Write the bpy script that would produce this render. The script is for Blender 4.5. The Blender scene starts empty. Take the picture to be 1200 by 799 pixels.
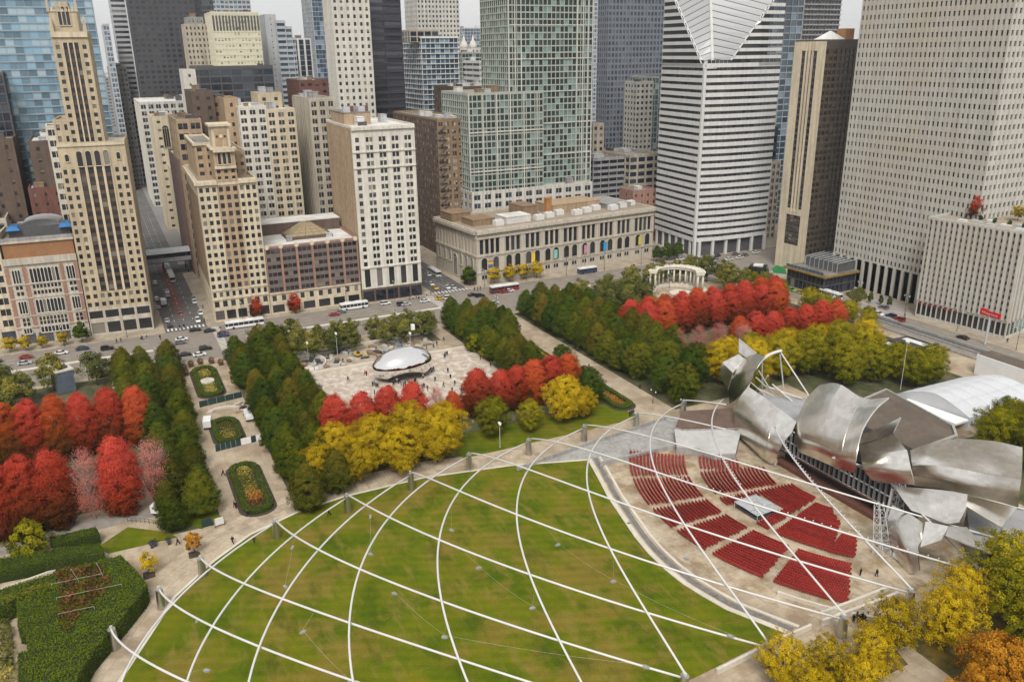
import bpy, bmesh, math, random
import numpy as np
from mathutils import Vector, Matrix
R = math.radians
random.seed(7)
rng = np.random.default_rng(7)
scene = bpy.context.scene
col = scene.collection

# ------------------------------------------------------------------ camera
CAM = Vector((331.226, -21.760, 104.665))
YAW, PITCH, ROLL, FPX = 1.11877769, 0.334811945, -0.0128665734, 977.683
_d = Vector((-math.sin(YAW)*math.cos(PITCH), math.cos(YAW)*math.cos(PITCH), -math.sin(PITCH)))
_r0 = _d.cross(Vector((0, 0, 1))).normalized()
_u0 = _r0.cross(_d)
_r = _r0*math.cos(ROLL) + _u0*math.sin(ROLL)
_u = -_r0*math.sin(ROLL) + _u0*math.cos(ROLL)
cd = bpy.data.cameras.new('camera')
cam = bpy.data.objects.new('camera', cd)
col.objects.link(cam)
m = Matrix((_r, _u, -_d)).transposed().to_4x4()
m.translation = CAM
cam.matrix_world = m
cd.sensor_width = 36
cd.lens = FPX/1200*36
cd.clip_start = 1
cd.clip_end = 30000
scene.camera = cam

# ------------------------------------------------------------------ sky, sun, exposure
SUN_EL, SUN_AZ = R(50), R(118)          # azimuth clockwise from north: from the south east
w = bpy.data.worlds.new('World')
scene.world = w
w.use_nodes = True
nt = w.node_tree
bg = nt.nodes['Background']
sky = nt.nodes.new('ShaderNodeTexSky')
sky.sky_type = 'NISHITA'
sky.sun_disc = False
sky.sun_elevation = SUN_EL
sky.sun_rotation = SUN_AZ
sky.dust_density = 4
sky.air_density = 1
hs = nt.nodes.new('ShaderNodeHueSaturation')     # overcast: the cloud sheet takes the blue out
hs.inputs['Saturation'].default_value = 0.07
hs.inputs['Value'].default_value = 1.0
nt.links.new(sky.outputs[0], hs.inputs['Color'])
tcw = nt.nodes.new('ShaderNodeTexCoord')
mpw = nt.nodes.new('ShaderNodeMapping'); mpw.inputs['Scale'].default_value = (1, 1, 3)
nzw = nt.nodes.new('ShaderNodeTexNoise'); nzw.inputs['Scale'].default_value = 3.2; nzw.inputs['Detail'].default_value = 5
nt.links.new(tcw.outputs['Generated'], mpw.inputs[0]); nt.links.new(mpw.outputs[0], nzw.inputs['Vector'])
rpw = nt.nodes.new('ShaderNodeValToRGB')
rpw.color_ramp.elements[0].position = .25; rpw.color_ramp.elements[0].color = (.88, .885, .9, 1)
rpw.color_ramp.elements[1].position = .75; rpw.color_ramp.elements[1].color = (1.0, .992, .98, 1)
nt.links.new(nzw.outputs[0], rpw.inputs[0])
# an overcast vault is nearly even in brightness: blend the clear-sky gradient with an even cloud sheet
mxa = nt.nodes.new('ShaderNodeMix'); mxa.data_type = 'RGBA'; mxa.inputs[0].default_value = .8
mxa.inputs[7].default_value = (9.2, 9.2, 9.2, 1)
nt.links.new(hs.outputs[0], mxa.inputs[6])
mxw = nt.nodes.new('ShaderNodeMix'); mxw.data_type = 'RGBA'; mxw.blend_type = 'MULTIPLY'; mxw.inputs[0].default_value = 1
nt.links.new(mxa.outputs[2], mxw.inputs[6]); nt.links.new(rpw.outputs[0], mxw.inputs[7])
nt.links.new(mxw.outputs[2], bg.inputs[0])
bg.inputs[1].default_value = 0.05
sd = bpy.data.lights.new('sun', 'SUN')
sd.energy = 1.5
sd.angle = R(24)
sd.color = (1, .965, .91)
so = bpy.data.objects.new('sun', sd)
col.objects.link(so)
sdir = Vector((math.sin(SUN_AZ)*math.cos(SUN_EL), math.cos(SUN_AZ)*math.cos(SUN_EL), math.sin(SUN_EL)))
so.rotation_euler = sdir.to_track_quat('Z', 'Y').to_euler()
so.location = (300, -200, 300)
vs = scene.view_settings
vs.view_transform = 'Standard'; vs.look = 'None'; vs.gamma = 1; vs.use_curve_mapping = False
vs.exposure = 1.15
cy = scene.cycles
cy.use_denoising = True
try:
    cy.denoiser = 'OPENIMAGEDENOISE'
    cy.denoising_input_passes = 'RGB_ALBEDO_NORMAL'
except Exception:
    pass
cy.max_bounces = 4; cy.diffuse_bounces = 2; cy.glossy_bounces = 3; cy.transmission_bounces = 2
cy.transparent_max_bounces = 4
cy.caustics_reflective = False; cy.caustics_refractive = False
cy.use_adaptive_sampling = True; cy.adaptive_threshold = 0.02
scene.render.film_transparent = False

# ------------------------------------------------------------------ survey helpers (photo bearing -> place on the ground / on a wall plane)
def ray(px, py):
    return _d + _r*((px-600)/FPX) - _u*((py-399.5)/FPX)
def G(px, py, z=0.0):
    v = ray(px, py); t = (z-CAM.z)/v.z; p = CAM+v*t
    return Vector((p.x, p.y))
def onX(px, py, X):
    v = ray(px, py); t = (X-CAM.x)/v.x; return CAM+v*t
def onY(px, py, Y):
    v = ray(px, py); t = (Y-CAM.y)/v.y; return CAM+v*t
def proj(P):
    v = Vector(P)-CAM; z = v.dot(_d)
    return (600+FPX*v.dot(_r)/z, 399.5-FPX*v.dot(_u)/z)
def ht(P, py):
    lo, hi = 0.0, 500.0
    for _ in range(40):
        mid = (lo+hi)/2
        if proj((P[0], P[1], mid))[1] > py: lo = mid
        else: hi = mid
    return lo

# ------------------------------------------------------------------ objects
def tag(o, label=None, cat=None, group=None, kind=None):
    if label: o['label'] = label
    if cat: o['category'] = cat
    if group: o['group'] = group
    if kind: o['kind'] = kind
    return o
def empty(name, loc=(0, 0, 0), rz=0, label=None, cat=None, group=None):
    o = bpy.data.objects.new(name, None)
    o.empty_display_size = 1
    o.location = loc; o.rotation_euler = (0, 0, rz)
    col.objects.link(o)
    return tag(o, label, cat, group)
def link(name, me, parent=None, loc=None, rot=None, scale=None):
    o = bpy.data.objects.new(name, me)
    if loc is not None: o.location = loc
    if rot is not None: o.rotation_euler = rot
    if scale is not None: o.scale = scale
    if parent is not None: o.parent = parent
    col.objects.link(o)
    return o
def copy_tree(o, parent=None):
    c = o.copy(); col.objects.link(c)
    if parent is not None: c.parent = parent
    for ch in o.children:
        k = ch.copy(); col.objects.link(k); k.parent = c
        for g in ch.children:
            kk = g.copy(); col.objects.link(kk); kk.parent = k
    return c

class MB:
    def __init__(s):
        s.v = []; s.f = []; s.r = []; s.smooth = False
    def face(s, pts, r=0.0):
        n = len(s.v); s.v.extend([tuple(p) for p in pts]); s.f.append(tuple(range(n, n+len(pts)))); s.r.append(r)
    def box(s, x0, x1, y0, y1, z0, z1, r=0.0, bottom=True):
        n = len(s.v)
        s.v += [(x0, y0, z0), (x1, y0, z0), (x1, y1, z0), (x0, y1, z0), (x0, y0, z1), (x1, y0, z1), (x1, y1, z1), (x0, y1, z1)]
        F = [(4, 5, 6, 7), (0, 1, 5, 4), (1, 2, 6, 5), (2, 3, 7, 6), (3, 0, 4, 7)]
        if bottom: F.append((3, 2, 1, 0))
        s.f += [tuple(n+i for i in q) for q in F]; s.r += [r]*len(F)
    def frust(s, x0, x1, y0, y1, z0, X0, X1, Y0, Y1, z1):
        n = len(s.v)
        s.v += [(x0, y0, z0), (x1, y0, z0), (x1, y1, z0), (x0, y1, z0), (X0, Y0, z1), (X1, Y0, z1), (X1, Y1, z1), (X0, Y1, z1)]
        F = [(4, 5, 6, 7), (0, 1, 5, 4), (1, 2, 6, 5), (2, 3, 7, 6), (3, 0, 4, 7), (3, 2, 1, 0)]
        s.f += [tuple(n+i for i in q) for q in F]; s.r += [0]*6
    def prism(s, poly, z0, z1, r=0.0, cap=True, bottom=False):
        n = len(s.v); k = len(poly)
        a = sum(poly[i][0]*poly[(i+1) % k][1]-poly[(i+1) % k][0]*poly[i][1] for i in range(k))
        if a < 0: poly = poly[::-1]
        s.v += [(p[0], p[1], z0) for p in poly]+[(p[0], p[1], z1) for p in poly]
        for i in range(k):
            j = (i+1) % k
            s.f.append((n+i, n+j, n+k+j, n+k+i)); s.r.append(r)
        if cap: s.f.append(tuple(n+k+i for i in range(k))); s.r.append(r)
        if bottom: s.f.append(tuple(n+k-1-i for i in range(k))); s.r.append(r)
    def tube(s, pts, rad, n=6, cap=True, r=0.0):
        P = [Vector(p) for p in pts]; b = len(s.v); m_ = len(P)
        rr = rad if hasattr(rad, '__len__') else [rad]*m_
        for i, p in enumerate(P):
            t = (P[min(i+1, m_-1)]-P[max(i-1, 0)]).normalized()
            a = Vector((0, 0, 1)) if abs(t.z) < .9 else Vector((1, 0, 0))
            u = t.cross(a).normalized(); v = u.cross(t)
            for k in range(n):
                an = 2*math.pi*k/n
                s.v.append(tuple(p+(u*math.cos(an)+v*math.sin(an))*rr[i]))
        for i in range(m_-1):
            for k in range(n):
                k2 = (k+1) % n
                s.f.append((b+i*n+k, b+i*n+k2, b+(i+1)*n+k2, b+(i+1)*n+k)); s.r.append(r)
        if cap:
            s.f.append(tuple(b+n-1-k for k in range(n))); s.f.append(tuple(b+(m_-1)*n+k for k in range(n))); s.r += [r, r]
    def mesh(s, name, mat):
        me = bpy.data.meshes.new(name)
        me.from_pydata(s.v, [], s.f)
        for x in (mat if isinstance(mat, (list, tuple)) else [mat]): me.materials.append(x)
        a = me.attributes.new('rnd', 'FLOAT', 'FACE'); a.data.foreach_set('value', np.array(s.r, dtype=np.float32))
        if s.smooth: me.polygons.foreach_set('use_smooth', [True]*len(s.f))
        me.update()
        return me
    def build(s, name, mat, parent=None, loc=None, rot=None):
        return link(name, s.mesh(name, mat), parent, loc, rot)
def quads_mesh(name, Q, mat, attrs):
    """Q: (N,4,3) array of loose quads"""
    n = len(Q); me = bpy.data.meshes.new(name)
    me.vertices.add(n*4); me.vertices.foreach_set('co', np.ascontiguousarray(Q, dtype=np.float32).ravel())
    me.loops.add(n*4); me.loops.foreach_set('vertex_index', np.arange(n*4, dtype=np.int32))
    me.polygons.add(n); me.polygons.foreach_set('loop_start', np.arange(0, n*4, 4, dtype=np.int32))
    me.materials.append(mat)
    for k, a in attrs.items():
        at = me.attributes.new(k, 'FLOAT', 'FACE'); at.data.foreach_set('value', np.ascontiguousarray(a, dtype=np.float32))
    me.update(calc_edges=True)
    return me

# ------------------------------------------------------------------ materials
MATS = {}
def _new(name):
    mt = bpy.data.materials.new(name); mt.use_nodes = True
    t = mt.node_tree; b = t.nodes['Principled BSDF']
    return mt, t, b
def _n(t, kind, **kw):
    n = t.nodes.new(kind)
    for k, v in kw.items():
        if k in n.inputs: n.inputs[k].default_value = v
        else: setattr(n, k, v)
    return n
def _mix(t, a, b, fac, mode='MIX'):
    x = t.nodes.new('ShaderNodeMix'); x.data_type = 'RGBA'; x.blend_type = mode
    for sock, val in ((0, fac), (6, a), (7, b)):
        if isinstance(val, (int, float)): x.inputs[sock].default_value = val
        elif isinstance(val, tuple): x.inputs[sock].default_value = val if len(val) == 4 else (*val, 1)
        else: t.links.new(val, x.inputs[sock])
    return x.outputs[2]
def _ramp(t, fac, stops):
    n = t.nodes.new('ShaderNodeValToRGB'); e = n.color_ramp.elements
    while len(e) > len(stops): e.remove(e[-1])
    while len(e) < len(stops): e.new(.5)
    for i, (p, c) in enumerate(stops):
        e[i].position = p; e[i].color = (*c, 1) if len(c) == 3 else c
    t.links.new(fac, n.inputs[0])
    return n.outputs[0]
def sc(c, k): return tuple(min(1, x*k) for x in c)
def surf(name, c, rough=.85, var=.16, scale=.35, streak=0.0, bump=0.0, metal=0.0, fine=3.0, dirt=None, dirt_amt=.5, dirt_scale=.06, objrand=0.0, spec=.3, joint=None, facevar=0.0):
    """general weathered surface: two octaves of mottling, optional vertical rain streaks, optional dirt patches"""
    if name in MATS: return MATS[name]
    mt, t, b = _new(name)
    tc = _n(t, 'ShaderNodeTexCoord')
    n1 = _n(t, 'ShaderNodeTexNoise', Scale=scale, Detail=6.0, Roughness=.6); t.links.new(tc.outputs['Object'], n1.inputs['Vector'])
    n2 = _n(t, 'ShaderNodeTexNoise', Scale=fine, Detail=4.0); t.links.new(tc.outputs['Object'], n2.inputs['Vector'])
    o = _ramp(t, n1.outputs[0], [(.3, sc(c, 1-var)), (.7, sc(c, 1+var))])
    f = _ramp(t, n2.outputs[0], [(.25, (1-var,)*3), (.75, (1+var*.6,)*3)])
    o = _mix(t, o, f, .7, 'MULTIPLY')
    if streak:
        mp = _n(t, 'ShaderNodeMapping', Scale=(.9, .9, .035)); t.links.new(tc.outputs['Object'], mp.inputs[0])
        n3 = _n(t, 'ShaderNodeTexNoise', Scale=1.0, Detail=5.0); t.links.new(mp.outputs[0], n3.inputs['Vector'])
        s_ = _ramp(t, n3.outputs[0], [(.35, (1-streak,)*3), (.62, (1.05,)*3)])
        o = _mix(t, o, s_, 1.0, 'MULTIPLY')
    if dirt:
        n4 = _n(t, 'ShaderNodeTexNoise', Scale=dirt_scale, Detail=8.0, Roughness=.65); t.links.new(tc.outputs['Object'], n4.inputs['Vector'])
        k = _ramp(t, n4.outputs[0], [(.46, (0, 0, 0)), (.6, (dirt_amt,)*3)])
        o = _mix(t, o, dirt, k)
    if joint:
        jw, jh, jk = joint
        br = _n(t, 'ShaderNodeTexBrick', Scale=1.0); br.inputs['Brick Width'].default_value = jw; br.inputs['Row Height'].default_value = jh; br.inputs['Mortar Size'].default_value = .05; br.inputs['Mortar Smooth'].default_value = .3
        br.inputs['Color1'].default_value = (1.05, 1.05, 1.05, 1); br.inputs['Color2'].default_value = (.88, .88, .88, 1); br.inputs['Mortar'].default_value = (jk, jk, jk, 1)
        t.links.new(tc.outputs['Object'], br.inputs['Vector'])
        o = _mix(t, o, br.outputs[0], 1.0, 'MULTIPLY')
    if objrand:
        oi = _n(t, 'ShaderNodeObjectInfo')
        k = _ramp(t, oi.outputs['Random'], [(0, (1-objrand,)*3), (1, (1+objrand*.5,)*3)])
        o = _mix(t, o, k, 1.0, 'MULTIPLY')
    t.links.new(o, b.inputs['Base Color'])
    b.inputs['Roughness'].default_value = rough; b.inputs['Metallic'].default_value = metal
    b.inputs['Specular IOR Level'].default_value = spec
    if bump:
        bp = _n(t, 'ShaderNodeBump', Strength=bump, Distance=.1); t.links.new(n2.outputs[0], bp.inputs['Height']); t.links.new(bp.outputs[0], b.inputs['Normal'])
    MATS[name] = mt
    return mt
def glass(name, dark, light, rough=.12, lightf=.75, spec=.6, tint=None, obj=False, metal=0.0):
    """window glass: each pane takes its own darkness; a share of the panes shows pale blinds"""
    if name in MATS: return MATS[name]
    mt, t, b = _new(name)
    if obj: fac = _n(t, 'ShaderNodeObjectInfo').outputs['Random']
    else: fac = _n(t, 'ShaderNodeAttribute', attribute_name='rnd').outputs['Fac']
    t.links.new(_ramp(t, fac, [(0, sc(dark, .6)), (lightf*.6, dark), (lightf, sc(dark, 1.7)), (min(.99, lightf+.04), light if lightf < .95 else sc(dark, 1.8)), (1, light)]), b.inputs['Base Color'])
    b.inputs['Roughness'].default_value = rough; b.inputs['Specular IOR Level'].default_value = spec; b.inputs['Metallic'].default_value = metal
    tc = _n(t, 'ShaderNodeTexCoord'); n2 = _n(t, 'ShaderNodeTexNoise', Scale=.25, Detail=2.0); t.links.new(tc.outputs['Object'], n2.inputs['Vector'])
    bp = _n(t, 'ShaderNodeBump', Strength=.06, Distance=.3); t.links.new(n2.outputs[0], bp.inputs['Height']); t.links.new(bp.outputs[0], b.inputs['Normal'])
    MATS[name] = mt
    return mt
def leafmat(name, stops, trans=.25, objvar=.25, hw=.45):
    """stops: colours from the low inner leaves to the high outer ones"""
    mt = bpy.data.materials.new(name); mt.use_nodes = True
    t = mt.node_tree; t.nodes.clear()
    out = _n(t, 'ShaderNodeOutputMaterial')
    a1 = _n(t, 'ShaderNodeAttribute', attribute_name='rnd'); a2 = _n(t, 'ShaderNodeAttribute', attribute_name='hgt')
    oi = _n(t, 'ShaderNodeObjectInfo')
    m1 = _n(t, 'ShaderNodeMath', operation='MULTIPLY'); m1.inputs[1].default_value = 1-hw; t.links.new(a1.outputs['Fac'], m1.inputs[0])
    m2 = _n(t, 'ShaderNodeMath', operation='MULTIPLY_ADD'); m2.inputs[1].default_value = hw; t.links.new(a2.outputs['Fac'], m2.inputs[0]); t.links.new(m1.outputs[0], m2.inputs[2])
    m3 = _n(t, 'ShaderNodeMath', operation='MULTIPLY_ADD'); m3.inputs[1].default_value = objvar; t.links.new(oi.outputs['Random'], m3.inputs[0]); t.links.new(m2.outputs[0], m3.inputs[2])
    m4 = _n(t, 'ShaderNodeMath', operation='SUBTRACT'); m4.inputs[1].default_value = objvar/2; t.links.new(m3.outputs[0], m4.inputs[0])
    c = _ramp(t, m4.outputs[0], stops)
    d_ = _n(t, 'ShaderNodeBsdfDiffuse'); tr = _n(t, 'ShaderNodeBsdfTranslucent'); mx = _n(t, 'ShaderNodeMixShader'); mx.inputs[0].default_value = trans
    t.links.new(c, d_.inputs[0]); t.links.new(c, tr.inputs[0]); t.links.new(d_.outputs[0], mx.inputs[1]); t.links.new(tr.outputs[0], mx.inputs[2])
    t.links.new(mx.outputs[0], out.inputs[0])
    MATS[name] = mt
    return mt
def steel(name, c=(.62, .6, .56), rough=.3, brush=(1.2, 1.2, .15)):
    mt, t, b = _new(name)
    tc = _n(t, 'ShaderNodeTexCoord'); mp = _n(t, 'ShaderNodeMapping', Scale=brush); t.links.new(tc.outputs['Object'], mp.inputs[0])
    n1 = _n(t, 'ShaderNodeTexNoise', Scale=.45, Detail=3.0); t.links.new(mp.outputs[0], n1.inputs['Vector'])
    fa = _n(t, 'ShaderNodeAttribute', attribute_name='rnd')
    t.links.new(_mix(t, _ramp(t, n1.outputs[0], [(.3, sc(c, .94)), (.7, sc(c, 1.03))]), _ramp(t, fa.outputs['Fac'], [(0, (1.05, 1.05, 1.05)), (1, (.88, .88, .88))]), 1.0, 'MULTIPLY'), b.inputs['Base Color'])
    t.links.new(_ramp(t, n1.outputs[0], [(.3, (rough*1.06,)*3), (.7, (rough*.95,)*3)]), b.inputs['Roughness'])
    b.inputs['Metallic'].default_value = 1
    MATS[name] = mt
    return mt
# ================================================================== the setting
def sheet(name, poly, z, mat, thick=0.0, kind='structure', z0=None):
    b = MB()
    pts = [tuple(p)[:2] for p in poly]
    b.prism(pts, z-(thick or .3) if z0 is None else z0, z)
    o = b.build(name, mat)
    if kind: tag(o, kind=kind)
    return o
def rect(x0, x1, y0, y1): return [(x0, y0), (x1, y0), (x1, y1), (x0, y1)]
M_city = surf('city_ground', (.20, .19, .18), var=.25, scale=.02, fine=.4)
M_road = surf('worn_asphalt', (.235, .205, .17), var=.14, scale=.12, fine=1.5, dirt=(.14, .122, .105), dirt_scale=.12, dirt_amt=.55)
M_road2 = surf('dark_asphalt', (.095, .092, .09), var=.15, scale=.12, fine=1.5, dirt=(.16, .15, .14), dirt_scale=.1)
M_walk = surf('pavement_concrete', (.37, .31, .235), var=.14, scale=.2, fine=2, dirt=(.24, .2, .15), dirt_scale=.15, joint=(2.0, 2.0, .75))
M_park = surf('park_paving', (.40, .325, .23), var=.15, scale=.12, fine=1.2, dirt=(.25, .18, .115), dirt_scale=.11, dirt_amt=.75, joint=(3.0, 3.0, .72))
M_plaza = surf('plaza_granite', (.42, .345, .275), var=.17, scale=.25, fine=.8, dirt=(.58, .52, .44), dirt_scale=.35, dirt_amt=.9, joint=(2.4, 1.2, .8))
M_bowl = surf('bowl_concrete', (.43, .355, .255), var=.16, scale=.15, fine=1.2, dirt=(.24, .165, .09), dirt_scale=.17, dirt_amt=.85, joint=(4.0, 4.0, .75))
M_kerb = surf('pale_kerb', (.55, .5, .42), var=.12)
M_conc = surf('grey_concrete', (.34, .33, .31), var=.14, streak=.2, dirt=(.24, .22, .2), dirt_scale=.2)
M_soil = surf('soil', (.055, .042, .03), var=.35, scale=.8)
M_under = surf('planting_with_shade', (.06, .066, .025), var=.4, scale=.4, fine=2, dirt=(.16, .125, .075), dirt_scale=.15)  # soil and planting; contact shade below the trees is mixed into the colour
M_white = surf('white_paint', (.75, .74, .72), var=.06)
M_mark = surf('road_paint', (.62, .6, .55), var=.2, scale=1.5)

def lawn_material(name, warm=1.0):
    mt, t, b = _new(name)
    tc = _n(t, 'ShaderNodeTexCoord')
    def nz(s, mp=None, d=6.0, rgh=.6):
        n = _n(t, 'ShaderNodeTexNoise', Scale=s, Detail=d, Roughness=rgh)
        if mp:
            q_ = _n(t, 'ShaderNodeMapping', Scale=mp[0], Rotation=mp[1]); t.links.new(tc.outputs['Object'], q_.inputs[0]); t.links.new(q_.outputs[0], n.inputs['Vector'])
        else: t.links.new(tc.outputs['Object'], n.inputs['Vector'])
        return n.outputs[0]
    g = _ramp(t, nz(.11), [(.32, (.056, .092, .002)), (.5, (.1, .124, .003)), (.68, (.15, .142, .006))])
    worn = _ramp(t, nz(.075, ((1, .8, 1), (0, 0, .5)), 10, .66), [(.49, (0, 0, 0)), (.57, (.72*warm,)*3)])
    o = _mix(t, g, (.19, .135, .024), worn)
    tracks = _ramp(t, nz(.26, ((.4, 1.3, 1), (0, 0, .3)), 7), [(.52, (0, 0, 0)), (.62, (.55*warm,)*3)])
    o = _mix(t, o, (.19, .15, .03), tracks)
    dark = _ramp(t, nz(.16, ((.5, 1.1, 1), (0, 0, .35)), 7), [(.55, (0, 0, 0)), (.66, (.6,)*3)])
    o = _mix(t, o, (.045, .07, .003), dark)
    wv = _n(t, 'ShaderNodeTexWave', Scale=.12, Distortion=1.5, Detail=2.0); q2 = _n(t, 'ShaderNodeMapping', Rotation=(0, 0, .42)); t.links.new(tc.outputs['Object'], q2.inputs[0]); t.links.new(q2.outputs[0], wv.inputs['Vector'])
    o = _mix(t, o, _ramp(t, wv.outputs[0], [(.4, (.95,)*3), (.6, (1.04,)*3)]), 1.0, 'MULTIPLY')
    f = _ramp(t, nz(4.5, None, 3), [(.25, (.72,)*3), (.75, (1.2,)*3)])
    o = _mix(t, o, f, 1.0, 'MULTIPLY')
    t.links.new(o, b.inputs['Base Color']); b.inputs['Roughness'].default_value = .95; b.inputs['Specular IOR Level'].default_value = .1
    bp = _n(t, 'ShaderNodeBump', Strength=.5, Distance=.15); t.links.new(nz(7, None, 3), bp.inputs['Height']); t.links.new(bp.outputs[0], b.inputs['Normal'])
    return mt
M_lawn = lawn_material('lawn_turf')
M_lawn2 = lawn_material('side_turf', .35)

sheet('ground', rect(-6000, 3000, -5000, 6000), 0.0, M_city)
sheet('michigan_avenue', rect(-13, 27, -700, 900), .03, M_road)
sheet('madison_street', rect(-900, -13.0, -8, 8), .05, M_road2)
sheet('washington_street', rect(-900, -13.0, 107, 124), .05, M_road2)
sheet('randolph_street', [(-900, 239), (-13, 239), (30, 245), (700, 245), (700, 264.5), (30, 264.5), (-13, 251), (-900, 251)], .05, M_road)
sheet('wabash_avenue', rect(-132, -112, -500, 700), .07, M_road2)
for nm, r_ in (('pavement_south', rect(-62, -13, -300, -8)), ('pavement_middle', rect(-112, -13, 8, 107)), ('pavement_north', rect(-112, -13, 124, 239)),
               ('pavement_far_north', rect(-112, -13, 252, 500)), ('pavement_randolph', [(27, 264.5), (700, 264.5), (700, 292), (27, 292)])):
    sheet(nm, r_, .16, M_walk)
sheet('park_paving', [(27, -300), (420, -300), (420, 245), (27, 244.6)], .12, M_park)
# kerb of the park side and the planted median of the avenue
sheet('avenue_median', rect(6.2, 8.0, 20, 104), .2, M_kerb)
sheet('avenue_median', rect(6.2, 8.0, 140, 228), .2, M_kerb)
sheet('avenue_median', rect(6.2, 8.0, -200, -14), .2, M_kerb)

# painted lane lines and crossings
def marking(name, rects, z=.075):
    b = MB()
    for x0, x1, y0, y1 in rects: b.face([(x0, y0, z), (x1, y0, z), (x1, y1, z), (x0, y1, z)])
    return tag(b.build(name, M_mark), kind='structure')
marking('lane_marking', [(x-.09, x+.09, y, y+3) for x in (-6.5, -2.5, 1.5, 12.5, 16.5, 20.5) for y in range(-180, 236, 9) if not (-14 < y < 12 or 100 < y < 128)])
marking('lane_marking', [(x, x+3, y-.09, y+.09) for y in (-3.4, .2, 3.8) for x in range(-300, -24, 9)], .09)
marking('lane_marking', [(x, x+3, y-.09, y+.09) for y in (249, 257, 260.6) for x in range(40, 330, 9)], .09)
marking('lane_marking', [(x, x+3, y-.09, y+.09) for y in (111.5, 115.5, 119.5) for x in range(-300, -24, 9)], .09)
marking('crosswalk', [(-17.5, -14, y, y+.7) for y in np.arange(-7.2, 7.2, 1.5)], .19)
marking('crosswalk', [(-17.0, -13.5, y, y+.8) for y in np.arange(107.6, 123.6, 1.7)], .19)
marking('crosswalk', [(x, x+.7, 9, 12) for x in np.arange(-12, 26, 1.6)])
marking('crosswalk', [(x, x+.7, 101.5, 105) for x in np.arange(-12, 26, 1.6)])
marking('crosswalk', [(x, x+.7, 230, 233.5) for x in np.arange(-12, 26, 1.6)])
marking('crosswalk', [(176, 184, y, y+1.2) for y in np.arange(246, 264, 2.4)], .09)
# red painted bus lane in the side street
M_red_lane = surf('red_bus_lane', (.2, .075, .06), var=.25, scale=.4)
sheet('bus_lane', rect(-150, -34, -1.5, 1.5), .075, M_red_lane, .02)

# park surfaces
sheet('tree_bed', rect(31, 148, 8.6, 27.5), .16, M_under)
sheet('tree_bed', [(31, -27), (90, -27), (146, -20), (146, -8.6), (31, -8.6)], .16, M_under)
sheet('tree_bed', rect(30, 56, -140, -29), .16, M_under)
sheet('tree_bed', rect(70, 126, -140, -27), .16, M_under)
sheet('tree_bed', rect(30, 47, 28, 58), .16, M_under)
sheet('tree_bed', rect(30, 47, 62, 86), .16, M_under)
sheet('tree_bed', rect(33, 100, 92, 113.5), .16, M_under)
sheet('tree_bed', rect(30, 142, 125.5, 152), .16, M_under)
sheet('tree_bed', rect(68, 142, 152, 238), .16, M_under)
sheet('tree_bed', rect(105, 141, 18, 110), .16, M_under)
sheet('leaf_litter', rect(246, 420, 50, 200), .16, surf('leaf_litter', (.085, .07, .02), var=.4, scale=.3, fine=1.5, dirt=(.24, .15, .02), dirt_scale=.25, dirt_amt=.7))
sheet('path', [G(1046, 757), G(1060, 752), G(1075, 765), G(1112, 792), G(1160, 840), G(1010, 840), G(1030, 797), G(1064, 779)], .19, M_park)
sheet('tree_bed', rect(142, 176, 170, 226), .16, M_under)
sheet('tree_bed', rect(196, 260, 165, 226), .16, M_under)
sheet('wrigley_lawn', rect(32, 66, 156, 190), .17, M_lawn2)
sheet('grass_strip', [G(115, 641), G(127, 649), G(208, 630), G(196, 624), G(150, 618)], .18, M_lawn2)
sheet('grass_strip', [G(190, 605), G(235, 620), G(262, 606), G(225, 590)], .18, M_lawn2)
sheet('grass_strip', rect(128, 142, 55, 112), .18, M_lawn2)
sheet('plaza', rect(59.5, 104, 26, 91), .18, M_plaza)
sheet('boardwalk', [G(0, 652), G(150, 612), G(190, 604), G(180, 597), G(130, 604), G(0, 634)], .2, surf('deck_boards', (.26, .23, .2), var=.2, scale=.4))
# great lawn
LC = (200.0, 150.0); SC = (197.0, 143.3)
west = [(197, -35), (192.7, -32.6), (181, -26.5), (171.2, -21.4), (161.5, -12.5), (154.2, -3.5), (149.5, 8), (147.2, 20.5), (147.2, 42), (151.5, 64.5), (158.2, 84.4)]
arc = [(167.8, 81.6), (178, 78.4), (188.3, 76.0), (196, 74.2), (202.7, 73.2), (209, 72.9), (214.8, 73.2), (220, 74.2), (225.4, 75.6), (235.8, 80.8)]
east = [(237.7, 60), (238.5, 40), (238, 20), (233, -3), (222, -18), (208, -30)]
sheet('great_lawn', west+arc+east, .2, M_lawn)
def ribbon(name, pts, wd, z, mat, z0=None, kind='structure'):
    """a strip of even width along a line on the ground"""
    P = [Vector(p) for p in pts]; L_ = []; R_ = []
    for i, p in enumerate(P):
        t = (P[min(i+1, len(P)-1)]-P[max(i-1, 0)]).normalized(); n = Vector((-t.y, t.x))
        L_.append(p+n*wd/2); R_.append(p-n*wd/2)
    b = MB()
    zz = .05 if z0 is None else z0
    for i in range(len(P)-1):
        a, b2, c, d = L_[i], L_[i+1], R_[i+1], R_[i]
        b.face([(d.x, d.y, z), (c.x, c.y, z), (b2.x, b2.y, z), (a.x, a.y, z)])
        b.face([(a.x, a.y, z), (b2.x, b2.y, z), (b2.x, b2.y, zz), (a.x, a.y, zz)])
        b.face([(c.x, c.y, z), (d.x, d.y, z), (d.x, d.y, zz), (c.x, c.y, zz)])
    for e, f in ((L_[0], R_[0]), (R_[-1], L_[-1])):
        b.face([(e.x, e.y, z), (f.x, f.y, z), (f.x, f.y, zz), (e.x, e.y, zz)])
    o = b.build(name, mat)
    if kind: tag(o, kind=kind)
    return o
ribbon('lawn_kerb', west, .7, .27, M_kerb)
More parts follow.
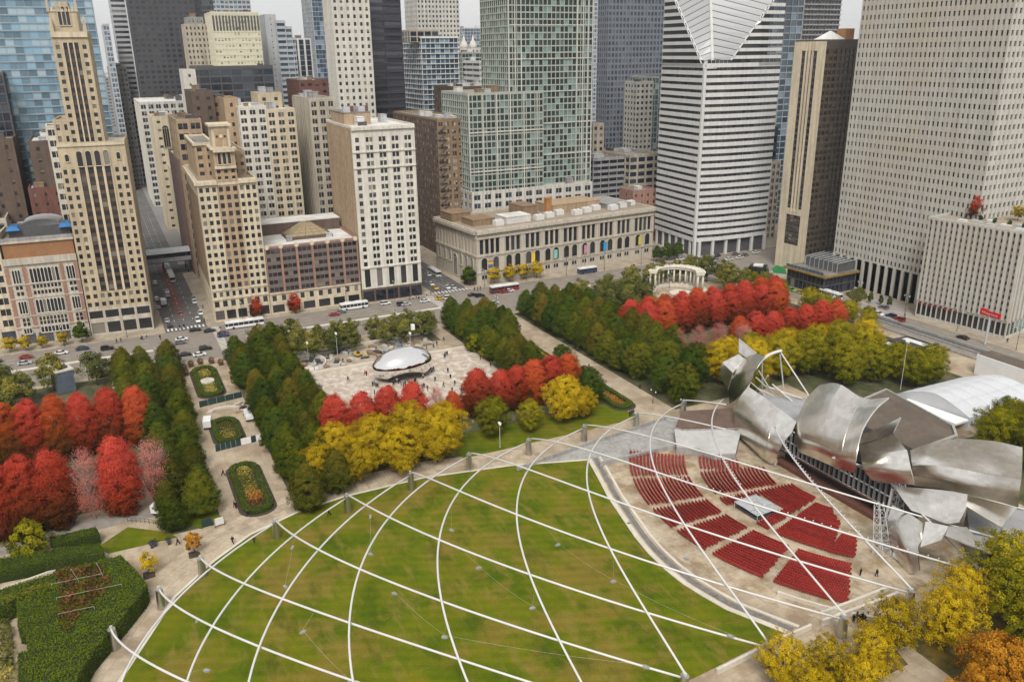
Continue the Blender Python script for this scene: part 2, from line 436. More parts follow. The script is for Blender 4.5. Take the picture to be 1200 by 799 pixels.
# big paving slabs of the walk round the lawn, each a slab of its own
M_slab = surf('walk_slab', (.42, .345, .25), var=.12, scale=.5, fine=2, dirt=(.26, .19, .125), dirt_scale=.16, dirt_amt=.7, objrand=.16)
def resample(pts, step):
    P = [Vector(p) for p in pts]; out = [P[0].copy()]; acc = 0.0
    for a, b in zip(P[:-1], P[1:]):
        L_ = (b-a).length; d = step-acc
        while d < L_: out.append(a.lerp(b, d/L_)); d += step
        acc = (acc+L_) % step
    return out
walk = tag(ribbon('lawn_walk', [(x-.2, y) for x, y in west[1:]], 1.0, .14, M_park), kind='structure')
RS = resample(west[1:], 3.0)
for i in range(len(RS)-1):
    a, b_ = RS[i], RS[i+1]; t = (b_-a).normalized(); n_ = Vector((-t.y, t.x))
    if n_.x > 0: n_ = -n_
    ta = (RS[min(i+1, len(RS)-1)]-RS[max(i-1, 0)]).normalized(); tb = (RS[min(i+2, len(RS)-1)]-RS[i]).normalized()
    na = Vector((-ta.y, ta.x)); nb_ = Vector((-tb.y, tb.x)); na = -na if na.x > 0 else na; nb_ = -nb_ if nb_.x > 0 else nb_
    for w0 in (.55, 3.35, 6.15):
        if w0 > 6 and i < 6: continue
        q_ = [a+na*w0+t*.04, b_+nb_*w0-t*.04, b_+nb_*(w0+2.7)-t*.04, a+na*(w0+2.7)+t*.04]
        b = MB(); b.prism([tuple(p) for p in q_], .11, .165+.006*((i+int(w0)) % 3)); b.build('paving_slab', M_slab, walk)
fullarc = [(158.2, 84.4)]+arc
def off(pts, dy): return [(x, y+dy) for x, y in pts]
ribbon('lawn_kerb', off(fullarc, .6), 1.1, .34, M_kerb)
ribbon('drain_strip', off(fullarc, 2.4), 1.2, .2, surf('drain_grey', (.17, .16, .15), var=.3, scale=.6))
ribbon('lawn_kerb', off(fullarc, 3.9), .7, .3, M_kerb)
# seating bowl floor
def polar(c, r, a): return (c[0]+r*math.cos(R(a)), c[1]+r*math.sin(R(a)))
bowl = [polar(SC, 66, a) for a in range(-136, -40, 4)]+[(238, 112), (238, 135), (160, 140), (150, 122)]
sheet('seating_bowl', bowl, .17, M_bowl)
# pale worn pads at the back of the bowl
sheet('ramp', [G(694, 541), G(705, 545), G(868, 505), G(790, 488), G(690, 520), G(604, 552)], .19, M_conc)

# ------------------------------------------------------------------ low walls
def wall(pts, wd, h, label, mat=None, name='low_wall', base=.1, group=None):
    o = ribbon(name, pts, wd, h, mat or M_conc, z0=base, kind=None)
    return tag(o, label, 'wall', group)
wall([G(703, 547), G(740, 538), G(800, 524)], .5, 1.5, 'grey concrete wall along the ramp beside the first seat rows')
wall([G(606, 552), G(690, 522), G(780, 492)], .4, 1.2, 'grey concrete parapet between the ramp and the trellis pylons')
wall([G(840, 790), G(905, 757), G(950, 737)], .5, 1.2, 'pale concrete wall along the eastern lawn edge', M_kerb)
wall([G(963, 733), G(1010, 716), G(1052, 700)], .6, 1.4, 'pale concrete wall on the outer side of the terrace steps', M_kerb)
wall([G(962, 722), G(1000, 708), G(1040, 692)], .6, 1.1, 'pale concrete wall on the inner side of the terrace steps', M_kerb)
wall([polar(SC, 62.5, a) for a in range(-62, -37, 4)], .5, 1.0, 'curved pale wall around the lower right seats', M_kerb)
wall([(60.2, 26.5), (60.2, 90)], 1.0, 1.1, 'long low pale wall between the ice rink terrace and the bean plaza', M_kerb)
wall([(37.5, 27), (37.5, 84)], .7, 1.0, 'long low pale wall behind the ice rink terrace', M_kerb)
wall([(104.4, 62), (104.4, 91)], .5, .7, 'low wall at the plaza edge beside the red trees', M_kerb)
wall([G(0, 694), G(60, 672), G(127, 652)], .5, .8, 'low pale wall running beside the clipped hedge', M_kerb)
wall([(100, 250.2), (170, 250.2), (225, 248.5)], .5, 1.0, 'long concrete ramp wall in the middle of the wide street', M_conc)
wall([(100, 254.4), (170, 254.4), (225, 253)], .5, 1.0, 'concrete ramp wall on the far side of the wide street', M_conc)
sheet('ramp_slot', rect(100, 225, 250.6, 254.0), .07, surf('ramp_dark', (.05, .05, .05)))
wall([(107, 244.2), (330, 244.2)], .5, 1.0, 'concrete parapet between the park and the wide street')

# ------------------------------------------------------------------ ice rink terrace under works
M_pale = surf('pale_stone', (.5, .46, .4), var=.15)
M_rink = surf('rink_floor', (.33, .265, .19), var=.25, scale=.3, dirt=(.46, .4, .32), dirt_scale=.4)
sheet('ice_rink', rect(39, 59, 29, 82), .2, M_rink)
ter = empty('stone_bench', (0, 0, 0))
bpy.data.objects.remove(ter)
M_wood = surf('timber', (.3, .2, .11), var=.25)
M_metal_d = surf('dark_metal', (.05, .05, .055), rough=.5, var=.2)
M_metal_l = surf('light_metal', (.45, .45, .44), rough=.45, var=.15)
rr = random.Random(3)
pal = [M_pale, surf('grey_white', (.45, .44, .42)), M_metal_l, M_wood, M_metal_d, surf('tarp_blue', (.1, .2, .3)), surf('brown_board', (.22, .15, .1))]
kinds = [('stacked_panel', 'stack of building panels lying on the ice rink'), ('work_table', 'work table standing on the ice rink')]
mk_stack = []
for mi, m_ in enumerate(pal):
    b = MB()
    for k in range(5): b.box(-1.2+.05*(k % 2), 1.2, -.6, .6-.04*(k % 3), .02+k*.17, .02+k*.17+.15)
    mk_stack.append(b.mesh('stacked_panel', m_))
names_p = ['pale stone', 'white', 'grey metal', 'timber', 'dark metal', 'blue', 'brown']
for k in range(78):
    mi = rr.randrange(len(pal))
    o = link('panel_stack', mk_stack[mi], None, (rr.uniform(40, 58), rr.uniform(30, 81), .2), (0, 0, rr.choice([0, 1.57, .3, -.4])), (rr.uniform(.6, 1.5), rr.uniform(.7, 1.6), rr.uniform(.5, 1.3)))
    tag(o, 'stack of %s panels lying on the ice rink terrace' % names_p[mi], 'panels', 'building material on the rink terrace in %s' % names_p[mi])
# oval rink enclosure at the south end
b = MB(); cx, cy_ = 49, 35
for i in range(20):
    a0, a1 = 2*math.pi*i/20, 2*math.pi*(i+.86)/20
    p = [(cx+r_*math.cos(a)*1.25, cy_+r_*math.sin(a)*.95) for a, r_ in ((a0, 6.0), (a1, 6.0), (a1, 5.75), (a0, 5.75))]
    b.prism(p, .2, 1.4)
tag(b.build('rink_barrier', M_white), 'round white barrier standing on the south end of the ice rink', 'barrier')
# small yellow excavator
ex = empty('excavator', (50, 52.5, .2), .5, 'small yellow excavator parked on the ice rink', 'excavator')
M_yel = surf('machine_yellow', (.62, .4, .03), rough=.5, var=.1)
ex.scale = (.6, .6, .6)
b = MB(); b.box(-2, 2, -1.6, -1, 0, .9); b.build('track', M_metal_d, ex)
b = MB(); b.box(-2, 2, 1, 1.6, 0, .9); b.build('track', M_metal_d, ex)
b = MB(); b.box(-2.3, 1.4, -1.4, 1.4, .95, 2.1); b.box(-2.3, -.8, -1.2, 1.2, 2.1, 2.6); b.build('body', M_yel, ex)
b = MB(); b.box(-.2, 1.3, -1.2, .2, 2.1, 3.5); b.build('cab', M_metal_d, ex)
b = MB(); b.tube([(1.4, .6, 1.6), (4.2, .6, 3.9), (6.2, .6, 2.2), (6.4, .6, .8)], [.35, .3, .22, .2], 6); b.build('arm', M_yel, ex)
b = MB(); b.frust(5.8, 7, 0, 1.2, .1, 6, 7.2, 0, 1.2, 1.0); b.build('bucket', M_metal_d, ex)

# ------------------------------------------------------------------ promenade beds with clipped hedge
def stadium(x0, x1, y0, y1, r, n=6):
    P = []
    for cx_, cy2, a0 in ((x1-r, y1-r, 0), (x0+r, y1-r, 90), (x0+r, y0+r, 180), (x1-r, y0+r, 270)):
        for k in range(n+1):
            a = R(a0+90*k/n); P.append((cx_+r*math.cos(a), cy2+r*math.sin(a)))
    return P
def leaf_quads(C, N, s, rg, asp=.7, spread=1.0):
    """diamond leaves of half-size s about centres C, facing N with scatter"""
    n = len(C)
    D = N+rg.normal(0, spread*.6, (n, 3)); D /= np.linalg.norm(D, axis=1)[:, None]+1e-9
    T = np.cross(D, rg.normal(0, 1, (n, 3))); T /= np.linalg.norm(T, axis=1)[:, None]+1e-9
    B_ = np.cross(D, T)
    s = (s*rg.uniform(.7, 1.3, n))[:, None]
    return np.stack([C-T*s, C-B_*s*asp, C+T*s, C+B_*s*asp], 1)
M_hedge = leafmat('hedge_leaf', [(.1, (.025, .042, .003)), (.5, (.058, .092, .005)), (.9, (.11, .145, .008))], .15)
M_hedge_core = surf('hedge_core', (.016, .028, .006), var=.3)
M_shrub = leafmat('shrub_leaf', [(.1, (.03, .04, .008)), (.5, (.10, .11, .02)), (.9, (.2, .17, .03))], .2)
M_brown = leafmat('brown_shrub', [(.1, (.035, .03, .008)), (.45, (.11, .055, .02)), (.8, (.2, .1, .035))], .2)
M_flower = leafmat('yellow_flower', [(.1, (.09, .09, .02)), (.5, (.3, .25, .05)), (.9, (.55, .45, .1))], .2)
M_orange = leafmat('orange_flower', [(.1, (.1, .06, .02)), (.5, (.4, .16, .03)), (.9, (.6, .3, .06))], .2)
def inside(p, poly):
    c = False; n = len(poly)
    for i in range(n):
        x1, y1 = poly[i]; x2, y2 = poly[i-1]
        if (y1 > p[1]) != (y2 > p[1]) and p[0] < (x2-x1)*(p[1]-y1)/(y2-y1+1e-12)+x1: c = not c
    return c
def hedge_mesh(name, poly, z0, z1, hole=None, dens=9, s=.2, mat=None, seed=1, sides=True, rough=.12):
    rg = np.random.default_rng(seed)
    xs = [p[0] for p in poly]; ys = [p[1] for p in poly]
    A = (max(xs)-min(xs))*(max(ys)-min(ys)); n = int(A*dens)
    P = np.c_[rg.uniform(min(xs), max(xs), n), rg.uniform(min(ys), max(ys), n)]
    k = np.array([inside(p, poly) and not (hole and inside(p, hole)) for p in P])
    P = P[k]
    lump = .1*np.sin(P[:, 0]*1.3+seed)+.1*np.sin(P[:, 1]*1.7)
    C = [np.c_[P, z1+rg.normal(0, rough, len(P))+lump]]; N = [np.tile([0, 0, 1.0], (len(P), 1))]
    if sides:
        for pl in [poly]+([hole] if hole else []):
            for i in range(len(pl)):
                a = np.array(pl[i-1]); b_ = np.array(pl[i]); L_ = np.linalg.norm(b_-a)
                m_ = int(L_*(z1-z0)*dens*1.3)
                if m_ < 1: continue
                t = rg.uniform(0, 1, m_)[:, None]
                nrm = np.array([b_[1]-a[1], a[0]-b_[0]])/(L_+1e-9)
                xy = a+(b_-a)*t+nrm*rg.normal(0, rough*.7, (m_, 1))
                C.append(np.c_[xy, rg.uniform(z0, z1, m_)]); N.append(np.tile([nrm[0], nrm[1], .2], (m_, 1)))
    C = np.concatenate(C); N = np.concatenate(N)
    Q = leaf_quads(C, N, s, rg, spread=.8)
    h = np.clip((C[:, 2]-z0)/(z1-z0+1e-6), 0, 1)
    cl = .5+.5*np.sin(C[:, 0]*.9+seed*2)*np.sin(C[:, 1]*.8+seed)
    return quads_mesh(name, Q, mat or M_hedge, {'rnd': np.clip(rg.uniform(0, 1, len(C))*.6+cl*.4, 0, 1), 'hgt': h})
def promenade_bed(x0, x1, y0, y1, label, seed, flowers, rim=True):
    cx_, cy2 = (x0+x1)/2, (y0+y1)/2
    L_ = (x1-x0)/2; W_ = (y1-y0)/2
    t = empty('flower_bed', (cx_, cy2, .12), 0, label, 'flower bed', 'clipped flower beds along the promenade')
    if rim:
        b = MB(); b.prism(stadium(-L_, L_, -W_, W_, W_*.95), 0, .16); b.build('soil_rim', M_soil, t)
    out = stadium(-L_+1.0, L_-1.0, -W_+.9, W_-.9, (W_-.9)*.95); inn = stadium(-L_+3.2, L_-3.2, -W_+2.3, W_-2.3, (W_-2.3)*.95)
    core = MB()
    k = len(out)
    for i in range(k):
        j = (i+1) % k
        core.face([(*out[i], .15), (*out[j], .15), (*out[j], 1.05), (*out[i], 1.05)])
        core.face([(*out[i], 1.05), (*out[j], 1.05), (*inn[j], 1.05), (*inn[i], 1.05)])
        core.face([(*inn[j], .15), (*inn[i], .15), (*inn[i], 1.05), (*inn[j], 1.05)])
    h = core.build('hedge', M_hedge_core, t)
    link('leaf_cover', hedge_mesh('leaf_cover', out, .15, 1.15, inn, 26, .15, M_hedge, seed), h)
    rg = np.random.default_rng(seed)
    for fi, (mx, fx, fw, hh) in enumerate(flowers):
        n = int(260*fw)
        C = np.c_[fx*L_+rg.normal(0, fw*1.1, n), rg.normal(0, (W_-2.2)*.45, n), rg.uniform(.2, hh, n)]
        k = np.array([inside(p, inn) for p in C]); C = C[k]
        Q = leaf_quads(C, np.tile([0, 0, 1.0], (len(C), 1)), .2, rg)
        tag(link('flower_clump', quads_mesh('flower_clump', Q, mx, {'rnd': rg.uniform(0, 1, len(C)), 'hgt': (C[:, 2]-.2)/hh}), t), kind='stuff')
    return t
bA = promenade_bed(35, 66, -4.6, 4.6, 'oval flower bed with a stone disc in its middle between two yellow clumps', 1, [(M_flower, -.55, 3, .9), (M_shrub, -.2, 2, .7), (M_flower, .5, 3.4, .9)])
b = MB(); b.prism([(2.6*math.cos(k*.314), 2.4*math.sin(k*.314)) for k in range(20)], .3, .75); b.build('stone_disc', M_pale, bA)
promenade_bed(84, 104, -4.6, 4.6, 'oval flower bed standing between the two green site fences', 2, [(M_shrub, -.3, 3, .8), (M_flower, .35, 3, .9)])
promenade_bed(117, 147, -4.2, 4.8, 'long oval flower bed with yellow clumps and an orange clump near the lawn', 3, [(M_flower, -.65, 3, 1.0), (M_shrub, -.2, 3, 1.1), (M_flower, .1, 2, .9), (M_orange, .4, 1.6, 1.8), (M_brown, .6, 2, 1.2)])
promenade_bed(112, 136, 108.5, 117, 'pointed flower bed with an orange clump on the north promenade', 4, [(M_orange, .3, 3, .9), (M_flower, -.4, 3, .7)])
promenade_bed(72, 98, 109, 114.5, 'flower bed with yellow bushes behind the red trees', 5, [(M_flower, .4, 3, 1.6), (M_flower, -.1, 3, 1.4)], False)
# ------------------------------------------------------------------ site fences with dark green screens
M_screen = surf('green_screen', (.02, .045, .042), var=.25, scale=.5)
def site_fence(a, b_, label, n):
    a = Vector(a); b_ = Vector(b_); d = (b_-a); L_ = d.length; rz = math.atan2(d.y, d.x)
    t = empty('site_fence', (a.x, a.y, .12), rz, label, 'fence')
    for i in range(n):
        m_ = MB(); m_.box(L_*i/n+.04, L_*(i+1)/n-.04, -.03, .03, .12, 2.1)
        m_.build('screen_panel', M_white if (n > 5 and i in (5, 6, 8)) else M_screen, t)
    for i in range(n+1):
        m_ = MB(); x = L_*i/n; m_.box(x-.03, x+.03, -.06, .06, 0, 2.2); m_.build('post', M_metal_l, t)
site_fence(G(234, 478), G(284, 466), 'dark green screened fence beside the bed with the stone disc', 5)
site_fence(G(253, 530), G(312, 515), 'dark green screened fence with white boards beside the long oval bed', 10)
site_fence(G(312, 515), G(305, 492), 'dark green screened fence closing the work site on its tree side', 5)
# stone fountain arc and rubble on the work site
b = MB()
for k in range(12):
    a0 = R(15+k*12.5); a1 = R(15+(k+.93)*12.5); cx_, cy2 = 79, 1.5
    p = [(cx_-r_*math.sin(a)*.7, cy2-r_*math.cos(a)) for a, r_ in ((a0, 5.2), (a1, 5.2), (a1, 3.6), (a0, 3.6))]
    b.prism(p, .12, .75)
tag(b.build('stone_arc', M_pale), 'pale curved stone arc inside the fenced work site', 'stone arc')
for k in range(9):
    b = MB(); q = 1+.5*rr.random(); b.frust(-q, q, -.5, .5, 0, -q*.8, q*.7, -.35, .4, .5+.4*rr.random())
    o = b.build('rubble_slab', [M_pale, M_wood, M_metal_d][k % 3], None, (rr.uniform(75, 82), rr.uniform(5.5, 9), .12), (0, 0, rr.random()*3))
    tag(o, 'loose %s slab piled inside the fenced work site' % ['stone', 'timber', 'dark'][k % 3], 'slab', 'rubble in the work site, %s' % ['stone', 'timber', 'dark'][k % 3])

# ------------------------------------------------------------------ tall clipped hedges and the planted garden (bottom left)
def poly_hedge(poly, z1, label, seed, dens=9, s=.24, name='hedge'):
    t = empty(name, (0, 0, 0), 0, label, 'hedge')
    c = Vector((sum(p[0] for p in poly)/len(poly), sum(p[1] for p in poly)/len(poly)))
    t.location = (c.x, c.y, .1)
    loc = [(p[0]-c.x, p[1]-c.y) for p in poly]
    a = sum(loc[i-1][0]*loc[i][1]-loc[i][0]*loc[i-1][1] for i in range(len(loc)))
    if a < 0: loc = loc[::-1]
    b = MB(); b.prism(loc, 0, z1-.25); b.build('stems', M_hedge_core, t)
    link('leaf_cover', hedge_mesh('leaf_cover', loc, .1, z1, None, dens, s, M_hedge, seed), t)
    return t
big = [G(*p, 4.2) for p in ((141, 650), (158, 666), (172, 684), (168, 692), (150, 714), (128, 740), (106, 766), (85, 805), (60, 860), (22, 860), (21, 765), (32, 762), (31, 735), (21, 733), (20, 701), (0, 708), (-60, 730), (-60, 712), (0, 690), (60, 672))]
poly_hedge(big, 4.2, 'broad tall clipped hedge with brown shrubs in its middle, curving along the lawn walk', 11, 26, .145)
def shrub_patch(poly, z0, z1, mat, label, seed, dens=14, name='shrub_patch', s=.28):
    rg = np.random.default_rng(seed); pl = [tuple(p) for p in poly]
    xs = [p[0] for p in pl]; ys = [p[1] for p in pl]; n = int((max(xs)-min(xs))*(max(ys)-min(ys))*dens)
    P = np.c_[rg.uniform(min(xs), max(xs), n), rg.uniform(min(ys), max(ys), n)]
    P = P[np.array([inside(p, pl) for p in P])]
    hgt = .5+.5*np.sin(P[:, 0]*1.1+seed)*np.sin(P[:, 1]*1.3+seed*2)
    z = z0+(z1-z0)*(hgt*.6+.4*rg.uniform(0, 1, len(P)))
    C = np.c_[P, z]
    Q = leaf_quads(C, np.tile([0, 0, 1.0], (len(C), 1)), s, rg)
    o = link(name, quads_mesh(name, Q, mat, {'rnd': rg.uniform(0, 1, len(C)), 'hgt': (z-z0)/(z1-z0)}))
    return tag(o, label, 'shrubs', None, 'stuff')
shrub_patch([G(*p, 4.3) for p in ((62, 668), (118, 660), (131, 682), (118, 700), (90, 725), (78, 742), (68, 725), (70, 690))], 4.0, 4.9, M_brown, 'rusty brown shrubs growing in the middle of the broad hedge', 5)
shrub_patch([G(*p, 4.3) for p in ((0, 700), (58, 681), (64, 688), (20, 702), (0, 708))], 4.0, 4.6, M_shrub, 'yellow green leaves along the top of the broad hedge', 6)
shrub_patch([G(*p) for p in ((0, 725), (12, 724), (18, 760), (16, 785), (0, 790))], .2, 1.6, M_shrub, 'low garden perennials in the bed beside the hedge opening', 7)
shrub_patch([G(*p) for p in ((0, 785), (18, 780), (20, 830), (0, 830))], .2, 1.8, M_flower, 'yellow perennials in the bed at the hedge foot', 8)
poly_hedge([G(*p, 3.2) for p in ((-40, 662), (0, 654), (62, 643), (117, 636), (121, 645), (121, 648), (60, 656), (0, 668), (-40, 678))], 3.2, 'long straight clipped hedge beside the low pale wall', 12, 26, .14)
poly_hedge([G(*p, 3.0) for p in ((58, 629), (112, 617), (116, 624), (62, 638))], 3.0, 'short clipped hedge behind the yellow bush tree', 13, 26, .14)
M_rail = surf('rail_grey', (.28, .27, .24), rough=.4)
for i, (p, q_) in enumerate((((66, 700), (142, 684)), ((68, 719), (110, 710)), ((83, 666), (92, 680)), ((113, 659), (120, 673)), ((60, 684), (118, 672)))):
    a = G(*p, 4.8); b_ = G(*q_, 4.8)
    m_ = MB(); m_.tube([(a.x, a.y, 4.8), (b_.x, b_.y, 4.8)], .04, 5)
    for e in (a, b_): m_.tube([(e.x, e.y, .1), (e.x, e.y, 4.8)], .06, 5)
    tag(m_.build('hedge_rail', M_rail), 'slim white rail lying over the brown shrubs of the broad hedge', 'rail', 'rails of the hedge frame')
# ================================================================== trees
M_bark = surf('bark', (.07, .055, .042), var=.3, scale=2)
M_bark_p = surf('pale_bark', (.3, .24, .22), var=.25, scale=2)
def crown_mesh(name, mat, seed, h0, h1, prof, n, leaf, nc, cs, inner=.45, lump=.25, upb=.5, oclump=.55):
    """leaf clumps spread through the crown; prof(t) gives the radius at relative height t"""
    rg = np.random.default_rng(seed)
    t = rg.uniform(0, 1, nc*4); r_ = np.array([prof(x) for x in t]); keep = rg.uniform(0, 1, nc*4) < r_/r_.max()
    t = t[keep][:nc]; r_ = r_[keep][:nc]; nc = len(t)
    ph = rg.uniform(0, 2*np.pi, nc)
    lob = 1+lump*np.sin(ph*3+seed)*np.cos(t*5+seed)+rg.normal(0, lump*.35, nc)
    rad = r_*np.sqrt(rg.uniform(inner**2, 1, nc))*lob
    CC = np.c_[rad*np.cos(ph), rad*np.sin(ph), h0+(h1-h0)*t]
    crnd = rg.uniform(0, 1, nc)
    idx = rg.integers(0, nc, n)
    off_ = rg.normal(0, 1, (n, 3)); off_ /= (np.linalg.norm(off_, axis=1)[:, None]+1e-6); off_ *= (rg.uniform(0, 1, n)**.4)[:, None]
    sz = cs*(.7+.6*crnd[idx])
    P = CC[idx]+off_*np.c_[sz, sz, sz*.8]
    N = off_*oclump+np.array([0, 0, upb])+np.c_[np.cos(ph[idx]), np.sin(ph[idx]), np.zeros(n)]*.9
    Q = leaf_quads(P, N, leaf, rg, .75, .7)
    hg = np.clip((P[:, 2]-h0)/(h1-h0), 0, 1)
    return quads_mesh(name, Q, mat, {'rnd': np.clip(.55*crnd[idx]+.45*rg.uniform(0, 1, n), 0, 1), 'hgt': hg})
def trunk_mesh(name, seed, h, r0, fork, spread, nl, top, mat, sub=0, thin=1.0):
    rg = random.Random(seed); b = MB()
    b.tube([(0, 0, -.2), (.05, 0, fork*.5), (0, .05, fork)], [r0*1.25, r0, r0*.85], 7)
    b.tube([(0, 0, fork*.97), (.1*rg.uniform(-1, 1), .1, (fork+top)/2), (0, 0, top)], [r0*.8, r0*.45, r0*.1], 6)
    for k in range(nl):
        a = 2*math.pi*k/nl+rg.uniform(-.4, .4); s_ = spread*rg.uniform(.6, 1); z0 = fork*rg.uniform(.85, 1.15) if nl < 12 else fork+(top-fork)*rg.uniform(0, .7)
        zt = z0+(top-z0)*rg.uniform(.55, .95)
        P = [(0, 0, z0), (math.cos(a)*s_*.45, math.sin(a)*s_*.45, z0+(zt-z0)*.5), (math.cos(a)*s_, math.sin(a)*s_, zt)]
        b.tube(P, [r0*.45*thin, r0*.28*thin, r0*.08*thin], 5)
        for q_ in range(sub):
            f = rg.uniform(.35, .9); a2 = a+rg.uniform(-.9, .9); s2 = s_*.45
            o = Vector(P[1]).lerp(Vector(P[2]), f*.9)
            b.tube([o, o+Vector((math.cos(a2)*s2, math.sin(a2)*s2, rg.uniform(.5, 2.2)))], [r0*.16*thin, r0*.05*thin], 4)
    return b.mesh(name, mat)
pv_oval = lambda R_: (lambda t: R_*(.1+.9*max(0, math.sin(math.pi*min(1, t*.9+.09)))**.6*(1.05-.35*t)))
pv_cone = lambda R_: (lambda t: R_*(min(1, .35+t*3.2)*(1-t**2.1)**.75+.03))
pv_broad = lambda R_: (lambda t: R_*max(.15, math.sin(math.pi*min(1, .12+.8*t))**.7))
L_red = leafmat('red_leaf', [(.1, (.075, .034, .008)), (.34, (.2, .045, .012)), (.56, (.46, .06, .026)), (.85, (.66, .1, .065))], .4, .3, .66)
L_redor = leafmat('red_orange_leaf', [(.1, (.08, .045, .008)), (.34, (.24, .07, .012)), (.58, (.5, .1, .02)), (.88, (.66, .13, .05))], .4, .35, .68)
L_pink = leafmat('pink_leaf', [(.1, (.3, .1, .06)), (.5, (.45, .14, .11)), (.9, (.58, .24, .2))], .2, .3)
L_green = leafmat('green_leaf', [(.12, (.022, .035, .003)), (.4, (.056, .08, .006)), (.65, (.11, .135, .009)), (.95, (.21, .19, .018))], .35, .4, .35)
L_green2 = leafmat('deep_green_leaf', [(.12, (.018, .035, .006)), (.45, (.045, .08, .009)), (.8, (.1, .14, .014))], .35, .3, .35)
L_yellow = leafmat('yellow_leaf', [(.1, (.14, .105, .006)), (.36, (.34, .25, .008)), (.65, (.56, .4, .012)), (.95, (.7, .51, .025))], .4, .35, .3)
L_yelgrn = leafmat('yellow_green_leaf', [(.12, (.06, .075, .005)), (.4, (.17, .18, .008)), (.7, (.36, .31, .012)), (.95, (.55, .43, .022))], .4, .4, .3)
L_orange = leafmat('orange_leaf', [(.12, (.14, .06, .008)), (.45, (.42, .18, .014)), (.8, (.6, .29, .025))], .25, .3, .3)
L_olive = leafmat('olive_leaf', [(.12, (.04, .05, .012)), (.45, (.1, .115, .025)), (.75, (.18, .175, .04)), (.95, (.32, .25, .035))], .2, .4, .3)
KIND = {}
def kind(key, mats, h, base, R_, prof, n, leaf, nc, cs, fork, nl, bark=M_bark, sub=0, spread=None, variants=3, r0=.22, inner=.45, lump=.25, thin=1.0):
    V = []
    for i in range(variants):
        mt = mats[i % len(mats)]
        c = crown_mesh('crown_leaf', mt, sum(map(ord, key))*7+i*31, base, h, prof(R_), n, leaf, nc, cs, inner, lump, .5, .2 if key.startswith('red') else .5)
        k = trunk_mesh('trunk_wood', i+len(key)*5, h, r0, fork, (spread or R_)*.8, nl, h*.88, bark, sub, thin)
        V.append((c, k))
    KIND[key] = (V, h)
kind('red', [L_red, L_redor, L_red, L_redor], 18, .8, 5.3, pv_oval, 52000, .125, 900, .85, 2.2, 7, variants=4, lump=.09, inner=.5)
kind('redsmall', [L_red, L_red, L_redor], 13, .8, 4.4, pv_oval, 34000, .125, 560, .75, 2, 6, lump=.1, inner=.5, variants=4)
kind('pinkbare', [L_pink], 17, 2.5, 4.4, pv_oval, 9000, .1, 260, 1.5, 2.2, 34, M_bark_p, 5, 4.4, variants=2, thin=.8)
L_rust = leafmat('rusty_green_leaf', [(.12, (.026, .034, .004)), (.4, (.066, .075, .007)), (.65, (.115, .105, .01)), (.95, (.19, .14, .018))], .2, .4, .35)
kind('linden', [L_green, L_green, L_green2, L_rust], 11.8, .8, 4.3, pv_cone, 27000, .13, 560, .65, 2, 5, lump=.12, inner=.5, variants=4)
kind('bigreen', [L_green2, L_green], 14, 1.6, 5.4, pv_broad, 28000, .14, 520, .75, 2.6, 6, lump=.25)
kind('locust', [L_yellow, L_yellow, L_yelgrn], 15, 2.4, 6.2, pv_broad, 32000, .135, 560, .8, 3.2, 9, sub=4, lump=.3, r0=.26)
kind('locustgreen', [L_yelgrn], 14, 2.2, 5.8, pv_broad, 30000, .135, 540, .8, 3, 9, sub=3, lump=.3, variants=2)
kind('olive', [L_olive], 10, 2.6, 3.9, pv_broad, 4200, .22, 75, 1.05, 2.8, 8, sub=3, lump=.4, variants=3, r0=.17)
kind('neargold', [L_yellow, L_yellow, L_yelgrn], 13, 2.8, 6.0, pv_broad, 15000, .15, 420, .7, 3, 12, sub=6, lump=.4, variants=3, r0=.2, inner=.3)
kind('nearorange', [L_orange], 13, 2.2, 5.6, pv_broad, 20000, .16, 380, .75, 2.8, 9, sub=4, lump=.35, variants=2)
kind('young', [L_orange, L_yellow], 4.6, 1.3, 1.9, pv_oval, 1500, .14, 40, .5, 1.2, 5, variants=2, r0=.09)
kind('shrubtree', [L_yelgrn], 7.5, .5, 4.0, pv_oval, 7000, .2, 90, .8, 1, 7, variants=1)
kind('streetgold', [L_yellow], 8, 2.4, 3.2, pv_broad, 3200, .2, 60, .85, 2.4, 7, sub=2, variants=1, r0=.12)
kind('streetgreen', [L_green2], 7, 1.8, 2.6, pv_oval, 3000, .2, 60, .8, 1.8, 6, variants=1, r0=.12)
kind('streetred', [L_red], 7.5, 1.2, 2.8, pv_oval, 3000, .18, 60, .8, 1.6, 8, variants=1, r0=.1)
trr = random.Random(11)
TREES = []
def tree(key, x, y, label, group, h=None, name=None, v=None, z=.1, sr=1.0):
    V, H = KIND[key]; c, k = V[v if v is not None else trr.randrange(len(V))]
    s = (h or H)/H
    t = empty(name or 'tree', (x, y, z), trr.uniform(0, 6.28), label, 'tree', group)
    t.scale = (s*sr, s*sr, s)
    link('trunk', k, t); link('crown', c, t)
    TREES.append(t)
    return t
def row(key, pts, label, group, name, hs=(1, 1), jit=.6, **kw):
    H = KIND[key][1]
    for p in pts:
        h = (p[2] if len(p) > 2 else H)*trr.uniform(*hs)
        tree(key, p[0]+trr.uniform(-jit, jit), p[1]+trr.uniform(-jit, jit), label, group, h, name, **kw)
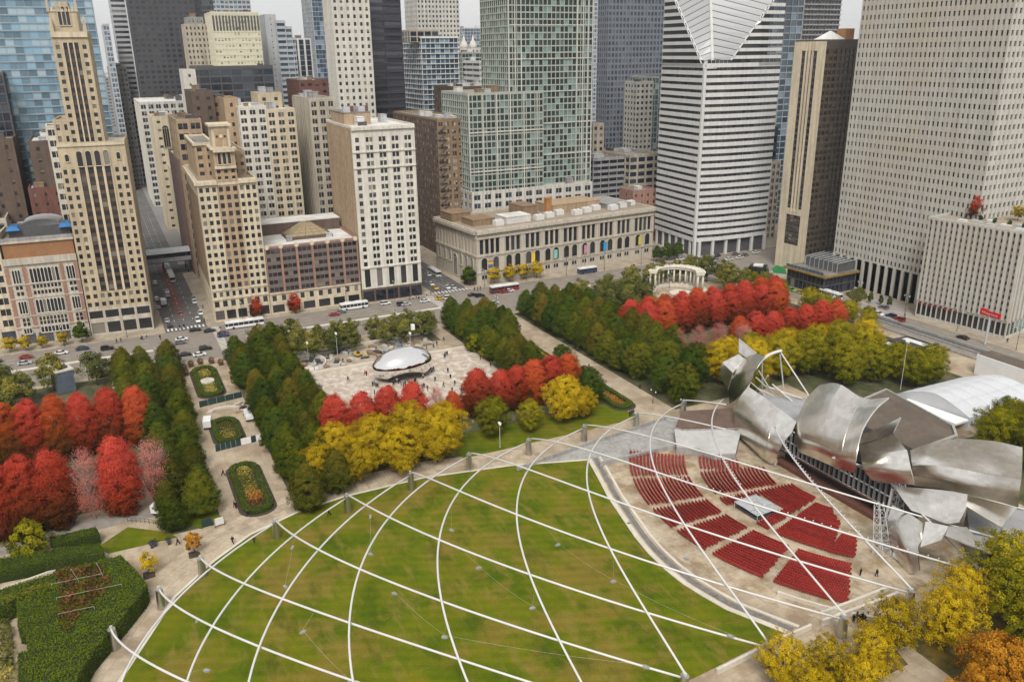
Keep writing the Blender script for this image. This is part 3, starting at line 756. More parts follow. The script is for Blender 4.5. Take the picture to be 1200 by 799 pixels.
# red maples west of the tall hedge garden
row('red', [(91, y, h) for y, h in ((-61, 18.5), (-55, 18.5), (-49, 18.5), (-43, 18.5), (-36.5, 18), (-30, 18))], 'red maple with a rusty lower crown in the row behind the nearer red maples', 'far row of tall red maples', 'red_maple', jit=.3)
tree('red', 91, -23, 'rusty orange red maple ending the far row beside the green lindens', None, 17.5, 'red_maple', 1)
row('red', [(130, y, 19.5) for y in (-60.5, -54.5, -48.7, -42.5)], 'bright orange red maple standing behind the long straight hedge', 'near row of tall red maples', 'red_maple', jit=.3)
tree('pinkbare', 130, -35.5, 'half bare pink maple standing between full red maples', None, 18.5, 'bare_maple', 0)
tree('red', 130, -29, 'large full red maple between the two half bare pink maples', None, 20, 'red_maple', 0)
tree('pinkbare', 128.5, -21, 'half bare pink maple beside the green lindens', None, 17.5, 'bare_maple', 1)
# lindens along the promenade
for y, xs in ((-11.5, np.arange(37, 146, 8.6)), (-18.4, np.arange(33, 146, 8.6)), (-24.8, np.arange(37, 80, 8.6))):
    row('linden', [(x, y) for x in xs], 'clipped green linden of the %s row beside the tall red maples' % {-11.5: 'inner', -18.4: 'middle', -24.8: 'short outer'}[y], 'lindens south of the flower beds', 'linden_tree', (.78, 1.12), jit=.9)
for y, xs in ((12, np.arange(37, 149, 8.6)), (18.8, np.arange(33, 149, 8.6)), (25.6, np.arange(36, 118, 8.6))):
    row('linden', [(x, y) for x in xs], 'clipped green linden of the %s row near the bean plaza' % {12: 'inner', 18.8: 'middle', 25.6: 'plaza side'}[y], 'lindens north of the flower beds', 'linden_tree', (.78, 1.14), jit=.9)
# avenue trees in front of the garden
row('olive', [(36, -33), (35, -47), (42, -54), (36, -61), (43, -68), (50, -58), (51, -68)], 'loose olive green tree between the avenue and the red maples', 'olive trees south along the avenue', 'avenue_tree', (.95, 1.25))
row('locustgreen', [(62, -56, 7), (63, -64, 8), (69, -33, 6.5), (74, -49, 6)], 'low yellow green tree just behind the far red maples', 'yellow green trees behind the red maples', 'locust_tree')
row('olive', [(33, 28), (35, 35), (34, 42), (36, 49), (34, 55), (34, 64), (36, 71), (34, 78), (37, 84), (43, 31), (44, 38), (43.5, 45), (44, 52), (43, 66), (44, 73), (43.5, 80), (28, 22), (29, 33)], 'loose olive green tree between the avenue and the ice rink', 'olive trees behind the ice rink', 'avenue_tree', (.85, 1.1))
# band north of the plaza
row('linden', [(x, y, 12) for y in (95, 102, 109) for x in range(36, 100, 8) if not (y == 109 and x > 66)], 'dark green linden between the bean plaza and the north promenade', 'lindens south of the north promenade', 'linden_tree', (.9, 1.12))
tree('shrubtree', 64, 92.5, 'small round yellow green bush tree at the plaza corner', None, 6.5, 'bush_tree')
tree('shrubtree', 73, 93.5, 'smaller yellow green bush tree beside the plaza wall', None, 5, 'bush_tree')
row('bigreen', [(102, 108, 11), (120, 106.5, 10), (127, 105, 11.5), (108, 106.5, 10)], 'dark green tree between the yellow locust and the pointed flower bed', 'green trees by the pointed flower bed', 'green_tree')
row('linden', [(x, y, 12.5) for y in (129, 136, 143, 150) for x in range(34, 112, 8)], 'dark green linden north of the north promenade', 'lindens north of the north promenade', 'linden_tree', (.85, 1.12))
row('bigreen', [(116, 130, 13), (122, 137, 14), (129, 130, 13), (134, 137, 14.5), (139, 130.5, 12.5), (116, 143, 13), (127, 145, 14), (110, 131, 13)], 'dense dark green tree facing the pavilion across the promenade', 'dark green trees before the pavilion', 'green_tree', (.95, 1.1))
# red maples along the bean plaza
for y, h in ((27, 13.8), (34.5, 13.4), (42, 13.8), (50, 13.4), (70, 13.6), (77, 12.6), (83, 13), (89, 13.2), (95, 13), (101, 13)):
    row('redsmall', [(118, y, h)], 'red maple between the bean plaza and the yellow locusts', 'red maples along the bean plaza', 'red_maple', (1.05, 1.16), jit=.4, sr=1.08)
tree('pinkbare', 117.5, 57, 'small half bare pink maple beside the bean plaza', None, 12, 'bare_maple', 0, sr=.9)
tree('redsmall', 118, 62, 'short thin red maple beside the half bare one at the bean plaza', None, 9.5, 'red_maple', 2)
row('locust', [(140, 16, 12), (133, 22.5, 13), (141, 26, 13.5), (135, 32, 15), (142, 37, 14), (134, 42, 15.5), (141, 48, 15), (135, 53, 14)], 'broad golden yellow locust between the red maples and the lawn walk', 'golden locusts beside the lawn walk', 'locust_tree', (.95, 1.05), v=0)
tree('locustgreen', 133, 68, 'green gold locust standing alone on grass by the lawn walk', None, 12, 'locust_tree')
tree('locust', 135, 79, 'thin yellow locust in front of the red maples', None, 9.5, 'locust_tree', 2)
tree('locust', 134, 91, 'round bright yellow locust at the north end of the red maples', None, 14.5, 'locust_tree', 1)
row('locust', [(134, 98, 9.5)], 'lower yellow locust beside the round bright one', None, 'locust_tree', v=1)
# north red maples
row('redsmall', [(77, y, 14.4) for y in range(152, 226, 8)], 'red maple in the dense row near the white peristyle', 'red maples near the peristyle', 'red_maple', (.96, 1.06), jit=.4, sr=1.2)
row('redsmall', [(83, y, 13.6) for y in range(156, 222, 8)], 'red maple in the dense row near the white peristyle', 'red maples near the peristyle', 'red_maple', (.96, 1.06), jit=.4, sr=1.2)
row('redsmall', [(109, y, 13) for y in range(178, 232, 8)], 'red maple in the row behind the golden trees', 'red maples behind the golden trees', 'red_maple', (.95, 1.05), jit=.4, sr=1.1)
row('pinkbare', [(108, 152, 12), (109, 160, 12.5), (110, 168, 12.5), (114, 176, 12)], 'pale pink half bare maple in the row behind the golden trees', 'half bare maples behind the golden trees', 'bare_maple', jit=.3, sr=1.15)
row('locustgreen', [(97, 232, 11), (88, 234, 11), (116, 235, 9), (104, 239, 9)], 'green gold tree between the red maples and the wide street', 'green trees by the wide street', 'locust_tree')
row('olive', [(112, 241, 8), (95, 241, 8)], 'olive tree along the parapet of the wide street', 'olive trees by the wide street', 'avenue_tree')
# golden trees behind the pavilion
row('locust', [(131, 152, 15), (137, 160, 15.5), (143, 152, 14), (130, 166, 15), (138, 171, 15.5), (131, 180, 15), (140, 182, 15), (133, 191, 15), (142, 193, 15), (134, 202, 14.5), (143, 204, 14.5), (126, 160, 13), (136, 212, 13.5)], 'golden locust behind the steel pavilion', 'golden locusts behind the pavilion', 'locust_tree', (.95, 1.05))
row('locustgreen', [(151, 186, 14), (153, 196, 14.5), (158, 204, 13), (152, 209, 11), (162, 212, 12), (164, 205, 13)], 'green gold locust beside the white tent', 'green gold locusts beside the tent', 'locust_tree', (.95, 1.08))
row('locustgreen', [(206, 182, 14), (211, 190, 15), (203, 192, 14), (216, 184, 14), (220, 193, 15), (225, 187, 14)], 'green gold locust between the tent and the steel pavilion', 'green gold locusts behind the right sails', 'locust_tree', (.95, 1.08))
# peristyle square
row('olive', [(22, 190), (25, 198), (22, 206), (24, 214), (23, 222), (28, 228), (36, 232), (44, 229), (48, 224), (30, 186), (36, 180), (40, 172), (34, 166), (44, 163), (32, 158), (54, 228), (60, 234), (52, 168), (50, 178), (30, 172)], 'olive green tree around the white peristyle', 'trees around the peristyle', 'avenue_tree', (1.0, 1.25))
row('locustgreen', [(64, 226, 9), (58, 216, 7), (62, 200, 6), (60, 188, 6), (56, 178, 6.5), (60, 168, 7), (66, 238, 9)], 'low yellow green bush tree before the peristyle', 'low bush trees before the peristyle', 'bush_tree')
row('locustgreen', [(50, 237, 9), (42, 239, 8), (57, 241, 8)], 'green gold tree at the street corner beside the peristyle', 'corner trees beside the peristyle', 'locust_tree')
# near trees at the lower right
row('neargold', [(246, 71, 9.5), (249, 78, 9), (253, 70, 9), (251, 86, 9.5), (256, 79, 9)], 'thin golden tree shedding leaves beside the lawn wall', 'thin golden trees beside the lawn wall', 'locust_tree', v=0)
row('neargold', [(248, 95, 11), (252, 104, 12), (249, 112, 12.5)], 'golden tree beside the terrace steps', 'golden trees beside the terrace steps', 'locust_tree', v=1)
row('neargold', [(254, 121, 15), (247, 127, 14.5), (261, 117, 14), (256, 133, 15), (266, 126, 15.5), (263, 138, 15)], 'green gold tree at the foot of the right steel sails', 'green gold trees by the right sails', 'locust_tree', v=2)
row('nearorange', [(265, 99, 13.5), (271, 106, 14), (268, 91, 11), (275, 113, 14)], 'orange tree on the path beside the golden trees', 'orange trees by the path', 'orange_tree')
# young trees and odd ones
tree('young', *G(228, 648), 'young orange tree in a square pit near the tall hedge', None, 5.2, 'young_tree', 0)
tree('young', *G(175, 672), 'young yellow tree in a square pit near the tall hedge', None, 5.0, 'young_tree', 1)
for p in ((228, 650), (175, 674)):
    g = G(*p); tag(sheet('tree_pit', rect(g.x-1.4, g.x+1.4, g.y-1.2, g.y+1.2), .17, M_soil, .2), kind='structure')
tree('shrubtree', *G(38, 652), 'round yellow green bush tree between the hedges', None, 8.5, 'bush_tree')
# street trees on the far pavement
row('streetgold', [(-17, 139), (-17, 147), (-17, 154), (-17, 161)], 'small golden street tree before the long stone building', 'golden street trees', 'street_tree')
row('streetgreen', [(-20, 127.2, 9), (-23, 126.6, 8)], 'green street tree on the side of the long stone building', 'green street trees at the stone building', 'street_tree')
row('streetgreen', [(-16, 238, 9), (-15, 244, 9), (-17, 232, 8)], 'green street tree between the stone building and the striped tower', 'green street trees at the corner', 'street_tree')
row('streetred', [(-15.5, 28, 8.5), (-15.5, 44, 8.5)], 'small red street tree before the brown office block', 'red street trees', 'street_tree')
row('streetgreen', [(-15.5, -38, 8)], 'bright green street tree before the gothic club', None, 'street_tree')
row('streetgold', [(-15.5, -44, 5.5), (-15.5, -51, 5), (-15.5, -57, 6), (-15.5, -62, 6)], 'small gold green street tree before the gothic club', 'street trees before the club', 'street_tree')
row('streetgreen', [(90, 267.5, 5), (94, 268.5, 4.5), (98, 269, 5)], 'small dark conical street tree before the ribbed tower', 'conical trees before the tower', 'street_tree', sr=.6)
# planters
M_pot = surf('planter_brown', (.14, .085, .055))
b = MB(); b.frust(-.7, .7, -.7, .7, 0, -.95, .95, -.95, .95, .8); pot = b.mesh('planter_pot', M_pot)
rg = np.random.default_rng(4); C = rg.normal(0, 1, (220, 3)); C /= np.linalg.norm(C, axis=1)[:, None]; C = C*rg.uniform(.5, 1, (220, 1))*1.25+np.array([0, 0, 1.5])
pl = quads_mesh('planter_leaf', leaf_quads(C, C-np.array([0, 0, 1.5]), .17, rg), M_brown, {'rnd': rg.uniform(0, 1, 220), 'hgt': np.clip(C[:, 2]/2.6, 0, 1)})
for px, py in ((216, 434), (224, 430), (235, 427), (248, 426), (259, 428), (218, 440)):
    g = G(px, py); t = empty('planter', (g.x, g.y, .12), 0, 'round brown planter with rusty plants at the head of the promenade', 'planter', 'planters at the promenade head')
    link('pot', pot, t); link('plant', pl, t)
# ================================================================== trellis over the lawn
M_pipe = surf('white_steel_pipe', (.55, .54, .52), rough=.35, var=.06, scale=.2, spec=.5)
M_pylon = steel('pylon_steel', (.5, .49, .45), .38)
X0 = 194.4
POST = {1: (182.7, -32.9), 2: (173.6, -24), 3: (166.1, -15.3), 4: (158.3, 1.8), 5: (154.7, 19.4), 6: (151.1, 36.8), 7: (148.3, 54), 8: (147.9, 71.9), 9: (147.4, 89.8), 10: (147.3, 107.5), 11: (146.2, 125.2), 12: (147, 143), 13: (150, 160.5), 14: (157, 177)}
EXPO = {1: 1.6, 2: 1.6, 3: 1.6, 4: 2.05, 5: 2.35, 6: 2.5, 7: 2.6, 8: 2.6, 9: 2.5, 10: 2.4, 11: 2.3, 0: 1.5, -1: 1.5}
HK = {-1: 1.2, 0: 1.5, 1: 2.0, 2: 3.0, 3: 4.6, 4: 6.3, 5: 8, 6: 9, 7: 10, 8: 10.3, 9: 9.5, 10: 8.5, 11: 8}
POST[0] = (191.5, -37.5)
trel = empty('trellis', (X0, 45, .1), 0, 'great arching lattice of white steel pipes over the lawn', 'trellis')
def pipe_pts(k, mirror=False, t0=0.0, t1=1.0, n=34):
    a = POST[k]; e = POST[k+3]; b_ = (2*X0-e[0], e[1])
    P = []
    for i in range(n):
        t = t0+(t1-t0)*i/(n-1)
        x = a[0]+(b_[0]-a[0])*t; y = a[1]+(b_[1]-a[1])*t**EXPO[k]
        z = 4.9-1.0*t*(1 if not mirror else 1)+HK[k]*4*t*(1-t)
        if mirror: x = 2*X0-x
        P.append((x-X0, y-45, z-.1))
    return P
PIPES = {}
for k in range(1, 12):
    for mir in (False, True):
        t0, t1 = (0, 1)
        if k == 10 and mir: t0, t1 = (0, .62)
        if k == 11: t0, t1 = (0, .2) if not mir else (0, .38)
        if k == 9 and mir: t0, t1 = 0, .93
        spans = [(t0, t1)]
        if k == 10 and not mir: spans = [(0, .36), (.62, 1)]
        for ta, tb in spans:
            b = MB(); b.smooth = True; b.tube(pipe_pts(k, mir, ta, tb), .21, 8)
            b.build('steel_pipe', M_pipe, trel)
        PIPES[(k, mir)] = pipe_pts(k, mir, t0, t1)
for k in range(1, 12):
    for mir in (False, True):
        x, y = POST[k]
        if mir: x = 2*X0-x
        b = MB(); b.smooth = True
        ang = [2*math.pi*i/14 for i in range(14)]
        for z0, z1, r0, r1 in ((0, 4.3, 1.15, .85),):
            n0 = len(b.v)
            for a in ang: b.v.append((r0*math.cos(a), r0*math.sin(a)*.8, z0))
            for a in ang: b.v.append((r1*math.cos(a), r1*math.sin(a)*.8, z1))
            for i in range(14):
                j = (i+1) % 14; b.f.append((n0+i, n0+j, n0+14+j, n0+14+i)); b.r.append(0)
        o = b.build('pylon', M_pylon, trel, (x-X0, y-45, 0))
        b = MB(); b.prism([(.85*math.cos(a), .68*math.sin(a)) for a in ang], 4.3, 4.36); b.build('cap', M_pylon, o)
        b = MB(); b.box(-.3, .3, -.22, .22, 4.3, 4.95); b.build('bracket', M_pipe, o)
# spotlights standing on the pipes near the stage
b = MB(); b.tube([(0, 0, 0), (0, 0, .35)], .05, 5); b.tube([(-.2, 0, .45), (.25, 0, .62)], [.16, .22], 7); spot = b.mesh('spotlight', M_metal_l)
for (k, mir, ta, tb, n) in ((8, False, .55, .98, 34), (9, True, .4, .72, 26), (10, True, .25, .85, 30), (10, False, .72, .95, 16)):
    P = PIPES[(k, mir)]
    for i in range(n):
        t = ta+(tb-ta)*i/(n-1); f = t*(len(P)-1); j = min(int(f), len(P)-2); p = Vector(P[j]).lerp(Vector(P[j+1]), f-j)
        link('spotlight', spot, trel, p+Vector((0, 0, .2)), (0, 0, 1.57), (.6, .6, .6))
# loudspeakers hung under the pipes
M_spk = surf('speaker_grey', (.3, .3, .29), rough=.6)
b = MB(); b.frust(-.7, .7, -.4, .4, -.9, -.85, .85, -.5, .5, -.05); b.box(-1.1, -.75, -.3, .3, -.8, -.2); b.box(.75, 1.1, -.3, .3, -.8, -.2)
b.tube([(-.8, 0, -.1), (0, 0, .7), (.8, 0, -.1)], .06, 5); b.tube([(-.9, .5, -.5), (-1.3, .7, -.9)], .09, 5); b.tube([(.9, .5, -.5), (1.3, .7, -.9)], .09, 5)
spk_me = b.mesh('speaker_box', M_spk)
M_cable = surf('cable', (.5, .5, .46), rough=.5)
def near_pipe(p):
    best = None
    for P in PIPES.values():
        for q_ in P:
            w_ = Vector((q_[0]+X0, q_[1]+45, q_[2]+.1)); d = (Vector((w_.x-p.x, w_.y-p.y))).length
            if best is None or d < best[0]: best = (d, w_)
    return best[1]
SPK = [(343, 640), (334, 686), (434, 604), (434, 648), (462, 694), (355, 739), (410, 797), (521, 745), (529, 620), (561, 664), (654, 637), (719, 680), (624, 711), (757, 780), (856, 744), (231, 725), (242, 784), (738, 611), (804, 653), (912, 668)]
SPZ = 6.2
for i, (px, py) in enumerate(SPK):
    g = G(px, py, SPZ)
    t = empty('loudspeaker', (g.x, g.y, SPZ), random.Random(i).uniform(0, 3), 'grey loudspeaker cluster hung on a cable under the white trellis', 'loudspeaker', 'loudspeakers under the trellis')
    link('cabinet', spk_me, t, None, None, (.5, .5, .5))
    w_ = near_pipe(g)
    c_, s_ = math.cos(-t.rotation_euler.z), math.sin(-t.rotation_euler.z); dx, dy = w_.x-g.x, w_.y-g.y
    m_ = MB(); m_.tube([(0, 0, .3), (c_*dx-s_*dy, s_*dx+c_*dy, w_.z-SPZ)], .012, 4); m_.build('cable', M_cable, t)
for a, b_ in ((0, 1), (2, 3), (5, 6), (4, 7), (7, 13), (9, 12), (10, 11), (11, 14)):
    A_ = G(*SPK[a], SPZ); B_ = G(*SPK[b_], SPZ)
    pts = []
    for i in range(7):
        f = i/6; pts.append((A_.x+(B_.x-A_.x)*f, A_.y+(B_.y-A_.y)*f, SPZ+.2-.5*math.sin(math.pi*f)))
    m_ = MB(); m_.tube(pts, .013, 4)
    tag(m_.build('speaker_cable', M_cable), 'thin cable strung between two hanging loudspeakers over the lawn', 'cable', 'cables between the loudspeakers')

# ================================================================== red seats
M_seat = surf('red_seat', (.30, .03, .024), rough=.5, var=.18, scale=.8, objrand=.2)
M_seat2 = surf('red_seat_back', (.27, .018, .02), rough=.5, var=.18, scale=.8)
def seat_block(a0, a1, r0, r1, n, label, cut=None):
    t = empty('seat_block', (SC[0], SC[1], .18), 0, label, 'seat block', None)
    for k in range(n):
        r_ = r0+(r1-r0)*(k+.5)/n
        sa, ea = (a0, a1)
        if cut: sa, ea = cut(r_, a0, a1)
        if ea-sa < 1.5: continue
        b = MB(); step = math.degrees(.56/r_); m_ = int((ea-sa)/step)
        for i in range(m_):
            am = R(sa+(i+.5)*step); u = Vector((math.cos(am), math.sin(am), 0)); tt = Vector((-u.y, u.x, 0))
            def bx(ra, rb, z0, z1, hw, rnd):
                P = [u*q_+tt*s_*hw for q_, s_ in ((ra, -1), (rb, -1), (rb, 1), (ra, 1))]
                n0 = len(b.v)
                b.v += [(p.x, p.y, z0) for p in P]+[(p.x, p.y, z1) for p in P]
                b.f += [(n0+4, n0+5, n0+6, n0+7), (n0, n0+1, n0+5, n0+4), (n0+1, n0+2, n0+6, n0+5), (n0+2, n0+3, n0+7, n0+6), (n0+3, n0, n0+4, n0+7)]; b.r += [rnd]*5
            bx(r_-.36, r_+.05, .38, .5, .25, 0)
            bx(r_+.08, r_+.2, .42, 1.0, .25, 0)
            bx(r_-.02, r_+.08, .0, .38, .05, 0)
        b.build('seat_row', M_seat, t)
    return t
outer = [(-129, -115.2, 'outermost block of red seats beside the grey ramp, next to the wide aisle'), (-113.6, -100.6, 'second block of red seats from the grey ramp in the back ring'), (-98.6, -90.2, 'narrow block of red seats third from the grey ramp in the back ring'),
         (-88.6, -79.8, 'narrow block of red seats fourth from the grey ramp in the back ring'), (-78, -66, 'fifth block of red seats from the grey ramp in the back ring'), (-64, -49.5, 'last block of red seats in the back ring beside the curved pale wall')]
for a0, a1, lb in outer: seat_block(a0, a1, 44.6, 59.6, 16, lb)
seat_block(-129.5, -119.5, 30.5, 41.2, 11, 'small block of red seats before the white side roof of the stage')
seat_block(-117, -100.8, 24, 41.6, 18, 'front block of red seats between the small block and the sound booth', lambda r_, a0, a1: (a0-(41-r_)*.35, a1))
seat_block(-98.4, -87.5, 34.6, 41.8, 3, 'short rows of red seats behind the sound booth') if False else None
seat_block(-98, -75.5, 20.5, 31, 11, 'front block of red seats nearest the stage, before the sound booth')
seat_block(-98, -93, 31.2, 41.8, 11, 'narrow strip of red seats beside the left side of the sound booth')
seat_block(-80.2, -75.5, 31.2, 41.8, 11, 'narrow strip of red seats beside the right side of the sound booth')
seat_block(-73.5, -55.5, 23, 42, 20, 'large front block of red seats right of the sound booth', lambda r_, a0, a1: (a0, a1-(0 if r_ > 29 else (29-r_)*1.2)))
seat_block(-57.5, -48.5, 33, 42.2, 10, 'small wedge block of red seats at the right stage corner', lambda r_, a0, a1: (a0+(42-r_)*.3+.5, a1))
# sound booth under a pale canopy
boo = empty('sound_booth', (*polar(SC, 36.7, -86.5), .18), R(3), 'sound booth under a pale glazed canopy amid the red seats', 'booth')
boo.scale = (.85, .85, .55)
M_can = surf('canopy_pale', (.36, .375, .385), rough=.3, var=.12, scale=.6)
for i in range(3):
    for j in range(3):
        b = MB(); b.frust(-4.5+3*i+.05, -1.5+3*i-.05, -4.2+2.8*j+.05, -1.4+2.8*j-.05, 2.6, -4.4+3*i, -1.6+3*i, -4.1+2.8*j, -1.5+2.8*j, 2.72+.12*((i+j) % 2)); b.build('canopy_panel', M_can, boo)
for x in (-4.4, 4.4):
    for y in (-4.1, 4.1):
        b = MB(); b.tube([(x, y, 0), (x, y, 2.65)], .08, 6); b.build('post', M_metal_l, boo)
b = MB(); b.box(-4.2, 4.2, -3.9, 3.9, 0, 1.1); b.build('desk', M_metal_d, boo)
b = MB()
for k in range(4): b.tube([(-4.5+3*k, -4.2, 2.9), (-4.5+3*k, 4.2, 2.9)], .06, 4)
b.tube([(-4.5, -4.2, 2.95), (4.5, 4.2, 2.95)], .05, 4); b.tube([(4.5, -4.2, 2.95), (-4.5, 4.2, 2.95)], .05, 4)
b.build('canopy_frame', M_metal_l, boo)

# ================================================================== mirrored bean
def mirror_mat():
    mt, t, b = _new('mirror_steel')
    b.inputs['Base Color'].default_value = (.86, .85, .84, 1); b.inputs['Metallic'].default_value = 1; b.inputs['Roughness'].default_value = .03
    return mt
M_mirror = mirror_mat()
b = MB(); b.smooth = True; nu, nv = 64, 40
for j in range(nv+1):
    th = math.pi*j/nv
    for i in range(nu):
        ph = 2*math.pi*i/nu
        X, Y, Z = math.sin(th)*math.cos(ph), math.sin(th)*math.sin(ph), math.cos(th)
        rho = math.sqrt(max(1e-9, 1-Z*Z)); f = (1-abs(Z)**3.4)**.5/rho if Z < 0 else 1.0
        if j in (0, nv): f = 1.0
        kq = 1-.12*max(Z, 0)
        x = 6.3*X*kq*f; y = 10.4*Y*(kq+1)/2*f
        z = 5.1+(5.6*Z if Z > 0 else 5.1*Z)+.35*Y*(Z+1)
        if Z < -.2:
            arch = max(0, 1-(y/10.4/.62)**2)
            z += arch*2.7*min(1, ((-.2-Z)/.8)**.8)
        b.v.append((x, y, max(0.02, z)))
for j in range(nv):
    for i in range(nu):
        i2 = (i+1) % nu
        b.f.append((j*nu+i, (j+1)*nu+i, (j+1)*nu+i2, j*nu+i2)); b.r.append(0)
bean = b.build('bean_sculpture', M_mirror, None, (77.2, 60.2, .19), (0, 0, R(-3)))
tag(bean, 'huge mirror polished steel bean standing on the pale plaza', 'sculpture')

# ================================================================== peristyle
per = empty('peristyle', (35, 205.3, .1), R(-38), 'curved white stone colonnade in the square by the avenue', 'colonnade')
M_lime = surf('limestone_white', (.62, .57, .48), var=.1, streak=.15)
rP = 10.4
angs = [90+180*i/11 for i in range(12)]
for z0, z1, ra, rb, nm in ((0, 1.3, 3.4, -1.6, 'base'), (8.2, 9.2, 1.9, -1.5, 'entablature'), (9.2, 9.7, 2.3, -1.9, 'cornice')):
    b = MB()
    for i in range(22):
        a0, a1 = R(86+188*i/22), R(86+188*(i+1)/22)
        p = [((rP+q_)*math.cos(a), (rP+q_)*math.sin(a)) for a, q_ in ((a0, ra), (a1, ra), (a1, rb), (a0, rb))]
        b.prism(p, z0, z1-.004*(i % 2), bottom=True)
    b.build(nm, M_lime, per)
b = MB(); b.smooth = True; b.tube([(0, 0, 1.3), (0, 0, 1.5)], .55, 10); b.tube([(0, 0, 1.45), (0, 0, 4.5), (0, 0, 7.8)], [.46, .45, .38], 10); b.tube([(0, 0, 7.75), (0, 0, 8.25)], [.42, .58], 10)
colm = b.mesh('column', M_lime)
for a in angs:
    for q_ in (-.9, 1.3): link('column', colm, per, ((rP+q_)*math.cos(R(a)), (rP+q_)*math.sin(R(a)), 0))
for i in range(12):
    a = R(angs[i]); b = MB(); b.box(-.3, .3, -.3, .3, 9.7, 10.2); b.build('finial', M_lime, per, ((rP+1.2)*math.cos(a), (rP+1.2)*math.sin(a), 0), (0, 0, a))
b = MB(); b.tube([(0, 0, .1), (0, 0, .6)], 5.0, 20); tag(b.build('fountain_basin', M_lime, None, (38.5, 205.3, .1)), 'round stone fountain basin inside the curved colonnade', 'fountain')

# ================================================================== steel pavilion
M_sail = steel('brushed_sail', (.88, .845, .79), .24, (1.6, 1.6, .1))
M_sail2 = steel('brushed_sail_shaded', (.68, .65, .6), .25)  # same steel, darker: the shade on turned-away sheets is put into the colour
M_sail3 = steel('brushed_sail_dim', (.78, .74, .68), .26, (1.6, 1.6, .1))  # same steel, slightly darker: colour imitates strips tilted differently to the light
pav = empty('concert_pavilion', (200, 132, .15), 0, 'concert pavilion of billowing brushed steel sails above the stage', 'pavilion')
def catmull(P, n):
    P = [np.array(p, float) for p in P]
    if len(P) == 2: return [P[0]+(P[1]-P[0])*i/n for i in range(n+1)]
    out = []
    Q = [2*P[0]-P[1]]+P+[2*P[-1]-P[-2]]
    m_ = len(P)-1
    for i in range(n+1):
        s = i/n*m_; k = min(int(s), m_-1); t = s-k
        p0, p1, p2, p3 = Q[k], Q[k+1], Q[k+2], Q[k+3]
        out.append(.5*((2*p1)+(-p0+p2)*t+(2*p0-5*p1+4*p2-p3)*t*t+(-p0+3*p1-3*p2+p3)*t**3))
    return out
def sail(rows, name='steel_sail', mat=None, thick=.28, n=14, m_=14, strips=1, parent=None):
    """rows of (bearing x, bearing y, northing); the sheet is smooth through them and has real thickness"""
    W = [[onY(px, py, Y)-Vector((200, 132, .15)) for px, py, Y in r_] for r_ in rows]
    A_ = [catmull(r_, m_) for r_ in W]
    grid = [catmull([A_[i][j] for i in range(len(A_))], n) for j in range(m_+1)]
    cols = np.array_split(np.arange(m_), strips)
    res = None
    for ci, cc in enumerate(cols):
        b = MB(); b.smooth = True
        js = list(cc)+[cc[-1]+1]; k = n+1
        lift = (ci % 2)*.0
        for j in js:
            for i in range(k): b.v.append(tuple(grid[j][i]))
        for a in range(len(js)-1):
            for i in range(n):
                b.f.append((a*k+i, a*k+i+1, (a+1)*k+i+1, (a+1)*k+i)); b.r.append(random.random())
        o = b.build(name, mat or (M_sail3 if ci % 2 else M_sail), parent or pav)
        sm = o.modifiers.new('thickness', 'SOLIDIFY'); sm.thickness = thick+(.12 if ci % 2 else 0); sm.offset = 0
        es = o.modifiers.new('crisp_edge', 'EDGE_SPLIT'); es.split_angle = R(50)
        res = res or o
    return res
sail([[(877, 453, 136), (896, 466, 134), (915, 480, 132), (933, 494, 130)], [(866, 468, 133), (886, 481, 130), (906, 496, 128), (927, 507, 127)], [(861, 487, 130), (881, 501, 127), (901, 516, 125), (918, 520, 125)], [(862, 504, 129), (880, 519, 126.5), (897, 533, 125), (911, 533, 124.5)], [(866, 513, 130), (882, 527, 128), (898, 541, 126), (912, 542, 125.5)]], m_=15, strips=3)
sail([[(961, 451, 141), (983, 450, 139), (1012, 467, 136), (1042, 466, 134)], [(945, 468, 137), (972, 468, 134.5), (1000, 482, 132), (1026, 480, 131)], [(935, 492, 131), (963, 497, 129), (990, 508, 127), (1011, 504, 127)], [(932, 512, 128), (958, 520, 126), (985, 532, 124.5), (1004, 533, 124.5)], [(936, 529, 128.5), (958, 538, 127), (980, 547, 125.5), (1002, 554, 125)]], m_=16, strips=3)
sail([[(873, 419, 145), (886, 415, 144), (897, 418, 142)], [(861, 436, 142), (873, 432, 140), (888, 430, 139)], [(855, 456, 139), (866, 453, 137.5), (878, 449, 137)], [(855, 473, 137), (860, 470, 136), (868, 463, 135.5)]])
sail([[(866, 396, 148), (887, 414, 148)], [(866, 413, 146), (877, 421, 146)]], mat=M_sail2, n=4, m_=4)
sail([[(846.5, 425, 141), (866, 415, 145)], [(859, 437, 141), (872, 420, 145)]], mat=M_sail, n=4, m_=4)
sail([[(846.5, 425, 141), (859, 437, 141)], [(844, 440, 140), (853, 457, 140)]], mat=M_sail2, n=4, m_=4)
sail([[(1012, 508, 133), (1034, 500, 136), (1056, 489, 138)], [(1006, 521, 130), (1028, 515, 133), (1047, 507, 135)]], mat=M_sail2, n=6, m_=8)
sail([[(1006, 522, 130), (1028, 516, 132), (1047, 508, 134)], [(1009, 533, 128), (1035, 531, 129), (1062, 527, 131)]], mat=M_sail2, n=6, m_=8)
sail([[(1009, 533, 128), (1036, 531, 128.5), (1063, 527, 130)], [(1012, 548, 126.5), (1040, 548, 126), (1067, 547, 127)], [(1022, 562, 127), (1046, 565, 126.5), (1072, 568, 127)]], m_=8, n=8)
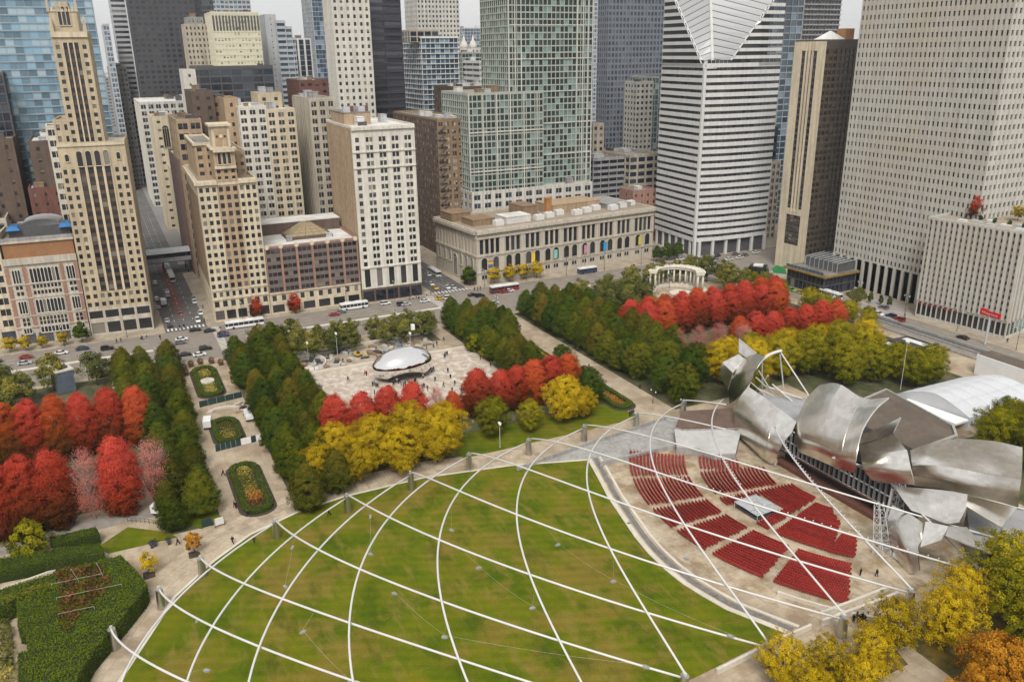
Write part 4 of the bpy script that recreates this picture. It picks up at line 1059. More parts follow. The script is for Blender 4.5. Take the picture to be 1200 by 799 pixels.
sail([[(1067, 528, 137), (1083, 522, 140), (1107, 516, 144), (1133, 515, 147), (1167, 518, 150), (1198, 525, 152)], [(1068, 538, 133), (1086, 535, 134.5), (1112, 534, 138), (1141, 536, 141), (1170, 539, 143), (1198, 543, 145)], [(1069, 546, 131), (1087, 545, 132), (1117, 548, 134.5), (1150, 554, 137), (1175, 558, 138), (1197, 562, 139)]], m_=20, n=10, strips=2)
sail([[(1069, 546, 131), (1087, 545, 132), (1117, 548, 134.5), (1150, 554, 137), (1175, 558, 138), (1197, 562, 139)], [(1070, 557, 131.2), (1090, 558, 132.2), (1120, 562, 134), (1153, 569, 136.5), (1174, 574, 137.5), (1195, 578, 138.5)], [(1072, 569, 132), (1094, 571, 133), (1122, 576, 134.4), (1152, 583, 136.5), (1172, 588, 137.5), (1193, 594, 138.5)]], mat=M_sail2, m_=18, n=8)
sail([[(1048, 570, 127), (1080, 572, 129), (1110, 575, 130.5), (1134, 579, 132)], [(1058, 585, 125.5), (1084, 590, 127), (1110, 596, 129), (1132, 595, 131)], [(1068, 598, 125), (1088, 605, 126.5), (1108, 613, 128), (1124, 612, 129)]], mat=M_sail2, m_=10, n=8)
sail([[(1134, 581, 136), (1192, 595, 141)], [(1133, 594, 133), (1173, 618, 134)]], n=6, m_=6)
sail([[(1046, 592, 124), (1064, 601, 124), (1081, 613, 125)], [(1040, 613, 121), (1060, 620, 120.5), (1080, 632, 121.5)], [(1044, 636, 119.5), (1060, 645, 118.5), (1076, 643, 119)], [(1057, 664, 118.5), (1066, 672, 117.5), (1078, 668, 118)]], mat=M_sail2, m_=8, n=12)
sail([[(1085, 611, 124), (1112, 617, 125)], [(1079, 641, 119.5), (1102, 634, 121)]], n=5, m_=5)
sail([[(1112, 617, 125), (1133, 618, 127)], [(1108, 628, 122), (1161, 649, 122)]], mat=M_sail2, n=5, m_=5)
sail([[(1027, 632, 120), (1055, 652, 120)], [(1030, 655, 119), (1052, 673, 118.5)]], n=5, m_=5)
# stage house: dark opening with louvres, wooden soffit, side walls
M_stage = surf('stage_dark', (.035, .03, .028), var=.3)
M_wine = surf('stage_wood', (.12, .05, .035), var=.25)
def loc(p): return Vector((p[0]-200, p[1]-132, 0))
b = MB(); b.box(-17, 19, -1.2, 16, 0, 10.5); b.build('stage_house', M_stage, pav)
b = MB(); b.box(-18, 20, -4.4, -1.3, 0, 1.1); b.build('stage_deck', M_wine, pav)
b = MB(); b.box(-16.5, 18.5, -3.6, -1.25, 4.0, 4.5); b.build('soffit', M_wine, pav)
M_louv = surf('louvre_grey', (.2, .21, .22), rough=.4)
b = MB(); b.box(-.14, .14, -.35, .35, 0, 6.4); lou = b.mesh('louvre', M_louv)
for i in range(24): link('louvre', lou, pav, (-16.4+1.5*i, -3.4, 4.4))
for z in (4.4, 7.4, 10.7):
    b = MB(); b.tube([(-17, -3.4, z), (19, -3.4, z)], .18, 6); b.build('gantry_rail', M_pipe, pav)
b = MB(); b.tube([(18.6, -5, 0), (18.6, -4, 10)], .3, 7); b.build('column', M_pipe, pav)
b = MB(); b.tube([(-16.5, -5, 0), (-16.5, -4, 8)], .3, 7); b.build('column', M_pipe, pav)
def truss(p0, p1, wd, n, name='truss_tower', r=.075):
    p0 = Vector(p0); p1 = Vector(p1); t = (p1-p0).normalized(); a = Vector((1, 0, 0)) if abs(t.x) < .8 else Vector((0, 1, 0))
    u = t.cross(a).normalized()*wd; v = t.cross(u).normalized()*wd
    b = MB(); C = [p0+u+v, p0+u-v, p0-u-v, p0-u+v]; D = [c+(p1-p0) for c in C]
    D = [p1+(d-p1)*.5 for d in D]
    for c, d in zip(C, D): b.tube([c, d], r*1.3, 5)
    for k in range(n):
        f0, f1 = k/n, (k+1)/n
        for i in range(4):
            j = (i+1) % 4; b.tube([C[i].lerp(D[i], f0), C[j].lerp(D[j], f1)], r*.8, 4); b.tube([C[i].lerp(D[i], f0), C[j].lerp(D[j], f0)], r*.8, 4)
    return b.build(name, M_metal_l, pav)
def W3(px, py, Y): return onY(px, py, Y)-Vector((200, 132, .15))
q1 = W3(1036, 634, 118); q1.z = 0
truss(q1, W3(1030, 588, 120), 1.3, 7)
truss((20.5, -4.5, 0), (19, -2, 11), 1.4, 7)
truss((13, -2.4, 9.8), (19.5, -4, 12.5), .9, 5, 'truss_arm')
truss((-17.5, -3, 8), (-13, -4.5, 10.5), 1.1, 5, 'truss_arm')
for (a, b_) in (((915, 413, 148), (949, 465, 150)), ((914, 415, 148), (920, 471, 152)), ((889, 434, 141), (912, 472, 150)), ((886, 442, 141), (918, 472, 152)), ((897, 452, 145), (940, 467, 152)), ((880, 448, 139), (905, 470, 148)), ((893, 425, 142), (893, 462, 146)), ((900, 440, 144), (885, 460, 146)), ((905, 450, 146), (940, 480, 150)), ((888, 455, 143), (920, 470, 150))):
    b = MB(); b.tube([W3(*a), W3(*b_)], .2, 6); b.build('strut', M_pipe, pav)
ring = [W3(px, py, Y) for px, py, Y in ((876, 454, 137), (880, 442, 139), (888, 428, 141), (898, 418, 143.5), (908, 413, 146), (916, 411, 148))]
b = MB(); b.tube(catmull(ring, 16), .42, 7); b.build('sail_edge_beam', M_pipe, pav)
# low roofs beside and behind the stage
M_roof_g = surf('roof_grey', (.3, .3, .3), var=.15, scale=.3)
M_roof_b = surf('roof_brown', (.115, .09, .07), var=.2, scale=.2, fine=1.0)
M_roof_p = surf('roof_pale', (.62, .61, .58), var=.12, scale=.4, dirt=(.45, .43, .4), dirt_scale=.3)
def zpoly(pxs, z): return [tuple(G(px, py, z)) for px, py in pxs]
def flatroof(pxs, z, mat, label, name='low_building', wallmat=None, par=.0):
    P = zpoly(pxs, z); t = empty(name, (P[0][0], P[0][1], .1), 0, label, 'building'); L_ = [(p[0]-P[0][0], p[1]-P[0][1]) for p in P]
    b = MB(); b.prism(L_, 0, z-.3, cap=False); b.build('wall', wallmat or M_conc, t)
    b = MB(); b.prism([(x*1.0, y) for x, y in L_], z-.3, z); b.build('roof', mat, t)
    if par:
        k = len(L_); b = MB(); cx_ = sum(p[0] for p in L_)/k; cy2 = sum(p[1] for p in L_)/k
        for i in range(k):
            j = (i+1) % k
            a, c = Vector(L_[i]), Vector(L_[j]); ai = a+(Vector((cx_, cy2))-a).normalized()*.7; ci = c+(Vector((cx_, cy2))-c).normalized()*.7
            b.prism([a, c, ci, ai], z+.002, z+par)
        b.build('parapet', wallmat or M_conc, t)
    return t
flatroof([(793, 523), (790, 503), (841, 501), (868, 506), (862, 531), (836, 532), (818, 525)], 2.4, surf('roof_pale_grey', (.45, .44, .42), var=.12, scale=.4), 'low stage wing with a pale white roof beside the first seats', wallmat=M_conc)
flatroof([(792, 499), (799, 482), (858, 478), (868, 500), (800, 502)], 3.2, surf('roof_redbrown', (.13, .085, .065), var=.2), 'low flat brown roofed wing beside the trellis end')
flatroof([(885, 462), (930, 466), (1012, 470), (1010, 515), (930, 500)], 7.5, M_roof_g, 'flat grey roof behind the pavilion sails')
flatroof([(1005, 471), (1038, 457), (1118, 500), (1122, 512), (1095, 522), (1040, 545), (1000, 505)], 8.5, M_roof_b, 'long low theatre with a flat dark brown roof behind the sails', par=.5)
flatroof([(1133, 596), (1205, 596), (1260, 640), (1190, 660), (1160, 650), (1136, 622)], 5.5, M_roof_g, 'low grey roofed wing under the right steel sails')
t = flatroof([(1029, 403), (1063, 395), (1097, 406), (1061, 413)], 5.0, M_roof_p, 'low pavilion with a white roof between the trees and the wide street', wallmat=M_metal_d, par=.5)
g0 = G(1063, 404, 5.2)-Vector(t.location[:2]); b = MB()
b.box(g0.x-6, g0.x+6, g0.y-2.5, g0.y+2.5, 5.0, 5.6); b.build('skylight', M_metal_d, t)
# white event tent
ten = empty('event_tent', (0, 0, 0), 0, 'white event tent with a quilted roof behind the brown roofed theatre', 'tent')
M_tent = surf('tent_white', (.5, .51, .53), rough=.6, var=.06, scale=.3, dirt=(.42, .43, .45), dirt_scale=.3)
A_ = G(1050, 462, 3.5); B_ = G(1136, 490, 3.5); C_ = G(1222, 464, 3.5); D_ = G(1119, 445, 3.5)
ten.location = (A_.x, A_.y, .1)
def tp(u, v):
    a = A_.lerp(B_, u); d = D_.lerp(C_, u); p = a.lerp(d, v)
    z = 3.5+4.0*(1-abs(2*min(max(u, 0), 1)-1)**1.5)
    return Vector((p.x-A_.x, p.y-A_.y, z))
for i in range(4):
    for j in range(6):
        b = MB(); b.smooth = True; n = 5
        for a in range(n+1):
            for c in range(n+1):
                u = (i+a/n)/4; v = (j+c/n)/6; p = tp(u, v); p.z += .45*math.sin(math.pi*a/n)*math.sin(math.pi*c/n); b.v.append(tuple(p))
        for a in range(n):
            for c in range(n): b.f.append((a*(n+1)+c, (a+1)*(n+1)+c, (a+1)*(n+1)+c+1, a*(n+1)+c+1)); b.r.append(0)
        b.build('roof_panel', M_tent, ten)
for v in (0, 1):
    b = MB()
    top = [tp(k/12, v) for k in range(13)]
    for k in range(12): b.face([(top[k].x, top[k].y, 0), (top[k+1].x, top[k+1].y, 0), tuple(top[k+1]), tuple(top[k])])
    b.build('gable_wall', M_tent, ten)
for u in (0, 1):
    b = MB(); b.face([(tp(u, 0).x, tp(u, 0).y, 0), (tp(u, 1).x, tp(u, 1).y, 0), tuple(tp(u, 1)), tuple(tp(u, 0))]); b.build('side_wall', M_tent, ten)
for j in range(7):
    b = MB(); b.tube([tp(k/16, j/6)+Vector((0, 0, .03)) for k in range(17)], .07, 4); b.build('roof_seam', M_metal_l, ten)
for i in (1, 2, 3):
    b = MB(); b.tube([tp(i/4, k/8)+Vector((0, 0, .03)) for k in range(9)], .07, 4); b.build('roof_seam', M_metal_l, ten)
p = [tuple(G(px, py, 3.3)-A_) for px, py in ((1058, 471), (1064, 467), (1135, 492), (1120, 497))]
b = MB(); b.prism(p, 2.7, 3.3, bottom=True); b.build('awning', M_white, ten)
# white screen wall building by the street
A_ = G(1141, 438); hW = ht(A_, 415)
wb = empty('screen_building', (A_.x, A_.y, .1), R(-1), 'long white walled building beside the tent along the street', 'building')
b = MB(); b.box(0, 90, 0, 7, 0, hW); b.build('wall', M_white, wb)
b = MB(); b.box(.3, 89.7, .3, 6.7, hW+.003, hW+.25); b.build('roof', M_roof_b, wb)
# dark louvred vent pavilion in the park
A_ = G(71, 463); B_ = G(90, 458); hV = ht(A_, 438)
vp = empty('vent_pavilion', (A_.x, A_.y, .1), math.atan2(B_.y-A_.y, B_.x-A_.x), 'small dark louvred tower with a pale flat roof among the olive trees', 'building')
Wv = (B_-A_).length
M_blue_g = surf('blue_grey_panel', (.11, .135, .17), rough=.4, var=.15)
b = MB(); b.box(0, Wv, 0, Wv, 0, hV); b.build('body', M_blue_g, vp)
for i in range(6):
    b = MB(); b.box(Wv*i/6+.1, Wv*(i+1)/6-.1, -.12, -.002, .3, hV-.5); b.build('panel', M_blue_g, vp)
b = MB(); b.box(-.3, Wv+.3, -.3, Wv+.3, hV, hV+.5); b.build('roof', M_pale, vp)
b = MB(); b.box(Wv*.3, Wv*.8, Wv*.3, Wv*.8, hV+.5, hV+1.0); b.build('vent', M_metal_d, vp)
# ================================================================== buildings
GL_dark = glass('glass_dark', (.024, .025, .028), (.2, .18, .15), lightf=.84)
GL_blind = glass('glass_blinds', (.035, .034, .034), (.36, .33, .27), lightf=.62)
GL_obj = glass('glass_pane', (.026, .026, .03), (.2, .18, .15), lightf=.92, obj=True)
GL_objd = glass('glass_pane_dark', (.018, .02, .025), (.06, .06, .065), lightf=.9, obj=True)
GL_green = glass('glass_green', (.032, .046, .044), (.19, .28, .265), lightf=.78, rough=.1, spec=.4)
GL_blue = glass('glass_blue', (.05, .085, .12), (.22, .3, .36), lightf=.8, rough=.06, spec=1.0)
GL_sky = glass('glass_sky', (.15, .26, .34), (.34, .47, .54), lightf=.7, rough=.08, spec=1.0, metal=.4)
GL_navy = glass('glass_navy', (.014, .02, .034), (.05, .06, .08), lightf=.85, rough=.1, spec=.8)
GL_teal = glass('glass_teal', (.06, .12, .13), (.3, .4, .4), lightf=.8, rough=.07, spec=.9)
W_cream = surf('wall_cream', (.46, .38, .26), var=.10, streak=.22)
W_cream2 = surf('wall_cream_pale', (.56, .48, .35), var=.10, streak=.22)
W_tan = surf('wall_tan', (.40, .29, .185), var=.12, streak=.25)
W_brown = surf('wall_brown_brick', (.25, .17, .105), var=.16, streak=.2)
W_dkbrown = surf('wall_dark_brick', (.12, .085, .065), var=.18, streak=.2)
W_red = surf('wall_red_brick', (.16, .07, .055), var=.18, streak=.15)
W_terra = surf('wall_terracotta', (.33, .185, .14), var=.12, streak=.18)
W_white = surf('wall_white_glazed', (.60, .57, .50), var=.09, streak=.2)
W_offw = surf('wall_offwhite', (.55, .53, .48), var=.1, streak=.28)
W_stone = surf('wall_grey_stone', (.44, .39, .31), var=.12, streak=.28)
W_lime = surf('wall_limestone', (.47, .42, .345), var=.10, streak=.22)
W_grey = surf('wall_grey', (.3, .29, .28), var=.14, streak=.25)
W_silver = surf('wall_silver', (.42, .43, .44), var=.1, rough=.4, streak=.1)
W_stripe = surf('wall_stripe_white', (.58, .58, .565), var=.05, streak=.08, rough=.5)
W_black = surf('wall_black_steel', (.035, .036, .042), var=.2, rough=.4)
W_dark = surf('wall_dark_grey', (.085, .083, .085), var=.18, rough=.5)
W_pru = surf('wall_pru_panel', (.46, .44, .395), var=.07, streak=.13, dirt=(.42, .36, .26), dirt_scale=.02, dirt_amt=.5)
W_bronze = surf('wall_bronze', (.085, .068, .055), var=.2, rough=.4)
W_green = surf('wall_green_frame', (.34, .365, .32), var=.08)
R_tar = surf('roof_tar', (.16, .14, .125), var=.25, scale=.2, fine=.8, dirt=(.3, .28, .25), dirt_scale=.1)
R_white = surf('roof_white', (.62, .61, .58), var=.15, scale=.2, dirt=(.4, .38, .35), dirt_scale=.12)
R_tan = surf('roof_tan', (.31, .25, .19), var=.2, scale=.2, dirt=(.2, .17, .14), dirt_scale=.1)
_pane = {}
def pane_mesh(w_, h_, mat=None):
    k = (round(w_, 2), round(h_, 2), (mat or GL_obj).name)
    if k not in _pane:
        b = MB(); b.box(-w_/2, w_/2, 0, .06, -h_/2, h_/2); b.box(-w_/2, w_/2, -.07, 0, -.06, .06); b.box(-w_/2, w_/2, -.05, -.001, h_/2-.09, h_/2)
        _pane[k] = b.mesh('pane', mat or GL_obj)
    return _pane[k]
def arch_mesh(w_, h_, fm, gm, pointed=False, fr=.18, dep=.3, mull=0):
    k = (round(w_, 2), round(h_, 2), fm.name, pointed, mull)
    if k in _pane: return _pane[k]
    r_ = w_/2; zs = h_/2-r_*(1.25 if pointed else 1)
    pts = [(-r_, -h_/2)]
    for i in range(9):
        a = math.pi-math.pi*i/8
        x = r_*math.cos(a); z = r_*math.sin(a)*(1.25 if pointed else 1)
        if pointed: z = r_*1.25*(1-abs(x/r_)**1.5)
        pts.append((x, zs+z))
    pts.append((r_, -h_/2))
    b = MB()
    b.face([(x, -.02, z) for x, z in pts])
    ng = len(b.f)
    out = [(x*(1+fr/r_), z+(fr if i not in (0, len(pts)-1) else 0)) for i, (x, z) in enumerate(pts)]
    for i in range(len(pts)-1):
        a, c, ao, co = pts[i], pts[i+1], out[i], out[i+1]
        b.face([(ao[0], -dep, ao[1]), (a[0], -dep, a[1]), (c[0], -dep, c[1]), (co[0], -dep, co[1])])
        b.face([(a[0], -dep, a[1]), (a[0], 0, a[1]), (c[0], 0, c[1]), (c[0], -dep, c[1])])
        b.face([(ao[0], 0, ao[1]), (ao[0], -dep, ao[1]), (co[0], -dep, co[1]), (co[0], 0, co[1])])
    b.box(-r_-fr, r_+fr, -dep-.1, 0, -h_/2-.25, -h_/2)
    for m_ in range(mull):
        x = -r_+w_*(m_+1)/(mull+1); b.box(x-.07, x+.07, -.14, -.03, -h_/2, zs+r_*.6)
    if mull: b.box(-r_, r_, -.12, -.035, zs-.08, zs+.08)
    me = b.mesh('arched_window', [fm, gm])
    idx = [1]*ng+[0]*(len(b.f)-ng); me.polygons.foreach_set('material_index', idx)
    _pane[k] = me
    return me
class Bld:
    def __init__(s, name, label, A, B, cat='building', group=None):
        A = Vector(A[:2]); B = Vector(B[:2]); d = B-A
        s.A = A; s.W = d.length; s.rz = math.atan2(d.y, d.x); s.u = d.normalized()
        s.root = empty(name, (A.x, A.y, .12), s.rz, label, cat, group)
        s.mbs = {}; s.rs = random.Random(sum(map(ord, label))); s.roofs = []
    def mb(s, part, mat):
        k = (part, mat.name)
        if k not in s.mbs: s.mbs[k] = (MB(), mat)
        return s.mbs[k][0]
    def pt(s, side, rc, u, z, d):
        x0, x1, y0, y1 = rc
        if side == 'F': return (x0+u, y0-d, z)
        if side == 'R': return (x1+d-.02, y0+u, z)
        if side == 'L': return (x0-d+.02, y1-u, z)
        return (x1-u, y1+d-.02, z)
    def fbox(s, b, side, rc, u0, u1, z0, z1, d0, d1):
        P = [s.pt(side, rc, u, z, d) for z in (z0, z1) for u, d in ((u0, d1), (u1, d1), (u1, d0), (u0, d0))]
        n = len(b.v); b.v += P
        for q_ in ((4, 5, 6, 7), (0, 1, 5, 4), (1, 2, 6, 5), (3, 0, 4, 7), (3, 2, 1, 0)): b.f.append(tuple(n+i for i in q_)); b.r.append(0)
    def width(s, side, rc): return (rc[1]-rc[0]) if side in 'FK' else (rc[3]-rc[2])
    def facade(s, side, rc, z0, z1, nx, nz, wx=.6, wz=.6, wall=W_cream, gl=GL_dark, sub=1, mul=.18, pp=0.0, sp=-.08, dep=.5, u0=None, u1=None, sp_mat=None, objs=False, sillf=.5, split=None, part='wall', blinds=True, pane=None):
        Wd = s.width(side, rc)
        e = .03 if side in 'LR' else 0
        u0 = e if u0 is None else max(u0, e); u1 = Wd-e if u1 is None else min(u1, Wd-e)
        nx = max(1, int(round(nx))); nz = max(1, int(round(nz)))
        bay = (u1-u0)/nx; fl = (z1-z0)/nz; pw = bay*(1-wx); sh = fl*(1-wz)
        bw = s.mb(part, wall); bs = s.mb('spandrel' if sp_mat else part, sp_mat or wall)
        for i in range(nx+1):
            a, c = max(u0, u0+i*bay-pw/2), min(u1, u0+i*bay+pw/2)
            if c-a > .01:
                if split in ('pier', 'both'):
                    q_ = MB(); s.fbox(q_, side, rc, a, c, z0, z1, -dep, pp); q_.build('pier', wall, s.root)
                else: s.fbox(bw, side, rc, a, c, z0, z1, -dep, pp)
        for j in range(nz+1):
            a = z0 if j == 0 else z0+j*fl-sh*(1-sillf); c = z1 if j == nz else z0+j*fl+sh*sillf
            if c-a > .01:
                if split in ('span', 'both'):
                    q_ = MB(); s.fbox(q_, side, rc, u0+.01, u1-.01, a, c, -dep, sp); q_.build('spandrel', sp_mat or wall, s.root)
                else: s.fbox(bs, side, rc, u0+.01, u1-.01, a, c, -dep, sp)
        wn = bay*wx
        mw = mul if sub > 1 else 0
        cw = (wn-mw*(sub-1))/sub
        hh = fl-sh
        gq = s.mb('glazing', gl); rot = {'F': 0, 'R': math.pi/2, 'L': -math.pi/2, 'K': math.pi}[side]
        for i in range(nx):
            for q_ in range(sub):
                ua = u0+i*bay+pw/2+q_*(cw+mw)
                if q_ < sub-1: s.fbox(bw, side, rc, ua+cw, ua+cw+mw, z0+sh*.5, z1-sh*.5, -dep, -dep*.45)
                for j in range(nz):
                    za = z0+j*fl+sh*sillf; zb = za+hh
                    if objs:
                        p = s.pt(side, rc, ua+cw/2, (za+zb)/2, -dep*.7)
                        link('window', pane_mesh(cw, hh, pane), s.root, p, (0, 0, rot))
                    else:
                        r_ = s.rs.random()
                        if blinds and r_ < .35:
                            zm = za+hh*s.rs.uniform(.35, .8)
                            gq.face([s.pt(side, rc, u, z, -dep*.7) for u, z in ((ua, za), (ua+cw, za), (ua+cw, zm), (ua, zm))], s.rs.random()*.6)
                            gq.face([s.pt(side, rc, u, z, -dep*.7) for u, z in ((ua, zm), (ua+cw, zm), (ua+cw, zb), (ua, zb))], s.rs.uniform(.6, 1))
                        else:
                            gq.face([s.pt(side, rc, u, z, -dep*.7) for u, z in ((ua, za), (ua+cw, za), (ua+cw, zb), (ua, zb))], r_)
    def slab(s, side, rc, z0, z1, mat, part='wall', d0=-.5, d1=0.0, u0=None, u1=None):
        Wd = s.width(side, rc); e = .03 if side in 'LR' else 0
        s.fbox(s.mb(part, mat), side, rc, e if u0 is None else u0, (Wd-e) if u1 is None else u1, z0, z1, d0, d1)
    def tier(s, rc, z0, z1, faces, core=W_grey, roof=R_tar, par=1.0, units=4, parmat=None, cornice=0.0):
        x0, x1, y0, y1 = rc
        s.mb('core', core).box(x0+.5, x1-.5, y0+.5, y1-.5, z0, z1-.05)
        for side in 'FLRK':
            f = faces.get(side, faces.get('*'))
            if f is None: s.slab(side, rc, z0, z1, core)
            elif callable(f): f(side)
            else:
                for k in (f if isinstance(f, list) else [f]):
                    k = dict(k); Wd = s.width(side, rc)
                    a, c = k.pop('z0', z0), k.pop('z1', z1)
                    if 'bay' in k: k['nx'] = max(1, Wd/k.pop('bay'))
                    if 'fl' in k: k['nz'] = max(1, (c-a)/k.pop('fl'))
                    s.facade(side, rc, a, c, **k)
        s.roof(rc, z1, roof, par, units, parmat or core, cornice)
    def roof(s, rc, z, mat=R_tar, par=1.0, units=4, parmat=W_grey, cornice=0.0):
        x0, x1, y0, y1 = rc
        s.mb('roof', mat).box(x0+.02, x1-.02, y0+.02, y1-.02, z-.04, z+.12)
        if par:
            b = s.mb('parapet', parmat); c = cornice
            b.box(x0-c, x1+c, y0-c, y0+.5, z-.02, z+par); b.box(x0-c, x1+c, y1-.5, y1+c, z-.02, z+par)
            b.box(x0-c, x0+.5, y0+.5, y1-.5, z-.03, z+par-.01); b.box(x1-.5, x1+c, y0+.5, y1-.5, z-.03, z+par-.01)
        for k in range(units):
            w_, d_, h_ = s.rs.uniform(2, 5), s.rs.uniform(2, 5), s.rs.uniform(1.2, 3.5)
            if x1-x0 < 9 or y1-y0 < 9: break
            cx_, cy2 = s.rs.uniform(x0+4, x1-4), s.rs.uniform(y0+4, y1-4)
            q_ = MB(); q_.box(-w_/2, w_/2, -d_/2, d_/2, 0, h_); q_.box(-w_/2-.15, w_/2+.15, -d_/2-.15, d_/2+.15, h_, h_+.2)
            for e in range(3): q_.box(-w_/2+.2+e*w_/3, -w_/2+w_/3-.1+e*w_/3, -d_/2-.06, -d_/2-.003, h_*.3, h_*.8)
            q_.build('roof_unit', s.rs.choice([W_grey, W_silver, W_brown, R_white, W_dark]), s.root, (cx_, cy2, z+.12+.01*k))
    def done(s):
        for (part, mn), (b, mat) in s.mbs.items():
            if b.f:
                o = b.build(part, mat, s.root)
                if part in ('glazing', 'spandrel'): o['kind'] = 'stuff'
        return s.root
def fc(**k): return k

# ---- 1 leftmost office block
B = Bld('office_block', 'cream office block with wide bay windows beside the gothic club', G(-60, 415), G(24, 405))
H = ht(G(24, 405), 281)
B.tier((0, B.W, 0, 40), 0, H, {'F': [fc(nx=5, nz=8, wx=.72, wz=.6, sub=2, wall=W_cream2, z0=7, objs=True), fc(nx=4, nz=1, wx=.8, wz=.7, wall=W_cream2, z1=7, gl=GL_navy)], '*': fc(bay=5, fl=3.9, wx=.4, wz=.5, wall=W_cream2)}, W_cream2, R_tar, 1.2, 3)
B.done()
# ---- 2 gothic club
A = G(24, 405); Bp = G(107, 395)
B = Bld('club_building', 'gothic club building with red brick quoins and pointed arch windows below a brown roof terrace', A, Bp)
H = ht(Bp, 298); H2 = ht(Bp, 279); W = B.W
rc = (0, W, 0, 34)
B.slab('F', rc, 0, H, W_lime); B.mb('core', W_lime).box(.5, W-.5, .5, 33.5, 0, H-.05)
for sd in 'LRK': B.facade(sd, rc, 0, H, 7, 9, .4, .5, W_brown)
for x0, x1 in ((.0, W*.06), (W*.235, W*.30), (W*.74, W*.80), (W*.94, W)):
    n = 26
    for k in range(n):
        z = 6+(H-9)*k/n; dx = .22*(k % 2)
        q_ = MB(); q_.box(x0+dx*.5, x1-dx*.5, -.16, -.003, z, z+(H-9)/n-.12); q_.build('quoin', W_terra, B.root)
def aw(x, z, w_, h_, pointed=True, mull=0, frame=W_white): link('window', arch_mesh(w_, h_, frame, GL_obj, pointed, .16, .28, mull), B.root, (x, -.004, z))
for zc, hh, n1, pt in ((H*.80, H*.17, 8, True), (H*.44, H*.16, 8, True), (H*.16, H*.07, 8, False)):
    for k in range(n1): aw(W*(.325+.40*(k+.5)/n1), zc, W*.040, hh, pt)
    for k in range(3):
        for c in (.09, .83): aw(W*(c+.115*(k+.5)/3), zc, W*.030, hh*.92, pt)
for zc in (H*.67, H*.60, H*.29, H*.24):
    for k in range(8): link('window', pane_mesh(W*.034, H*.042), B.root, (W*(.325+.40*(k+.5)/8), -.02, zc))
    for k in range(2):
        for c in (.095, .835): link('window', pane_mesh(W*.04, H*.042), B.root, (W*(c+.11*(k+.5)/2), -.02, zc))
for z in (H*.335, H*.545, H*.205, H*.705): B.slab('F', rc, z-.25, z+.25, W_lime, 'string_course', .002, .25)
B.slab('F', rc, H-2.2, H+.3, W_lime, 'cornice', .002, .7)
for k in range(4): B.slab('F', rc, .3, 4.2, W_dark, 'shopfront', -.4, .06, W*(.04+.24*k), W*(.04+.24*k+.2))
B.mb('attic', surf('attic_brown', (.27, .135, .065), var=.15)).box(.6, W-.3, 1.2, 33, H, H2); B.slab('F', rc, H2-.6, H2+.2, W_lime, 'attic_cornice', -1.6, -.6)
B.mb('roof', R_tar).box(.4, W-.2, 1.0, 33.2, H2+.003, H2+.3)
B.mb('terrace_rail', W_grey).box(.6, W-.4, 1.1, 1.3, H2+.3, H2+1.4)
M_blue_c = surf('blue_canvas', (.015, .13, .33), rough=.6)
for x in (W*.08, W*.8):
    q_ = MB(); q_.frust(0, W*.2, 6, 12, H2+3.2, W*.04, W*.16, 7, 11, H2+4.6); q_.build('awning', M_blue_c, B.root, (x, 0, 0))
B.mb('terrace_house', W_dark).box(W*.1, W*.95, 8, 18, H2+.3, H2+4)
q_ = MB(); q_.smooth = True
for k in range(9):
    a = math.pi*k/8
    q_.v += [(W*.55-W*.28*math.cos(a), 9, H2+4+2.4*math.sin(a)), (W*.55-W*.28*math.cos(a), 22, H2+4+2.4*math.sin(a))]
for k in range(8): q_.f.append((2*k, 2*k+2, 2*k+3, 2*k+1)); q_.r.append(0)
q_.f.append(tuple(2*k for k in range(9))); q_.r.append(0)
q_.build('vaulted_roof', W_silver, B.root)
for k in range(10):
    w_ = B.rs.uniform(1.5, 4); q_ = MB(); q_.box(0, w_, 0, 3, 0, B.rs.uniform(1, 2.6)); q_.build('roof_unit', B.rs.choice([W_silver, R_white, W_grey]), B.root, (B.rs.uniform(2, W-6), B.rs.uniform(19, 30), H2+.31+.01*k))
B.done()
# ---- 3 slender cream tower with crown
A = G(108, 394.5); Bp = G(181, 386)
B = Bld('stepped_tower', 'slender cream stone tower with dark vertical bays and a gothic crown', A, Bp)
W = B.W; zS = ht(Bp, 168); zM = ht(Bp, 236); zT = ht(Bp+Vector((0, -W*.28)), 40); zC = ht(Bp+Vector((0, -W*.3)), 14)
D = 26
rc = (0, W, 0, D)
B.mb('core', W_cream).box(.5, W-.5, .5, D-.5, 0, zS-.05)
for sd in 'LRK': B.facade(sd, rc, 0, zS, 8, 20, .42, .5, W_cream)
zB = 11
B.facade('F', rc, 0, 6, 4, 1, .82, .72, W_lime, GL_navy, objs=True, pane=GL_obj)
B.facade('F', rc, 6, zB, 4, 1, .84, .6, W_lime, GL_navy, objs=True, pane=GL_obj)
B.facade('F', rc, zB, zB+6.6, 9, 2, .56, .52, W_cream, objs=True)
z1 = zB+6.6; nf = 15
a, c = W*.235, W*.765
for u0, u1 in ((0, a), (c, W)):
    B.facade('F', rc, z1, zS-8, 2, nf, .46, .56, W_cream, objs=True, u0=u0, u1=u1)
M_span = surf('dark_spandrel', (.10, .062, .04), var=.2)
B.facade('F', rc, z1, zS-8, 4, nf, .70, .55, W_cream2, objs=True, u0=a+.3, u1=c-.3, sp_mat=M_span, sp=-.42, pp=.15)
B.slab('F', rc, z1, zS-8, W_cream, 'wall', -.5, 0, a-.001, a+.3); B.slab('F', rc, z1, zS-8, W_cream, 'wall', -.5, 0, c-.3, c+.001)
B.slab('F', rc, zS-8, zS, W_cream, 'wall')
for k in range(4): link('window', arch_mesh((c-a)/4*.62, 5.5, W_cream2, GL_obj), B.root, (a+(c-a)*(k+.5)/4, -.004, zS-5))
